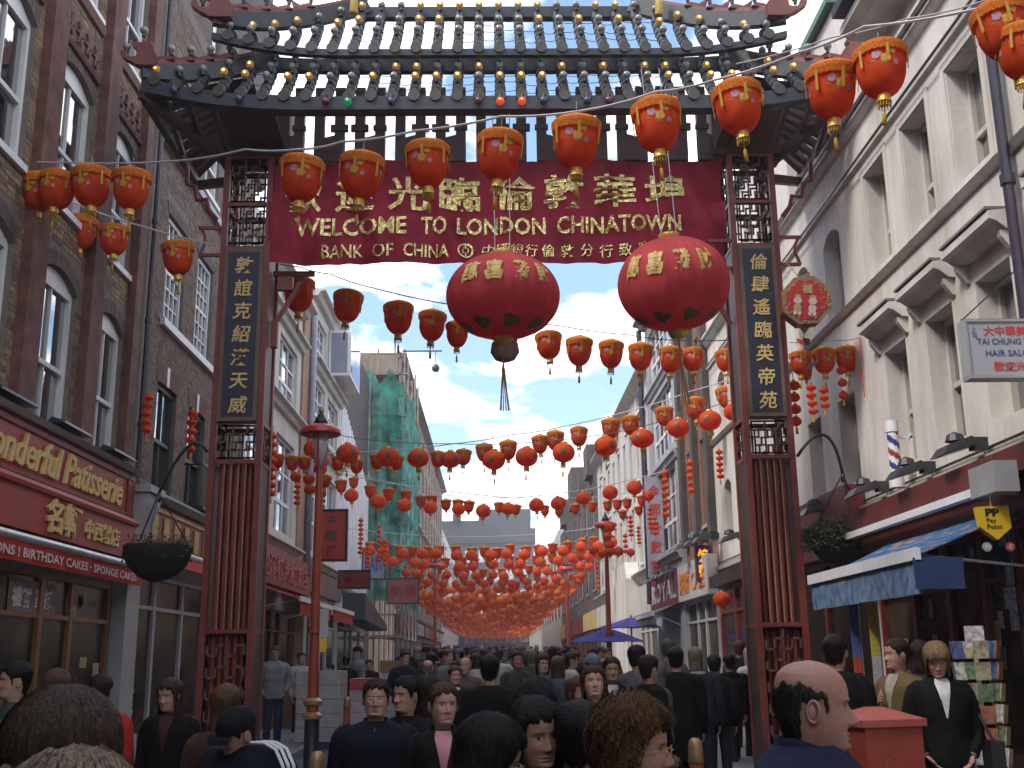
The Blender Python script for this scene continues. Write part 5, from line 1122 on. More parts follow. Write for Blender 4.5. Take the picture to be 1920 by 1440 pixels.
# ------------------------------------------------------------------ street furniture
def gz(y): return -0.20+0.013*y
M_post = mat('lamp_post_red', (0.32, 0.05, 0.022), 0.35, 0.12, 5)
M_ring = mat('lamp_post_gold', (0.34, 0.20, 0.10), 0.4, 0.15, 8, metal=0.4)
M_shade = mat('lamp_shade_red', (0.45, 0.03, 0.03), 0.3, 0.08, 5)
M_lglass = mat('lamp_glass', (0.5, 0.5, 0.5), 0.15, 0.1, 4, spec=0.8)
def lamp_post(x, y, top, label, s=1.0, group='red lamp posts along the street'):
    t = thing('lamp_post', label, 'lamp post', (x, y, gz(y)), 0, group); H = top-gz(y)
    mb = MB(); mb.lathe([(0.15*s, 0), (0.15*s, 0.06), (0.105*s, 0.12), (0.105*s, 0.82)], (0, 0, 0), 16); mb.build('base', M_black, t, smooth=True, angle=40)
    for z in (0.83, 1.02): mb = MB(); mb.lathe([(0.095*s, z-0.02), (0.135*s, z), (0.135*s, z+0.05), (0.09*s, z+0.09)], (0, 0, 0), 16); mb.build('collar', M_ring, t, smooth=True, angle=40)
    mb = MB(); mb.lathe([(0.09*s, 0.84), (0.085*s, 1.0), (0.075*s, 1.15), (0.07*s, 1.8), (0.055*s, H-1.2), (0.05*s, H-0.95)], (0, 0, 0), 14); mb.build('pole', M_post, t, smooth=True, angle=40)
    mb = MB(); mb.lathe([(0.10*s, 2.0), (0.10*s, 2.1)], (0, 0, 0), 12); mb.build('pole_band', M_post, t)
    for k in range(3): mb = MB(); a = k*2*pi/3+0.4; mb.tube([(0.05*cos(a), 0.05*sin(a), H-0.98), (0.11*s*cos(a), 0.11*s*sin(a), H-0.62), (0.10*s*cos(a), 0.10*s*sin(a), H-0.38)], 0.016, 6); mb.build('stay', M_shade, t)
    mb = MB(); mb.lathe([(0.06, H-0.9), (0.11, H-0.6), (0.12, H-0.42)], (0, 0, 0), 12); mb.build('glass', M_lglass, t, smooth=True)
    mb = MB(); mb.lathe([(0.10, H-0.40), (0.27*s, H-0.44), (0.305*s, H-0.42), (0.305*s, H-0.36), (0.26*s, H-0.32), (0.12*s, H-0.27)], (0, 0, 0), 28); mb.build('lamp_shade', M_shade, t, smooth=True, angle=50)
    mb = MB(); mb.lathe([(0.12*s, H-0.27), (0.09*s, H-0.2), (0.05*s, H-0.12), (0.03, H-0.10)], (0, 0, 0), 14); mb.build('vent', M_black, t, smooth=True)
    mb = MB(); mb.lathe([(0.025, H-0.10), (0.04, H-0.06), (0.025, H-0.03), (0.02, H)], (0, 0, 0), 10); mb.build('finial', M_ring, t, smooth=True)
    return t
lamp_post(-2.585, 16.2, 5.33, 'tall red lamp post with black base and gold collars just inside the left gate column')
lamp_post(3.02, 30.0, 5.50, 'red lamp post rising through the blue parasols on the right')
lamp_post(-2.35, 44, 5.6, 'slim red lamp post in the distance left of the lantern canopy')
lamp_post(2.9, 45.0, 5.5, 'red lamp post in the middle distance right of the lantern canopy')
mb = MB(); mb.box(-2.50, -2.38, 16.1, 16.11, 1.95, 2.35); t_ = tag(mb.build('notice', mat('grey_notice', (0.4, 0.4, 0.42), 0.6)), 'grey and yellow notice strapped to the red lamp post', 'notice'); mb = MB(); mb.box(-2.485, -2.395, 16.085, 16.095, 1.75, 1.94); mb.build('lower_plate', M_yell, t_)
# hanging baskets on bent arms off the gate columns
M_leaf = mat('basket_leaf', (0.035, 0.055, 0.018), 0.6, 0.4, 9, col2=(0.08, 0.08, 0.035)); M_moss = mat('basket_liner', (0.012, 0.012, 0.008), 0.95, 0.4, 25, 0.8, 60)
M_twig = mat('dry_twig', (0.10, 0.075, 0.045), 0.8, 0.2, 9)
def basket(cx, cz, y, w, arm, label, leaves, seed, drop=0.55):
    R = random.Random(seed); t = thing('hanging_basket', label, 'hanging basket', (cx, y, cz), 0, 'hanging baskets on the gate columns'); r = w/2
    mb = MB(); n = 24; k = 8; vs = []
    for i in range(k+1):
        a = pi/2*i/k
        for j in range(n): q = r*sin(a)*(1+R.uniform(-0.03, 0.03)); vs.append((q*cos(2*pi*j/n), q*sin(2*pi*j/n), -r*drop*cos(a)*1.1+R.uniform(-0.01, 0.01)))
    mb.add(vs, [(i*n+j, i*n+(j+1) % n, (i+1)*n+(j+1) % n, (i+1)*n+j) for i in range(k) for j in range(n)]+[tuple(k*n+j for j in range(n))]); mb.build('basket', M_moss, t, smooth=True)
    mb = MB()
    for _ in range(leaves):
        a = R.uniform(0, 2*pi); u = R.random(); rr = r*sqrt(u)*1.12
        if R.random() < 0.55: z = R.uniform(0.0, 0.20)*(1.3-u)
        else: rr = r*R.uniform(0.9, 1.12); z = -r*R.uniform(0, 0.42)*1.0
        c = Vector((rr*cos(a), rr*sin(a), z)); d = Vector((R.uniform(-1, 1), R.uniform(-1, 1), R.uniform(-0.6, 1))).normalized(); s = R.uniform(0.025, 0.05); p = d.cross(Vector((R.uniform(-1, 1), R.uniform(-1, 1), R.uniform(-1, 1)))).normalized()
        mb.add([c, c+d*s+p*s*0.4, c+d*s*2, c+d*s-p*s*0.4], [(0, 1, 2, 3)])
    o = mb.build('foliage', M_leaf, t); o['kind'] = 'stuff'
    mb = MB()
    for _ in range(40 if leaves > 500 else 70):
        a = R.uniform(0, 2*pi); rr = r*R.uniform(0.2, 1); b = Vector((rr*cos(a), rr*sin(a), 0)); mb.tube([b, b+Vector((R.uniform(-0.1, 0.1), R.uniform(-0.1, 0.1), R.uniform(0.03, 0.12))), b+Vector((R.uniform(-0.12, 0.12), R.uniform(-0.12, 0.12), R.uniform(0.0, 0.16)))], 0.004, 3)
    mb.build('twigs', M_twig, t)['kind'] = 'stuff'
    hk = Vector(arm[-1])-Vector((cx, y, cz))
    for j in range(3): mb = MB(); a = 2*pi*j/3+0.5; mb.tube([hk, (r*0.9*cos(a), r*0.9*sin(a), 0.02)], 0.010, 5); mb.build('chain', M_black, t)
    mb = MB(); pts = []
    for i in range(3): pass
    mb.tube([Vector(p)-Vector((cx, y, cz)) for p in arm], 0.022, 8); mb.tube([hk, hk-Vector((0, 0, 0.12))], 0.03, 8); mb.build('arm', M_black, t, smooth=True)
def arcpts(a, top, b, n=12):
    # quadratic-ish hoop through three points
    a, top, b = Vector(a), Vector(top), Vector(b); out = []
    for i in range(n+1):
        t = i/n; out.append(a*(2*(t-0.5)*(t-1))+top*(4*t*(1-t))+b*(2*t*(t-0.5)))
    return out
Yb = 14.93
basket(atY(1582, 985, Yb).x, atY(1582, 1002, Yb).z, Yb, 1.02, arcpts((4.18, Yb, atY(1490, 856, Yb).z), atY(1546, 816, Yb), atY(1580, 888, Yb)), 'leafy hanging basket on a bent black arm right of the gate', 1500, 1, 0.75)
basket(atY(296, 1030, Yb).x, atY(296, 1024, Yb).z, Yb, 0.90, arcpts((-3.92, Yb, atY(392, 848, Yb).z), atY(352, 838, Yb), atY(298, 925, Yb)), 'bare dark hanging basket on a bent arm left of the gate', 120, 2, 0.95)
# bollards
def bollard(px, py, y, lab, k=1.0):
    p = atY(px, py, y); g0 = gz(y); H = p.z-g0; t = thing('bollard', lab, 'bollard', (p.x, y, g0), 0, 'red bollards with gold tops')
    mb = MB(); mb.lathe([(0.075*k, 0), (0.075*k, 0.1), (0.06*k, 0.14), (0.056*k, H-0.19)], (0, 0, 0), 16); mb.build('shaft', mat('bollard_orange_red', (0.34, 0.07, 0.025), 0.4, 0.12, 6), t, smooth=True, angle=40)
    mb = MB(); mb.lathe([(0.056*k, H-0.19), (0.062*k, H-0.17), (0.058*k, H-0.12), (0.056*k, H-0.06), (0.045*k, H-0.02), (0.025*k, H-0.003), (0.001, H)], (0, 0, 0), 18); mb.build('domed_top', M_ring, t, smooth=True)
bollard(1303, 1383, 8.7, 'red bollard with gold dome between the curly haired woman and bald man'); bollard(595, 1408, 7.5, 'red bollard with gold dome at the bottom below the lamp post', 0.9); bollard(651, 1306, 18.5, 'red bollard with gold dome beside the wrapped boxes')
# red litter bin
bx_, by_ = atY(1660, 1330, 8.3).x, 8.3; zt = atY(1660, 1328, 8.3).z
bn = thing('litter_bin', 'red cast litter bin with shallow hipped lid by the newsagent', 'litter bin', (bx_, by_+0.25, gz(8.3)), radians(14)); h = zt-gz(8.3)
M_bin = mat('bin_orange_red', (0.34, 0.06, 0.035), 0.45, 0.12, 5, 0.15, 40)
mb = MB(); a, b = 0.235, 0.225; mb.hexa([(-b, -b, 0), (b, -b, 0), (b, b, 0), (-b, b, 0), (-a, -a, h-0.13), (a, -a, h-0.13), (a, a, h-0.13), (-a, a, h-0.13)]); mb.build('bin_body', M_bin, bn)
mb = MB(); a = 0.262; mb.box(-a, a, -a, a, h-0.13, h-0.08); c = 0.05
mb.hexa([(-a, -a, h-0.08), (a, -a, h-0.08), (a, a, h-0.08), (-a, a, h-0.08), (-c, -c, h), (c, -c, h), (c, c, h), (-c, c, h)]); mb.build('lid', mat('bin_lid_red', (0.40, 0.10, 0.075), 0.4, 0.08, 5), bn)
mb = MB(); k = 20; mb.add([(0.10*cos(2*pi*j/k), -0.233, h-0.42+0.10*sin(2*pi*j/k)) for j in range(k)]+[(0.085*cos(2*pi*j/k), -0.236, h-0.42+0.085*sin(2*pi*j/k)) for j in range(k)], [(j, (j+1) % k, (j+1) % k+k, j+k) for j in range(k)]); mb.build('embossed_ring', M_bin, bn)
# parasols
def parasol(px, py, y, half, drop, lab):
    p = atY(px, py, y); t = thing('parasol', lab, 'parasol', (p.x, y, gz(y)), 0, 'violet parasols outside the right restaurants'); H = p.z-gz(y); n = 8
    mb = MB(); vs = [(0, 0, H)]
    for ring, (rr, dz) in enumerate(((0.35, 0.30), (0.7, 0.66), (1.0, 1.0))):
        for j in range(n*2): q = rr*half*(1.0 if j % 2 == 0 else 0.94); vs.append((q*cos(pi*j/n+0.2), q*sin(pi*j/n+0.2), H-drop*dz-(0.02 if j % 2 else 0)))
    m_ = n*2; fs = [(0, 1+j, 1+(j+1) % m_) for j in range(m_)]+[(1+r*m_+j, 1+(r+1)*m_+j, 1+(r+1)*m_+(j+1) % m_, 1+r*m_+(j+1) % m_) for r in range(2) for j in range(m_)]
    mb.add(vs, fs); mb.build('canopy', M_purple, t)
    mb = MB(); mb.tube([(0, 0, 0), (0, 0, H+0.05)], 0.025, 8); mb.build('pole', M_wood, t)
    for j in range(n): mb = MB(); a = 2*pi*j/n+0.2; mb.tube([(0, 0, H-0.04), (half*0.97*cos(a), half*0.97*sin(a), H-drop-0.03)], 0.012, 4); mb.build('rib', M_wood, t)
    mb = MB(); mb.lathe([(0.25, 0), (0.25, 0.06), (0.05, 0.09)], (0, 0, 0), 12); mb.build('foot', M_black, t)
parasol(1183, 1157, 34, 0.92, 0.30, 'violet parasol behind, further up the street'); parasol(1138, 1177, 30.6, 1.05, 0.36, 'violet parasol in front of the red lamp post'); parasol(905, 1208, 95, 2.2, 0.5, 'far blue parasol under the end of the lanterns'); parasol(868, 1212, 85, 2.0, 0.4, 'far blue parasol left of the other far one')
# pallets of wrapped cartons
M_wrap = mat('film_wrapped_carton', (0.40, 0.37, 0.38), 0.25, 0.15, 7, 0.5, 25, spec=0.8); M_card = mat('brown_cardboard', (0.24, 0.15, 0.08), 0.8, 0.15, 6)
def pallet(x0, x1, y, rows, zt, lab, topm=None):
    t = thing('pallet', 'wooden pallet under the %s' % lab, 'pallet', (0, 0, 0), 0, 'pallets of cartons by the left stall'); g0 = gz(y); mb = MB(); mb.box(x0, x1, y, y+1.0, g0, g0+0.12); mb.build('deck', mat('blue_pallet', (0.02, 0.03, 0.08), 0.7), t)
    hgt = (zt-g0-0.13)/rows; n = max(2, round((x1-x0)/0.42))
    for r in range(rows):
        for i in range(n):
            w = (x1-x0)/n; mb = MB(); j = RND.uniform(-0.015, 0.015); mb.box(x0+i*w+0.008, x0+(i+1)*w-0.008, y+j, y+0.95+j, g0+0.13+r*hgt, g0+0.13+(r+1)*hgt-0.008)
            tag(mb.build('carton', (topm if (topm and r == rows-1) else M_wrap)), '%s carton, %s from ground, %s from left, on the %s' % ('film wrapped' if not (topm and r == rows-1) else 'loose', ordinal(r), ordinal(i), lab), 'carton', 'cartons stacked on the pallets')
a = atY(556, 1258, 21); b = atY(640, 1262, 21); pallet(a.x, b.x, 21, 5, a.z, 'left wrapped stack')
a = atY(655, 1272, 22.5); b = atY(745, 1272, 22.5); pallet(a.x, b.x, 22.5, 5, a.z, 'right wrapped stack', mat('red_carton', (0.38, 0.06, 0.05), 0.5))
a = atY(712, 1238, 26); b = atY(772, 1238, 26); pallet(a.x, b.x, 26, 5, a.z, 'brown carton stack', M_card)
# grocery stall under the salmon awning
st = thing('market_stall', 'grocery stall table under the salmon awning', 'stall'); mb = MB(); mb.box(-5.4, -4.1, 24.6, 30.5, gz(27)+0.02, gz(27)+0.85); mb.build('table', M_wood, st)
for i in range(11):
    for j in range(2):
        y = 24.7+i*0.53; x = -4.15-j*0.6; z = gz(27)+0.86+j*0.22; mb = MB(); mb.box(x-0.5, x, y, y+0.45, z, z+0.2); cr_ = mb.build('crate', RND.choice((M_steel, M_greyw, M_wood)), None); tag(cr_, '%s crate in the %s row on the grocery stall' % (ordinal(i), ('front', 'back')[j]), 'crate', 'crates on the grocery stall')
        mb = MB(); R = random.Random(i*3+j)
        for _ in range(16): mb.sphere((x-R.uniform(0.06, 0.44), y+R.uniform(0.06, 0.4), z+0.22), R.uniform(0.04, 0.06), 7, 4)
        o = mb.build('produce', mat('produce_%d' % ((i+j) % 4), ((0.10, 0.16, 0.05), (0.45, 0.42, 0.35), (0.35, 0.16, 0.03), (0.25, 0.27, 0.1))[(i+j) % 4], 0.5, 0.2, 5), cr_); o['kind'] = 'stuff'
# magazine and postcard spinner
rk = thing('postcard_rack', 'wire spinner rack full of postcards outside the newsagent', 'rack', (atY(1838, 1300, 9.6).x, 9.6, gz(9.6)))
mb = MB(); mb.tube([(0, 0, 0), (0, 0, 1.86)], 0.02, 8); mb.lathe([(0.22, 0), (0.22, 0.03), (0.03, 0.05)], (0, 0, 0), 12); mb.build('stand', M_steel, rk)
for r in range(9):
    z = 0.25+r*0.175
    for j in range(6):
        a = j*pi/3+0.35; mb = MB(); c = Vector((0.17*cos(a), 0.17*sin(a), z)); tt = Vector((-sin(a), cos(a), 0)); o_ = Vector((cos(a), sin(a), 0)); u = Vector((0, 0, 1))*0.145+o_*0.02
        p = [c-tt*0.06, c+tt*0.06, c+tt*0.06+u, c-tt*0.06+u]; mb.hexa([p[0], p[1], p[1]+o_*0.008, p[0]+o_*0.008, p[3], p[2], p[2]+o_*0.008, p[3]+o_*0.008])
        cc = RND.choice(((0.45, 0.45, 0.42), (0.08, 0.12, 0.25), (0.3, 0.12, 0.06), (0.12, 0.18, 0.10), (0.35, 0.32, 0.2))); mb.build('postcard', mat('postcard_%d' % int(cc[0]*100), cc, 0.4, 0.6, 22), rk)
mb = MB(); mb.box(-0.08, 0.08, -0.02, 0.0, 1.74, 1.92); mb.build('price_card', M_paper, rk)
for k, (px, py) in enumerate(((1895, 1075), (1893, 1120), (1905, 1160))):
    p = atX(px, py, 5.02); mb = MB(); mb.box(5.02, 5.03, p.y-0.12, p.y+0.12, p.z-0.11, p.z+0.1); tag(mb.build('notice_sheet', M_paper), ('uppermost', 'middle', 'lowest')[k]+' white notice sheet stuck on the shop pillar at the right edge', 'notice')
# slim vertical banners by the shop door
for px, py0, py1, y, cols, lab in ((1598, 1115, 1262, 12.6, ((0.07, 0.09, 0.33), (0.45, 0.05, 0.03)), 'slim blue vertical banner with red foot beside the shop door'), (1632, 1100, 1325, 12.0, ((0.50, 0.40, 0.05), (0.42, 0.40, 0.40)), 'slim vertical banner, yellow above and white below, by the shop window')):
    t = thing('vertical_banner', lab, 'banner'); a = atY(px, py0, y); b = atY(px+ (6 if px < 1610 else 10), py1, y); zm = b.z+(a.z-b.z)*(0.2 if px < 1610 else 0.42)
    for (z0, z1, c) in ((zm, a.z, cols[0]), (b.z, zm-0.002, cols[1])):
        mb = MB(); mb.box(a.x-0.045, a.x+0.045, y, y+0.02, z0, z1); mb.build('cloth', mat('banner_%d_%d' % (px, int(c[0]*100)), c, 0.7, 0.25, 30), t)
    mb = MB(); mb.tube([(a.x+0.06, y+0.02, gz(y)), (a.x+0.06, y+0.02, a.z+0.05)], 0.012, 5); mb.build('pole', M_steel, t)

# ------------------------------------------------------------------ lanterns
def revolve(prof, n, rib=0.0, nr=0, x0=0.0):
    vs = []
    for r, z in prof:
        for j in range(n):
            a = 2*pi*j/n; q = r*(1+(rib*abs(cos(a*nr/2))-rib*0.5 if nr else 0)); vs.append((q*cos(a), q*sin(a), z))
    k = len(prof); return vs, [(i*n+j, (i+1)*n+j, (i+1)*n+(j+1) % n, i*n+(j+1) % n) for i in range(k-1) for j in range(n)]
M_lan = cloth_thru('lantern_red_silk', (0.86, 0.13, 0.028), 0.52, 0.7, 0.1, 3, col2=(0.74, 0.075, 0.022))
M_lanr = cloth_thru('lantern_scarlet_silk', (0.86, 0.16, 0.045), 0.52, 0.6, 0.1, 3, col2=(0.76, 0.095, 0.03))
M_fr = cloth_thru('lantern_orange_fringe', (0.68, 0.22, 0.03), 0.3, 0.8, 0.35, 45, col2=(0.55, 0.12, 0.02))
M_lgold = mat('lantern_gold_foil', (0.62, 0.38, 0.08), 0.25, 0.25, 20, 0.4, 40, metal=0.5)
M_lcord = cloth_thru('lantern_yellow_ribbon', (0.58, 0.33, 0.05), 0.2, 0.7, 0.15, 20)
M_fl1 = mat('printed_mauve_petal', (0.34, 0.17, 0.26), 0.6, 0.25, 30); M_fl2 = mat('printed_gold_petal', (0.50, 0.30, 0.03), 0.5, 0.25, 30); M_fl3 = mat('printed_green_leaf', (0.22, 0.13, 0.03), 0.6, 0.3, 30)
M_med = mat('lantern_gilt_medallion', (0.18, 0.09, 0.03), 0.5, 0.3, 30)
BP = [(0.10, 0.0), (0.20, -0.01), (0.33, -0.045), (0.43, -0.10), (0.475, -0.16), (0.44, -0.22), (0.435, -0.35), (0.43, -0.5), (0.415, -0.65), (0.38, -0.78), (0.32, -0.90), (0.24, -0.99), (0.15, -1.05), (0.10, -1.06)]
RP = [(0.11, 0.0)]+[(0.5*sin(a)**0.9, -0.43+0.43*cos(a)) for a in [0.25+i*(pi-0.5)/12 for i in range(13)]]+[(0.11, -0.86)]
def prof_r(P, z):
    for (r0, z0), (r1, z1) in zip(P, P[1:]):
        if z1 <= z <= z0: return r0+(r1-r0)*((z0-z)/(z0-z1+1e-9))
    return 0.1
def petals(P, specs, n=8, off=0.006):
    mb = MB()
    for a, z, s, kind in specs:
        for q in range(5 if kind < 2 else 1):
            da = s*0.55*cos(q*2*pi/5); dz = s*0.55*sin(q*2*pi/5) if kind < 2 else 0; vs = []
            for j in range(n):
                aa = a+(da+s*(0.5 if kind < 2 else 1.0)*cos(2*pi*j/n))/0.43; z_ = z+dz+s*(0.5 if kind < 2 else 0.4)*sin(2*pi*j/n); r = prof_r(P, z_)+off+0.001*q; vs.append((r*cos(aa), r*sin(aa), z_))
            mb.add(vs, [tuple(range(n))], 0 if kind == 0 else 1 if kind == 1 else 2)
    return mb
def lantern_proto(kind):
    """unit lantern, 1 wide; hangs from z = 0"""
    P = BP if kind == 'bell' else RP; t = bpy.data.objects.new('lantern', None); COL.objects.link(t)
    v, f = revolve(P, 48, 0.035 if kind == 'bell' else 0.05, 24 if kind == 'bell' else 16); mb = MB(); mb.add(v, f); mb.build('body', M_lan if kind == 'bell' else M_lanr, t, smooth=True)
    mb = MB(); mb.lathe([(0.001, 0.06), (0.13, 0.055), (0.15, 0.02), (0.15, -0.012)], (0, 0, 0), 16); mb.build('top_cap', M_lgold, t, smooth=True, angle=40)
    zb = P[-1][1]; mb = MB(); mb.lathe([(0.11, zb+0.02), (0.125, zb-0.02), (0.12, zb-0.10), (0.14, zb-0.16), (0.001, zb-0.165)], (0, 0, 0), 16); mb.build('bottom_cap', M_lgold, t, smooth=True, angle=40)
    mb = MB(); 
    for j in range(14): a = 2*pi*j/14; mb.tube([(0.11*cos(a), 0.11*sin(a), zb-0.12), (0.12*cos(a), 0.12*sin(a), zb-0.26)], 0.012, 3)
    o = mb.build('cap_fringe', M_lcord, t); o['kind'] = 'stuff'
    mb = MB(); mb.tube([(0, 0, zb-0.15), (0, 0.01, zb-0.36)], 0.012, 5); mb.tube([(0, 0.01, zb-0.36), (0.01, 0.015, zb-0.40), (0.02, 0.02, zb-0.62)], [0.02, 0.035, 0.045], 7); mb.build('tassel', M_lcord, t, smooth=True)
    mb = MB(); mb.tube([(0, 0, 0.05), (0, 0, 0.34)], 0.008, 4); mb.build('hanging_cord', M_greyw, t)
    if kind == 'bell':
        mb = MB(); n = 56; vs = []
        for r, z in ((0.30, -0.028), (0.43, -0.085), (0.498, -0.15), (0.502, -0.21), (0.485, -0.32)):
            for j in range(n): vs.append((r*cos(2*pi*j/n), r*sin(2*pi*j/n), z-(0.03 if (j % 2 and r == 0.485) else 0)+0.012))
        mb.add(vs, [(i*n+j, (i+1)*n+j, (i+1)*n+(j+1) % n, i*n+(j+1) % n) for i in range(4) for j in range(n)]); mb.build('fringe', M_fr, t)
        for j in range(6):
            a = 2*pi*j/6+0.5; mb = MB(); c, s = cos(a), sin(a); mb.hexa([(0.49*c-0.025*s, 0.49*s+0.025*c, -0.24), (0.49*c+0.025*s, 0.49*s-0.025*c, -0.24), (0.50*c+0.025*s, 0.50*s-0.025*c, -0.24), (0.50*c-0.025*s, 0.50*s+0.025*c, -0.24),
                 (0.47*c-0.03*s, 0.47*s+0.03*c, -0.62), (0.47*c+0.03*s, 0.47*s-0.03*c, -0.62), (0.48*c+0.03*s, 0.48*s-0.03*c, -0.62), (0.48*c-0.03*s, 0.48*s+0.03*c, -0.62)]); mb.build('ribbon', M_lcord, t)
        for k in range(3):
            b = k*2*pi/3-pi/2-0.1; mb = petals(P, [(b-0.36, -0.43, 0.085, 0), (b+0.30, -0.36, 0.07, 1), (b+0.02, -0.52, 0.095, 1), (b+0.44, -0.60, 0.055, 0), (b+0.1, -0.40, 0.05, 2), (b-0.15, -0.62, 0.07, 2), (b+0.62, -0.42, 0.05, 2), (b-0.6, -0.55, 0.05, 2)]); mb.build('printed_flowers', [M_fl1, M_fl2, M_fl3], t)
    else:
        for k in range(4):
            b = k*pi/2-pi/4+0.2; mb = MB(); n = 6
            vs = [((prof_r(P, -0.26-0.3*j/n)+0.012)*cos(b-0.26+0.52*i/n), (prof_r(P, -0.26-0.3*j/n)+0.012)*sin(b-0.26+0.52*i/n), -0.26-0.3*j/n) for i in range(n+1) for j in range(n+1)]
            mb.add(vs, [(i*(n+1)+j, i*(n+1)+j+1, (i+1)*(n+1)+j+1, (i+1)*(n+1)+j) for i in range(n) for j in range(n) if not ((i in (0, n-1)) and (j in (0, n-1)))]); mb.build('medallion', M_med, t)
    return t
def far_proto(kind, n=14):
    P = BP if kind == 'bell' else RP; P = P[::2]+[P[-1]]; mb = MB(); v, f = revolve(P, n); mb.add(v, f, 0)
    if kind == 'bell': mb.lathe([(0.43, -0.07), (0.5, -0.14), (0.49, -0.25)], (0, 0, 0), n, 1)
    zb = P[-1][1]; mb.lathe([(0.10, zb+0.01), (0.14, zb-0.15)], (0, 0, 0), 6, 2); mb.lathe([(0.12, 0.05), (0.13, -0.02)], (0, 0, 0), 6, 2); mb.tube([(0, 0, zb-0.15), (0.01, 0, zb-0.5)], 0.03, 3, 3)
    me = mb.mesh('lantern', [M_lan if kind == 'bell' else M_lanr, M_fr, M_lgold, M_lcord]); me.polygons.foreach_set('use_smooth', [True]*len(me.polygons)); return me
PROTO = {k: lantern_proto(k) for k in ('bell', 'round')}; FARP = {k: far_proto(k) for k in ('bell', 'round')}
USED = set(); NL = [0]
def lantern(px, py, w, y, kind, label, group, full=True, size=None):
    """body centre at the measured direction and distance"""
    p = atY(px, py, y); s = size or size_at(w, p); hz = 0.5 if kind == 'bell' else 0.43
    loc = (p.x, p.y, p.z+s*hz); rot = (RND.uniform(-0.11, 0.11), RND.uniform(-0.11, 0.11), RND.uniform(0, 6.28) if kind == 'round' else RND.choice((0, 1, 2))*2*pi/3+RND.uniform(-0.25, 0.25))
    if full:
        if kind not in USED: o = PROTO[kind]; USED.add(kind); o.location = loc; o.rotation_euler = rot; o.scale = (s,)*3
        else: o = copy_tree(PROTO[kind], None, loc, rot, (s*RND.uniform(0.97, 1.03), s*RND.uniform(0.97, 1.03), s*RND.uniform(0.95, 1.04)))
    else:
        o = link('lantern', FARP[kind], None, loc, rot); o.scale = (s, s, s)
    NL[0] += 1; tag(o, label, 'lantern', group); return o
def wire(pts, label, r=0.012, m=None):
    mb = MB(); P = [Vector(p) for p in pts]; out = []
    for a, b in zip(P, P[1:]):
        n = 5
        for i in range(n): t = i/n; out.append(a.lerp(b, t)-Vector((0, 0, 0.02*4*t*(1-t))))
    out.append(P[-1]); mb.tube(out, r, 5); return tag(mb.build('lantern_wire', m or M_wire), label, 'wire')
M_wire = mat('pale_wire', (0.42, 0.42, 0.44), 0.5, 0.1)
# string nearest the camera
def y0f(px): return float(np.interp(px, (0, 250, 567, 1381, 1653, 1900), (12.6, 12.0, 10.1, 8.6, 7.9, 7.1)))
s0 = [(68, 358, 70), (110, 358, 71), (169, 350, 76), (246, 352, 73), (567, 334, 86), (680, 328, 88), (801, 307, 86), (940, 288, 90), (1082, 262, 92), (1230, 235, 95), (1381, 204, 98), (1561, 165, 100), (1653, 135, 102), (1872, 58, 106), (1922, 96, 100)]
for i, (px, py, w) in enumerate(s0): lantern(px, py, w, y0f(px), 'bell', 'flowered bell lantern, %s from the left on the nearest string across the banner' % ordinal(i), 'bell lanterns on the nearest string')
wire([atY(px, py, y0f(px)) for px, py in ((-60, 288), (0, 296), (130, 305), (330, 302), (460, 280), (560, 280), (640, 266), (780, 245), (940, 218), (1090, 208), (1230, 172), (1340, 150), (1500, 98), (1620, 50), (1840, 15), (1980, -30))], 'pale wire carrying the nearest lantern string in front of the gate roof')
wire([atY(px, py, y0f(px)+0.3) for px, py in ((1380, 120), (1560, 70), (1700, 35), (1850, 0), (1960, -30))], 'thin second wire slanting up to the top right corner', 0.007)
s1 = [(153, 435, 62, 14.2), (212, 452, 58, 14.3), (331, 482, 62, 14.6)]
for i, (px, py, w, y) in enumerate(s1): lantern(px, py, w, y, 'bell', 'flowered bell lantern, %s from left on the short string reaching the left column' % ordinal(i), 'bell lanterns between the brick wall and left gate column')
wire([atY(px, py, y) for px, py, y in ((-40, 312, 13.6), (35, 340, 13.7), (150, 385, 14.1), (270, 425, 14.4), (408, 460, 14.98))], 'white wire from the yellow brick wall to the left gate column')
def y1f(px): return float(np.interp(px, (500, 1370, 1500), (15.9, 20.4, 20.9)))
s2 = [(560, 550, 62), (654, 574, 58), (747, 594, 57), (812, 609, 55), (858, 625, 46), (951, 640, 50), (1028, 648, 52), (1087, 656, 52), (1147, 662, 50), (1203, 667, 48), (1259, 672, 46), (1299, 674, 42), (1361, 677, 42)]
for i, (px, py, w) in enumerate(s2): lantern(px, py, w, y1f(px), 'bell', 'red bell lantern, %s from the left on the string just below the banner' % ordinal(i), 'bell lanterns on the string below the banner')
wire([atY(px, py, y1f(px)) for px, py in ((500, 488), (560, 500), (620, 514), (700, 540), (850, 572), (950, 594), (1050, 611), (1180, 628), (1270, 638), (1390, 636))], 'wire carrying the lantern string just below the banner', 0.011, mat('dark_wire', (0.06, 0.06, 0.06), 0.5))
for i, (px, py, w) in enumerate(((1503, 680, 44), (1545, 674, 45), (1588, 671, 46))): lantern(px, py, w, 15.0, 'bell', 'bright bell lantern, %s of three hung against the cream wall by the right gate column' % ordinal(i), 'three bell lanterns against the cream wall')
lantern(1512, 700, 24, 15.1, 'bell', 'small bell lantern peeping below the left one of the three at the cream wall', 'three bell lanterns against the cream wall')
wire([atY(1480, 642, 14.8), atY(1560, 638, 14.7), atX(1612, 633, 5.08)], 'thin wire fixed to the cream wall above the three bell lanterns', 0.007); wire([atX(1612, 633, 5.07), atX(1616, 690, 5.06), atX(1621, 745, 5.06)], 'loose red cord dangling on the cream wall', 0.008, M_lanr)
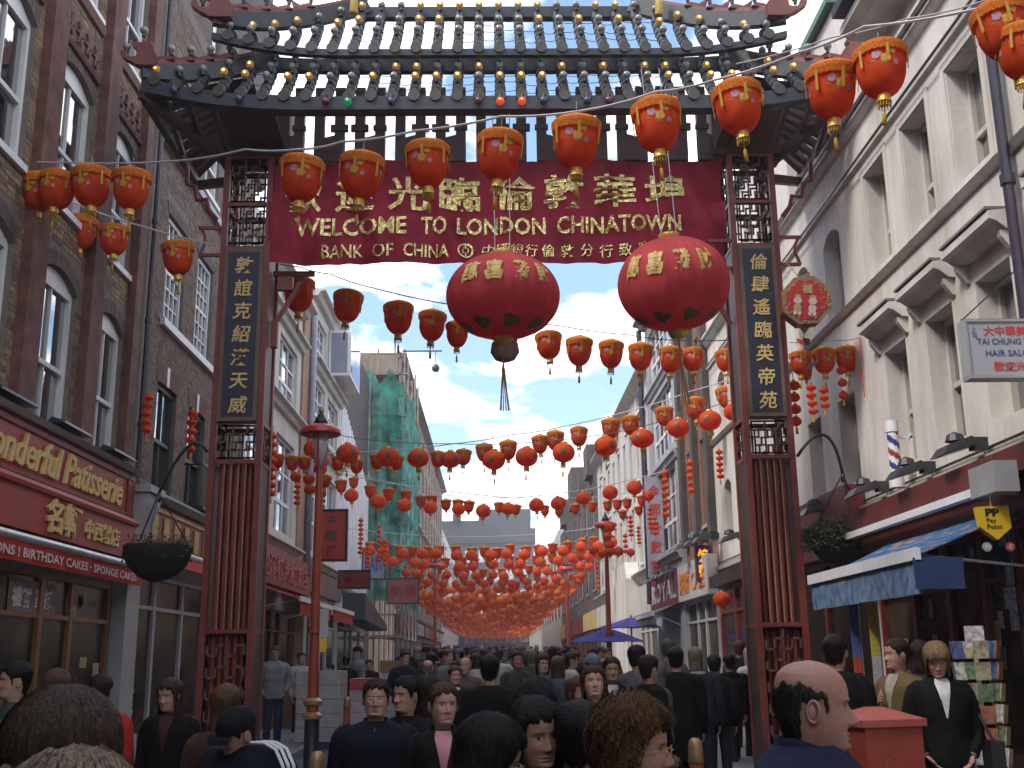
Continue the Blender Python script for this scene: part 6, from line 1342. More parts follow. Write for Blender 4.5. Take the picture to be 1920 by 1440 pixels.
# second row beyond the gate
r2 = [(589, 842, 43), (652, 850, 42), (725, 857, 42), (783, 859, 40), (845, 862, 38), (927, 862, 42), (988, 857, 43), (1058, 848, 42), (1135, 836, 43), (1204, 823, 43), (1273, 803, 42), (1330, 788, 42), (1376, 773, 36)]
for i, (px, py, w) in enumerate(r2): lantern(px, py, w, 21.3, 'round', 'round scarlet lantern, %s from the left in the first round row beyond the gate' % ordinal(i), 'round lanterns in the first row beyond the gate')
b2 = [(634, 868, 26), (668, 873, 27), (707, 864, 28), (745, 866, 27), (822, 861, 30), (870, 857, 30), (908, 848, 33), (953, 842, 34), (1012, 832, 33), (1042, 824, 34), (1086, 818, 35), (1145, 802, 36), (1182, 797, 36), (1245, 780, 36), (1303, 765, 40), (1361, 745, 40)]
for i, (px, py, w) in enumerate(b2): lantern(px, py, w, 23.5, 'bell', 'bell lantern, %s from the left in the row mixed with the first round lanterns' % ordinal(i), 'bell lanterns in the first row beyond the gate')
wire([atY(px, py, 23.4) for px, py in ((560, 850), (705, 846), (850, 832), (960, 815), (1050, 801), (1200, 765), (1290, 735), (1400, 700))], 'pale wire above the first mixed row of lanterns', 0.013)
wire([atY(px, py, 21.2) for px, py in ((560, 800), (700, 826), (850, 832), (990, 830), (1150, 812), (1290, 775), (1400, 740))], 'thin wire carrying the first round lanterns beyond the gate', 0.008, mat('dark_wire', (0.06, 0.06, 0.06), 0.5))
r3 = [(600, 918, 26), (658, 929, 28), (710, 940, 31), (759, 948, 28), (807, 952, 27), (860, 955, 26), (907, 958, 29), (953, 954, 26), (1005, 947, 29), (1045, 944, 30), (1093, 934, 28), (1144, 924, 30), (1190, 914, 31), (1215, 930, 22)]
for i, (px, py, w) in enumerate(r3): lantern(px, py, w, 31, 'round', 'round lantern, %s from the left in the second round row beyond the gate' % ordinal(i), 'round lanterns in the second row beyond the gate', full=False)
b3 = [(639, 911, 24), (663, 905, 20), (694, 921, 24), (729, 927, 23), (761, 930, 23), (789, 939, 22), (810, 938, 22), (836, 946, 21), (859, 947, 22), (880, 949, 22), (935, 951, 19), (954, 953, 19), (969, 955, 19), (1021, 957, 19), (1049, 958, 19), (1079, 953, 19), (1112, 950, 19), (1139, 948, 19), (1158, 946, 19), (1176, 944, 19), (1167, 965, 17), (1197, 957, 17), (1203, 938, 19), (1219, 938, 19), (1240, 935, 19), (1262, 925, 20), (1280, 920, 20)]
for i, (px, py, w) in enumerate(b3): lantern(px, py, w, 34, 'bell', 'small bell lantern, %s from the left in the second row beyond the gate' % ordinal(i), 'bell lanterns in the second row beyond the gate', full=False)
wire([atY(px, py, 31) for px, py in ((610, 880), (700, 900), (780, 912), (960, 934), (1100, 918), (1180, 900), (1290, 870))], 'pale wire above the second round row', 0.014); wire([atY(px, py, 34) for px, py in ((640, 880), (830, 928), (960, 934), (1120, 932), (1290, 905))], 'thin wire of the second bell row', 0.010)
# cluster by the left lamp post and wall
cl_ = [('bell', 497, 868, 26), ('bell', 520, 864, 26), ('bell', 546, 868, 27), ('bell', 571, 868, 25), ('bell', 604, 868, 24), ('round', 601, 880, 24), ('round', 554, 894, 20), ('round', 579, 899, 22), ('bell', 611, 902, 24), ('round', 580, 918, 20), ('round', 604, 906, 16), ('round', 602, 925, 20)]
for i, (k, px, py, w) in enumerate(cl_): lantern(px, py, w, 20.2, k, '%s in the bunch round the left lamp post, %s across and down' % ('bell lantern' if k == 'bell' else 'round lantern', ordinal(i)), 'bunch of lanterns by the left lamp post')
cr_ = [(1143, 988, 22), (1140, 1006, 18), (1143, 1022, 20), (1145, 1034, 20), (1112, 1032, 18), (1128, 1037, 18), (1160, 1034, 20), (1183, 1036, 16)]
for i, (px, py, w) in enumerate(cr_): lantern(px, py, w, 29.6, 'round', 'round lantern, %s going down the stack on the right lamp post' % ordinal(i), 'lanterns stacked on the right lamp post', full=False)
lantern(1354, 1124, 33, 20.5, 'round', 'single round lantern hung before the canopied shop left of the right column', 'single lantern')
# further rows, generated the same way the nearer ones hang
rowid = 0; stuffL = MB()
for Y, zc, nr, nb in [(42, 6.00, 15, 18), (46, 5.95, 15, 15), (51, 5.9, 15, 14), (56, 5.85, 14, 13), (60, 5.8, 14, 12)]+[(63+2.7*q, 5.78-0.012*q, 27, 0) for q in range(38)]:
    for kind, n in (('round', nr), ('bell', nb)):
        yy = Y+(1.6 if kind == 'bell' else 0)
        for i in range(n):
            x = -5.1+9.9*(i+0.5+RND.uniform(-0.22, 0.22))/n; z = zc-0.35*(1-(x/5)**2)+0.10*x/5+(0.28 if kind == 'bell' else 0)+RND.uniform(-0.05, 0.05); s = 0.46 if kind == 'round' else 0.42
            if Y < 62:
                o = link('lantern', FARP[kind], None, (x, yy+RND.uniform(-0.3, 0.3), z), (0, 0, RND.uniform(0, 6))); o.scale = (s, s, s); NL[0] += 1
                tag(o, 'small %s lantern, %s from the left in the %s strung row of the distance' % (kind, ordinal(i), ordinal(rowid+2)), 'lantern', 'lanterns in the %s row of the distance' % ordinal(rowid+2))
            else: stuffL.sphere((x, yy+RND.uniform(-1.4, 1.4), z-0.2+RND.uniform(-0.3, 0.3)), s/2*1.05, 8, 5, 0, 0.9)
    mb = MB(); a = Vector((-5.5, Y, zc+0.5)); b = Vector((5.0, Y, zc+0.6))
    pts = [a.lerp(b, i/10)-Vector((0, 0, 0.42*4*(i/10)*(1-i/10))) for i in range(11)]; mb.tube(pts, 0.013, 4)
    tag(mb.build('lantern_wire', M_wire), 'pale wire across the street, %s of the distant rows' % ordinal(rowid), 'wire'); rowid += 1
tag(stuffL.build('distant_lanterns', [cloth_thru('far_lantern_orange', (0.92, 0.30, 0.06), 0.55, 0.7, 0.15, 0.4, col2=(0.86, 0.18, 0.045)), M_lcord], smooth=True), 'mass of tiny orange red lanterns filling the far end of the street', 'lanterns', kind='stuff')
# vertical strings of little balls
_b = MB(); _b.add(*revolve([(0.02, 0.42)]+[(0.5*sin(a), 0.42*cos(a)) for a in [0.3+i*(pi-0.6)/8 for i in range(9)]]+[(0.02, -0.42)], 16, 0.06, 8)); ball_me = _b.mesh('ball', M_lanr); ball_me.polygons.foreach_set('use_smooth', [True]*len(ball_me.polygons))
_b = MB(); _b.lathe([(0.14, 0.08), (0.16, 0), (0.14, -0.08)], (0, 0, 0), 8); cap_b = _b.mesh('gold_bead', M_lgold); _b = MB(); _b.lathe([(0.03, 0), (0.10, -0.2), (0.14, -0.7)], (0, 0, 0), 7); tas_b = _b.mesh('tassel', M_lcord)
def ball_string(px, py0, py1, n, y, w, label):
    a = atY(px, py0, y); b = atY(px, py1, y); s = size_at(w, a); t = thing('lantern_string', label, 'lantern string', (a.x, y, a.z), 0, 'strings of little red ball lanterns'); st = (b.z-a.z)/max(1, n-1)
    for i in range(n): 
        link('ball', ball_me, t, (RND.uniform(-0.01, 0.01), 0, st*i)).scale = (s, s, min(s, abs(st)*0.95) if n > 1 else s)
        link('gold_bead', cap_b, t, (0, 0, st*i+s*0.44)).scale = (s, s, s)
    link('tassel', tas_b, t, (0, 0, st*(n-1)-s*0.4)).scale = (s, s, s)
    mb = MB(); mb.tube([(0, 0, s*0.4), (0, 0, s*1.2)], 0.006, 4); mb.build('cord', M_greyw, t)
for args in ((278, 746, 806, 5, 16.6, 20, 'string of five red balls on the dark brick wall, left one'), (361, 776, 842, 5, 17.8, 20, 'string of five red balls before the lit window by the left column'), (512, 818, 925, 8, 19.5, 17, 'long string of red balls right beside the left gate column'), (558, 902, 943, 5, 21, 13, 'string of small balls left of the lamp post bunch'),
             (605, 895, 950, 6, 21, 13, 'string of small balls right of the red lamp pole'), (647, 966, 1008, 6, 30, 10, 'string of tiny balls against the white ribbed wall'), (677, 976, 1036, 8, 30, 10, 'long string of tiny balls at the edge of the ribbed wall'), (711, 988, 1050, 8, 38, 9, 'string of tiny balls before the green netting'), (722, 1015, 1058, 6, 38, 9, 'second string of tiny balls before the netting'), (690, 1020, 1062, 6, 38, 9, 'third string of tiny balls before the netting'),
             (1246, 888, 965, 7, 30, 14, 'string of red balls before the grey front on the right'), (1293, 868, 920, 5, 25, 13, 'string of five balls on the red brick front'), (1348, 848, 893, 5, 21, 14, 'string of five balls on the cream wall left of the right column'), (1488, 723, 790, 4, 15.6, 22, 'string of balls half hidden behind the right gate column'),
             (1521, 727, 771, 4, 15.0, 19, 'string of balls under the left one of the three bell lanterns'), (1544, 732, 760, 3, 15.0, 18, 'short string of balls under the middle bell lantern'), (1577, 695, 741, 3, 15.0, 18, 'string of balls under the right one of the three bell lanterns'), (1182, 970, 1003, 5, 32, 10, 'string of small balls left of the lilac vertical sign'), (1197, 990, 1018, 5, 32, 8, 'shorter string of small balls by the lilac sign'), (1218, 955, 990, 5, 31, 9, 'string of balls hanging over the lilac sign'), (1228, 972, 1000, 4, 31, 9, 'string of balls right of the lilac sign'),
             (1172, 1005, 1034, 4, 33, 9, 'string of balls just right of the right lamp post'), (1120, 1055, 1100, 6, 42, 7, 'faint string of balls at the pale terrace')): ball_string(*args)
# two great lanterns under the banner
M_big = cloth_thru('great_lantern_crimson', (0.60, 0.095, 0.105), 0.55, 0.7, 0.12, 2, col2=(0.50, 0.07, 0.08)); M_bgold = mat('great_lantern_gold_print', (0.40, 0.27, 0.07), 0.55, 0.15, 12); M_bgrn = mat('great_lantern_green_print', (0.12, 0.07, 0.03), 0.6, 0.2, 12); M_pale = cloth_thru('pale_inner_lantern', (0.38, 0.25, 0.20), 0.4)
def great(px, py, w, h, y, chars, ang, label, tilt):
    p = atY(px, py, y); a = size_at(w, p)/2; b = size_at(h, p)/2; t = thing('great_lantern', label, 'lantern', tuple(p), 0, 'great oval lanterns under the banner'); t.rotation_euler = tilt
    def sf(th, z, d=0.0):
        k = sqrt(max(0.0, 1-(z/b)**2)); r = a*k**0.92*(1-0.030*(1-abs(sin(th*14)))**2)+d; return (r*cos(th), r*sin(th), z)
    mb = MB(); n = 112; m_ = 26; zs = [-b*cos(0.16+(pi-0.32)*i/m_) for i in range(m_+1)]
    mb.add([sf(2*pi*j/n, z) for z in zs for j in range(n)], [(i*n+j, i*n+(j+1) % n, (i+1)*n+(j+1) % n, (i+1)*n+j) for i in range(m_) for j in range(n)]); mb.build('body', M_big, t, smooth=True)
    rt = a*0.17
    mb = MB(); mb.lathe([(rt, zs[-1]-0.01), (rt*1.15, zs[-1]+0.03), (rt*1.1, zs[-1]+0.07), (0.001, zs[-1]+0.075)], (0, 0, 0), 20); mb.build('top_cap', M_lgold, t, smooth=True, angle=40)
    mb = MB(); mb.lathe([(rt, zs[0]+0.01), (rt*1.1, zs[0]-0.03), (rt*0.8, zs[0]-0.10), (rt*0.5, zs[0]-0.12), (0.001, zs[0]-0.12)], (0, 0, 0), 20); mb.build('bottom_cap', M_lgold, t, smooth=True, angle=40)
    mb = MB(); mb.tube([(0, 0, zs[0]-0.1), (0, 0, zs[0]-0.42)], 0.012, 5)
    for j in range(10): q = 2*pi*j/10; mb.tube([(0.012*cos(q), 0.012*sin(q), zs[0]-0.42), (0.035*cos(q), 0.035*sin(q), zs[0]-0.7), (0.06*cos(q)+0.01, 0.06*sin(q), zs[0]-0.98)], 0.008, 3)
    mb.build('tassel', mat('old_tassel', (0.30, 0.20, 0.12), 0.8), t)
    for s_ in (-1, 1): mb = MB(); mb.tube([(s_*0.10, 0, zs[-1]+0.06), (s_*0.12, 0.2, 3.0)], 0.006, 4); mb.build('hanging_wire', M_greyw, t)
    for i, c in enumerate(chars):
        th0 = ang+i*0.47; vs, fs, w_, h_ = text_geo(c, 0.035, 2); cw = 0.34*a; hh = 0.52*b; mb = MB()
        # split the letter so that it bends with the fabric
        bm = bmesh.new(); bv = [bm.verts.new((x/w_-0.5, yv/h_, 0)) for x, yv in vs]
        for f in fs:
            try: bm.faces.new([bv[k] for k in f])
            except ValueError: pass
        bmesh.ops.triangulate(bm, faces=bm.faces[:])
        for _ in range(2):
            es = [e for e in bm.edges if e.calc_length() > 0.16]
            if es: bmesh.ops.subdivide_edges(bm, edges=es, cuts=1); bmesh.ops.triangulate(bm, faces=bm.faces[:])
        bm.verts.index_update(); V = [sf(th0+v.co.x*cw/a, b*0.04+v.co.y*hh, 0.014) for v in bm.verts]; F = [tuple(v.index for v in f.verts) for f in bm.faces]; bm.free()
        mb.add(V, F); mb.build('character', M_bgold, t)
    for i in range(8):
        th0 = i*pi/4+0.2; mb = MB(); vs = [sf(th0, -b*0.80, 0.012)]; n2 = 14
        for j in range(n2): q = 2*pi*j/n2; rr = 0.11*a*(1+0.25*cos(3*q)); vs.append(sf(th0+rr*cos(q)*1.3/(a*0.62), -b*0.78+rr*sin(q)*0.75, 0.012))
        mb.add(vs, [(0, 1+j, 1+(j+1) % n2) for j in range(n2)]); mb.build('printed_scroll', M_bgrn, t)
    return t, zs
t, zs = great(943, 556, 214, 160, 14.0, '萬喜發財', -pi/2-0.62, 'left great oval crimson lantern with gold characters and long tassel under the banner', (0.05, 0.0, 0))
mb = MB(); mb.add(*revolve([(0.05, 0), (0.17, -0.05), (0.19, -0.18), (0.13, -0.28), (0.05, -0.31)], 20, 0.04, 10)); mb.build('inner_lantern', M_pale, t, smooth=True, loc=(0.02, 0.1, zs[0]-0.0))
great(1263, 533, 210, 176, 13.6, '萬喜發財', -pi/2-0.95, 'right great oval crimson lantern tilted beside the right gate column', (0.14, -0.07, 0))
# octagonal painted lantern
p = atY(1512, 563, 14.3); oc = thing('octagon_lantern', 'octagonal painted lantern with two dolls hung beside the right gate column', 'lantern', tuple(p)); oc.rotation_euler = (0.12, 0.10, -0.10); r = size_at(98, p)/2
M_oct = mat('octagon_red', (0.36, 0.02, 0.015), 0.4, 0.2, 8); M_olive = mat('octagon_olive_border', (0.20, 0.15, 0.05), 0.6, 0.5, 30, col2=(0.30, 0.12, 0.10))
oc8 = [(r*cos(pi/8+k*pi/4+0.15), r*sin(pi/8+k*pi/4+0.15)) for k in range(8)]; of = lambda u, v, d: (u, -d, v)
mb = MB(); mb.prism(oc8, of, -0.30, 0.0); mb.build('drum', mat('octagon_side', (0.20, 0.015, 0.02), 0.5), oc)
mb = MB(); mb.prism([(u*0.99, v*0.99) for u, v in oc8], of, 0.002, 0.02); mb.build('border', M_olive, oc); mb = MB(); mb.prism([(u*0.80, v*0.80) for u, v in oc8], of, 0.021, 0.03); mb.build('panel', M_oct, oc)
M_doll = mat('doll_pale', (0.50, 0.38, 0.36), 0.6, 0.2, 20); M_doll2 = mat('doll_ochre', (0.38, 0.27, 0.10), 0.6, 0.2, 20)
def disc(mb, cx, cz, rx, rz, d, n=12, m=0): mb.add([(cx+rx*cos(2*pi*j/n), -d, cz+rz*sin(2*pi*j/n)) for j in range(n)]+[(cx+rx*cos(2*pi*j/n), -0.02, cz+rz*sin(2*pi*j/n)) for j in range(n)], [tuple(range(n))]+[(j, j+n, (j+1) % n+n, (j+1) % n) for j in range(n)], m)
for sx in (-1, 1):
    mb = MB(); c = sx*r*0.28-0.02; disc(mb, c, -r*0.05, r*0.16, r*0.13, 0.045, m=0); disc(mb, c, -r*0.32, r*0.15, r*0.17, 0.042, m=1 if sx < 0 else 0); disc(mb, c-r*0.08, -r*0.52, r*0.07, r*0.1, 0.04, m=0); disc(mb, c+r*0.08, -r*0.52, r*0.07, r*0.1, 0.04, m=0); disc(mb, c, r*0.10, r*0.12, r*0.10, 0.043, m=1); mb.build('doll', [M_doll, M_doll2], oc)
mb = MB(); add_text(mb, '福', lambda u, v, d: (u, -0.031-d, v), -r*0.2, r*0.2, r*0.25, r*0.62, 0, 0.01, bold=0.04); mb.build('character', M_doll2, oc)
mb = MB()
for k in range(34): q = RND.uniform(0, 2*pi); rr = r*RND.uniform(0.62, 0.86); disc(mb, rr*cos(q), rr*sin(q), r*0.035, r*0.035, 0.036, 6, RND.choice((0, 1)))
mb.build('painted_flowers', [mat('pink_dot', (0.50, 0.16, 0.22), 0.6, 0.1), mat('orange_dot', (0.55, 0.2, 0.06), 0.6, 0.1)], oc)['kind'] = 'stuff'
mb = MB(); mb.prism([(-0.16, r*0.9), (0.05, r*1.22), (0.06, r*0.86)], of, -0.16, -0.14); mb.prism([(-0.06, -r*0.9), (0.10, -r*0.9), (0.02, -r*1.22)], of, -0.2, -0.1); mb.tube([(0.02, 0.15, -r*1.2), (0.0, 0.15, -r*1.5), (0.05, 0.15, -r*2.2)], 0.006, 4); mb.tube([(-0.1, 0.1, r*0.95), (-0.3, 0.3, r*1.8)], 0.006, 4); mb.build('fins', M_olive, oc)
mb = MB(); mb.prism([(0.0, -r*1.38), (0.09, -r*1.42), (0.10, -r*1.62), (0.03, -r*1.72)], of, -0.16, -0.14); mb.prism([(-0.09, -r*1.42), (0.0, -r*1.50), (0.03, -r*1.70), (-0.07, -r*1.60)], of, -0.15, -0.13, 1); mb.prism([(0.05, -r*2.6), (0.10, -r*2.35), (0.22, -r*2.2), (0.2, -r*2.38), (0.12, -r*2.58)], of, -0.15, -0.13); mb.build('paper_leaf', [M_slate, M_lanr], oc)
# loose sloping ground for road, pavements and slabs
for o in bpy.data.objects:
    if o.type == 'MESH' and (o.name.split('.')[0] in ('road', 'pavement', 'paving_slabs', 'kerb', 'ground')):
        for v in o.data.vertices: v.co.z += gz(max(-60, min(v.co.y, 230)))
# ------------------------------------------------------------------ people
HT = np.array([(-.100,.044,-.066,.058),(-.06,.042,-.060,.054),(-.03,.042,-.056,.052),(-.016,.049,-.056,.053),(-.007,.068,-.058,.055),(.002,.086,-.061,.058),(.012,.093,-.064,.0605),(.03,.090,-.070,.0655),(.05,.087,-.078,.070),(.07,.088,-.085,.0735),(.09,.088,-.092,.0755),(.115,.087,-.098,.0775),(.135,.092,-.101,.078),(.155,.092,-.102,.078),(.175,.087,-.100,.076),(.195,.075,-.092,.069),(.210,.059,-.078,.057),(.222,.039,-.056,.040),(.229,.016,-.03,.02),(.231,.001,-0.012,0.001)])
def smooth(a, b, x): t = np.clip((x-a)/(b-a), 0, 1); return t*t*(3-2*t)
def head_xy(z, phi, face=1.0, age=0.0, fem=0.0):
    f = np.interp(z, HT[:, 0], HT[:, 1]); b = np.interp(z, HT[:, 0], HT[:, 2]); w = np.interp(z, HT[:, 0], HT[:, 3])
    w = w*(1-0.13*fem*smooth(.085, .0, z)); f = np.where(z > -0.01, f-0.004*fem*smooth(.05, .0, z), f)
    y0 = -0.008; c = np.cos(phi); s = np.sin(phi)
    x = w*np.sign(s)*np.abs(s)**0.92
    y = np.where(c > 0, y0+(f-y0)*np.abs(c)**0.88, y0+(b-y0)*np.abs(c)**0.95)
    if face > 0:
        fr = smooth(0.0, 0.35, c); g = lambda cx, cz, sx, sz: np.exp(-((np.abs(x)-cx)/sx)**2-((z-cz)/sz)**2)
        N = np.interp(z, (.056, .064, .070, .077, .085, .100, .115, .128), (0, .015, .029, .033, .028, .018, .008, 0)); sx = np.interp(z, (.06, .075, .09, .12), (.011, .0125, .009, .007))
        d = N*(1-0.28*fem)*np.exp(-(np.abs(x)/sx)**2.2)
        d += .007*g(.013, .070, .006, .006)
        d -= .011*g(.031, .112, .016, .011); d += .0075*g(.031, .111, .012, .0065)
        d += .005*(1-0.8*fem)*g(.028, .132, .020, .006)
        d += .0065*np.exp(-(np.abs(x)/.021)**2.5-((z-.0445)/.0042)**2); d += .0065*np.exp(-(np.abs(x)/.017)**2.5-((z-.0345)/.005)**2); d -= .006*np.exp(-(np.abs(x)/.024)**2.5-((z-.0395)/.0016)**2)
        d += .006*np.exp(-(np.abs(x)/.016)**2-((z-.014)/.010)**2); d -= .005*np.exp(-(np.abs(x)/.020)**2-((z-.025)/.004)**2); d += .004*g(.040, .075, .016, .016)
        d -= .003*age*g(.026, .058, .004, .014)
        y = y+d*fr*face
    return x, y
TT = [(0.80,.165,.112,0.0),(0.84,.175,.118,0.0),(0.90,.176,.120,0.0),(0.98,.160,.108,0.0),(1.05,.156,.104,0.0),(1.15,.176,.112,0.0),(1.28,.198,.118,0.0),(1.35,.208,.106,-.005),(1.388,.196,.090,-.01),(1.408,.150,.080,-.012),(1.426,.105,.072,-.012),(1.446,.074,.064,-.008)]
def tor(z):
    a = np.array(TT); return np.interp(z, a[:, 0], a[:, 1]), np.interp(z, a[:, 0], a[:, 2]), np.interp(z, a[:, 0], a[:, 3])
def ring_faces(k, n, o=0): return [(o+i*n+j, o+i*n+(j+1) % n, o+(i+1)*n+(j+1) % n, o+(i+1)*n+j) for i in range(k-1) for j in range(n)]
def rotm(yaw, pitch, tilt): return np.array((Matrix.Rotation(yaw, 3, 'Z') @ Matrix.Rotation(pitch, 3, 'X') @ Matrix.Rotation(tilt, 3, 'Y')).to_3x3())
SKA = attr_mat('skin', 0.5, 0.11, 55, 0.35, 0.22, 0.08)
def cloth(c, tag_=''):
    nm = 'cloth_%03d_%03d_%03d' % tuple(int(x*500) for x in c); return mat(nm, c, 0.85, 0.25, 9, 0.9, 5.5, spec=0.2)
HAIRM = {}
def hairm(c):
    k = tuple(round(x, 3) for x in c)
    if k in HAIRM: return HAIRM[k]
    m = mat('hair_%03d_%03d_%03d' % tuple(int(x*1000) for x in c), c, 0.5, 0.35, 60, 0.5, 90, spec=0.22, col2=tuple(x*0.55 for x in c)); t = m.node_tree; tcn = [n for n in t.nodes if n.type == 'TEX_COORD'][0]; mp_ = t.nodes.new('ShaderNodeMapping'); mp_.inputs['Scale'].default_value = (1, 1, 0.10); t.links.new(tcn.outputs['Object'], mp_.inputs[0])
    for n in t.nodes:
        if n.type == 'TEX_NOISE': t.links.new(mp_.outputs[0], n.inputs['Vector']); n.inputs['Scale'].default_value *= 2.2
    HAIRM[k] = m; return m
def limb(mb, pts, rr, n, m=0, sub=3):
    P = [Vector(p) for p in pts]; out = []; rad = []
    for i in range(len(P)-1):
        for s in range(sub):
            t = s/sub; out.append(P[i].lerp(P[i+1], t)); rad.append(rr[i]+(rr[i+1]-rr[i])*t)
    out.append(P[-1]); rad.append(rr[-1])
    for _ in range(2):
        q = out[:]
        for i in range(1, len(out)-1): out[i] = (q[i-1]+q[i]*2+q[i+1])/4
    mb.tube(out, rad, n, m); return out
def hand(mb, w, d, up, side, s=1.0, curl=0.5, n=6):
    """palm with five separate fingers; w wrist, d direction, up = back of the hand, side = thumb side"""
    w, d, up, side = Vector(w), Vector(d).normalized(), Vector(up).normalized(), Vector(side).normalized()
    pts = [w, w+d*0.03*s, w+d*0.06*s, w+d*0.085*s]
    vs = []; 
    for p, a, b in zip(pts, (.026, .036, .042, .038), (.019, .016, .014, .011)):
        for j in range(8): t = 2*pi*j/8; vs.append(p+side*(a*s*cos(t))+up*(b*s*sin(t)))
    mb.add(vs, ring_faces(4, 8)+[tuple(24+j for j in range(8))])
    for k, (o, L) in enumerate(((.028, .070), (.010, .078), (-.009, .073), (-.027, .058))):
        b = w+d*0.078*s+side*o*s; c1 = b+(d*cos(curl*.5)-up*sin(curl*.5))*L*.42*s; c2 = c1+(d*cos(curl*1.2)-up*sin(curl*1.2))*L*.32*s; c3 = c2+(d*cos(curl*1.9)-up*sin(curl*1.9))*L*.26*s
        mb.tube([b-d*0.01*s, b, c1, c2, c3], [.0085*s, .0092*s, .0085*s, .0078*s, .0055*s], n)
    b = w+d*0.03*s+side*0.03*s; c1 = b+(d*0.6+side*0.75)*.032*s; c2 = c1+(d*0.85+side*0.35-up*0.3).normalized()*.03*s; mb.tube([b-side*0.012*s, b, c1, c2], [.012*s, .0125*s, .0105*s, .007*s], n)

def person(px, ptop, y, label, yaw=0.0, hy=0.0, hp=0.0, ht=0.0, skin=(0.46, 0.27, 0.20), hair='short', hc=(0.03, 0.02, 0.015), coat=(0.015, 0.015, 0.018), trous=(0.02, 0.022, 0.03), shirt=None, lod=1,
           group=None, x=None, arms='down', stride=0.0, long_coat=False, build=1.0, age=0.3, lips=(0.36, 0.13, 0.12), female=False, glasses=False, headk=1.0, hairvol=1.0, seed=0, bend=0.0, extra=None, cap=None, stubble=0.0, hooded=False, sink=0.014, smile=0.0):
    """px, ptop: direction of the crown of the head, y: distance up the street; yaw 0 faces the camera (-y), positive turns to the picture's right"""
    R = random.Random(seed or int(px*7+ptop)); top = atY(px, ptop, y); g0 = gz(y); h = top.z-g0
    t = thing('person', label, 'person', (top.x if x is None else x, y, g0), 0, group)
    body_rot = pi+yaw; t.rotation_euler = (0, 0, body_rot)
    k = h/1.72; hk = headk*k if k < 1 else headk*k**0.5
    th = {'short': .016, 'bald': .009, 'crop': .007, 'long': .018, 'bob': .020, 'curly': .034, 'bun': .011, 'blonde': .020, 'fringe': .020}.get(hair, .016)*hairvol; hh = (0.231+(0 if hair == 'bald' else th*1.12))*hk; chin = h-hh
    kk = (chin+sink)/1.49
    seg = {0: 110, 1: 40, 2: 16}[lod]
    # angle steps, denser over the face
    u = np.linspace(0, 2*pi, seg, endpoint=False); phi = u-0.42*np.sin(u) if lod < 2 else u
    zs = {0: np.concatenate([np.linspace(-.045, -.01, 8), np.linspace(-.005, .14, 78), np.linspace(.145, .231, 22)]), 1: np.concatenate([np.linspace(-.045, 0, 4), np.linspace(.006, .14, 26), np.linspace(.15, .231, 8)]), 2: np.concatenate([np.linspace(-.045, 0, 2), np.linspace(.02, .14, 6), np.linspace(.165, .231, 4)])}[lod]
    Z, P = np.meshgrid(zs, phi, indexing='ij'); X, Y = head_xy(Z, P, 1.0 if lod < 2 else 0.9, age, 1.0 if female else 0.0)
    col = np.ones(X.shape+(3,))*np.array(skin)
    fr = (np.cos(P) > 0.15)
    def tint(mask, c, a=1.0):
        a_ = (mask*a)[..., None]; return col*(1-a_)+np.array(c)*a_
    g = lambda cx, cz, sx, sz: np.exp(-((np.abs(X)-cx)/sx)**2-((Z-cz)/sz)**2)*fr
    col = tint(np.clip(g(.038, .072, .022, .018), 0, 1), (skin[0]*1.08, skin[1]*0.78, skin[2]*0.76), 0.55)
    col = tint(np.clip(np.exp(-(X/.016)**2-((Z-.072)/.01)**2)*fr, 0, 1), (skin[0]*1.05, skin[1]*0.72, skin[2]*0.70), 0.5)
    col = tint(np.clip(1.6*np.exp(-(np.abs(X)/.023)**4-((Z-.0398-smile*(X/.023)**2*.006)/.0085)**4)*fr, 0, 1), lips, 0.8)
    col = tint(np.clip(2*np.exp(-((np.abs(X)-.031)/.0145)**4-((Z-(.1315-0.12*np.abs(np.abs(X)-.028)))/.0038)**4)*fr, 0, 1), tuple(c*1.2 for c in (hc if hair != 'blonde' else (0.12, 0.08, 0.05))), 0.55)
    eye = np.clip(2*np.exp(-((np.abs(X)-.031)/.012)**4-((Z-.1115)/.0042)**4)*fr, 0, 1)
    col = tint(np.clip(2*np.exp(-((np.abs(X)-.031)/.0145)**4-((Z-.1145)/.0022)**4)*fr, 0, 1), (0.05, 0.03, 0.022), 0.6)
    col = tint(eye, (0.42, 0.40, 0.38), 0.85); col = tint(np.clip(2*np.exp(-((np.abs(X)-.0315)/.0052)**4-((Z-.1122)/.0050)**4)*fr, 0, 1), (0.02, 0.013, 0.01), 1.0)
    if stubble: col = tint(np.clip(smooth(.062, .03, Z)*smooth(-.03, 0.0, Z)*(np.cos(P) > -0.1), 0, 1), (0.16, 0.12, 0.11), stubble)
    # neck and chest continue into the torso
    V = np.stack([X*hk, Y*hk, Z*hk], -1)
    Rm = rotm(hy, hp, ht); wgt = smooth(-.05, .0, Z)[..., None]; piv = np.array([0, -0.01, -0.02])*hk
    Vr = (V-piv) @ Rm.T+piv; V = V*(1-wgt)+Vr*wgt; V = V+np.array([0, 0.015, chin])
    tz = np.array([0.80, 0.84, 0.90, 0.98, 1.05, 1.15, 1.28, 1.35, 1.388, 1.408, 1.426, 1.440])*kk
    tv = []; 
    for z in tz:
        w, d, yo = tor(z/kk); fem = (0.88 if female else 1.0)*build
        for p in phi: tv.append((w*fem*kk*np.sign(np.sin(p))*abs(np.sin(p))**0.85, (yo+d*build*np.cos(p)*(1.0 if np.cos(p) > 0 else 0.9))*kk, z))
    tv = np.array(tv); n = seg; allv = np.concatenate([tv, V.reshape(-1, 3)]); kr = len(tz)+len(zs)
    cols = np.concatenate([np.ones((len(tv), 3))*np.array(skin), col.reshape(-1, 3)])
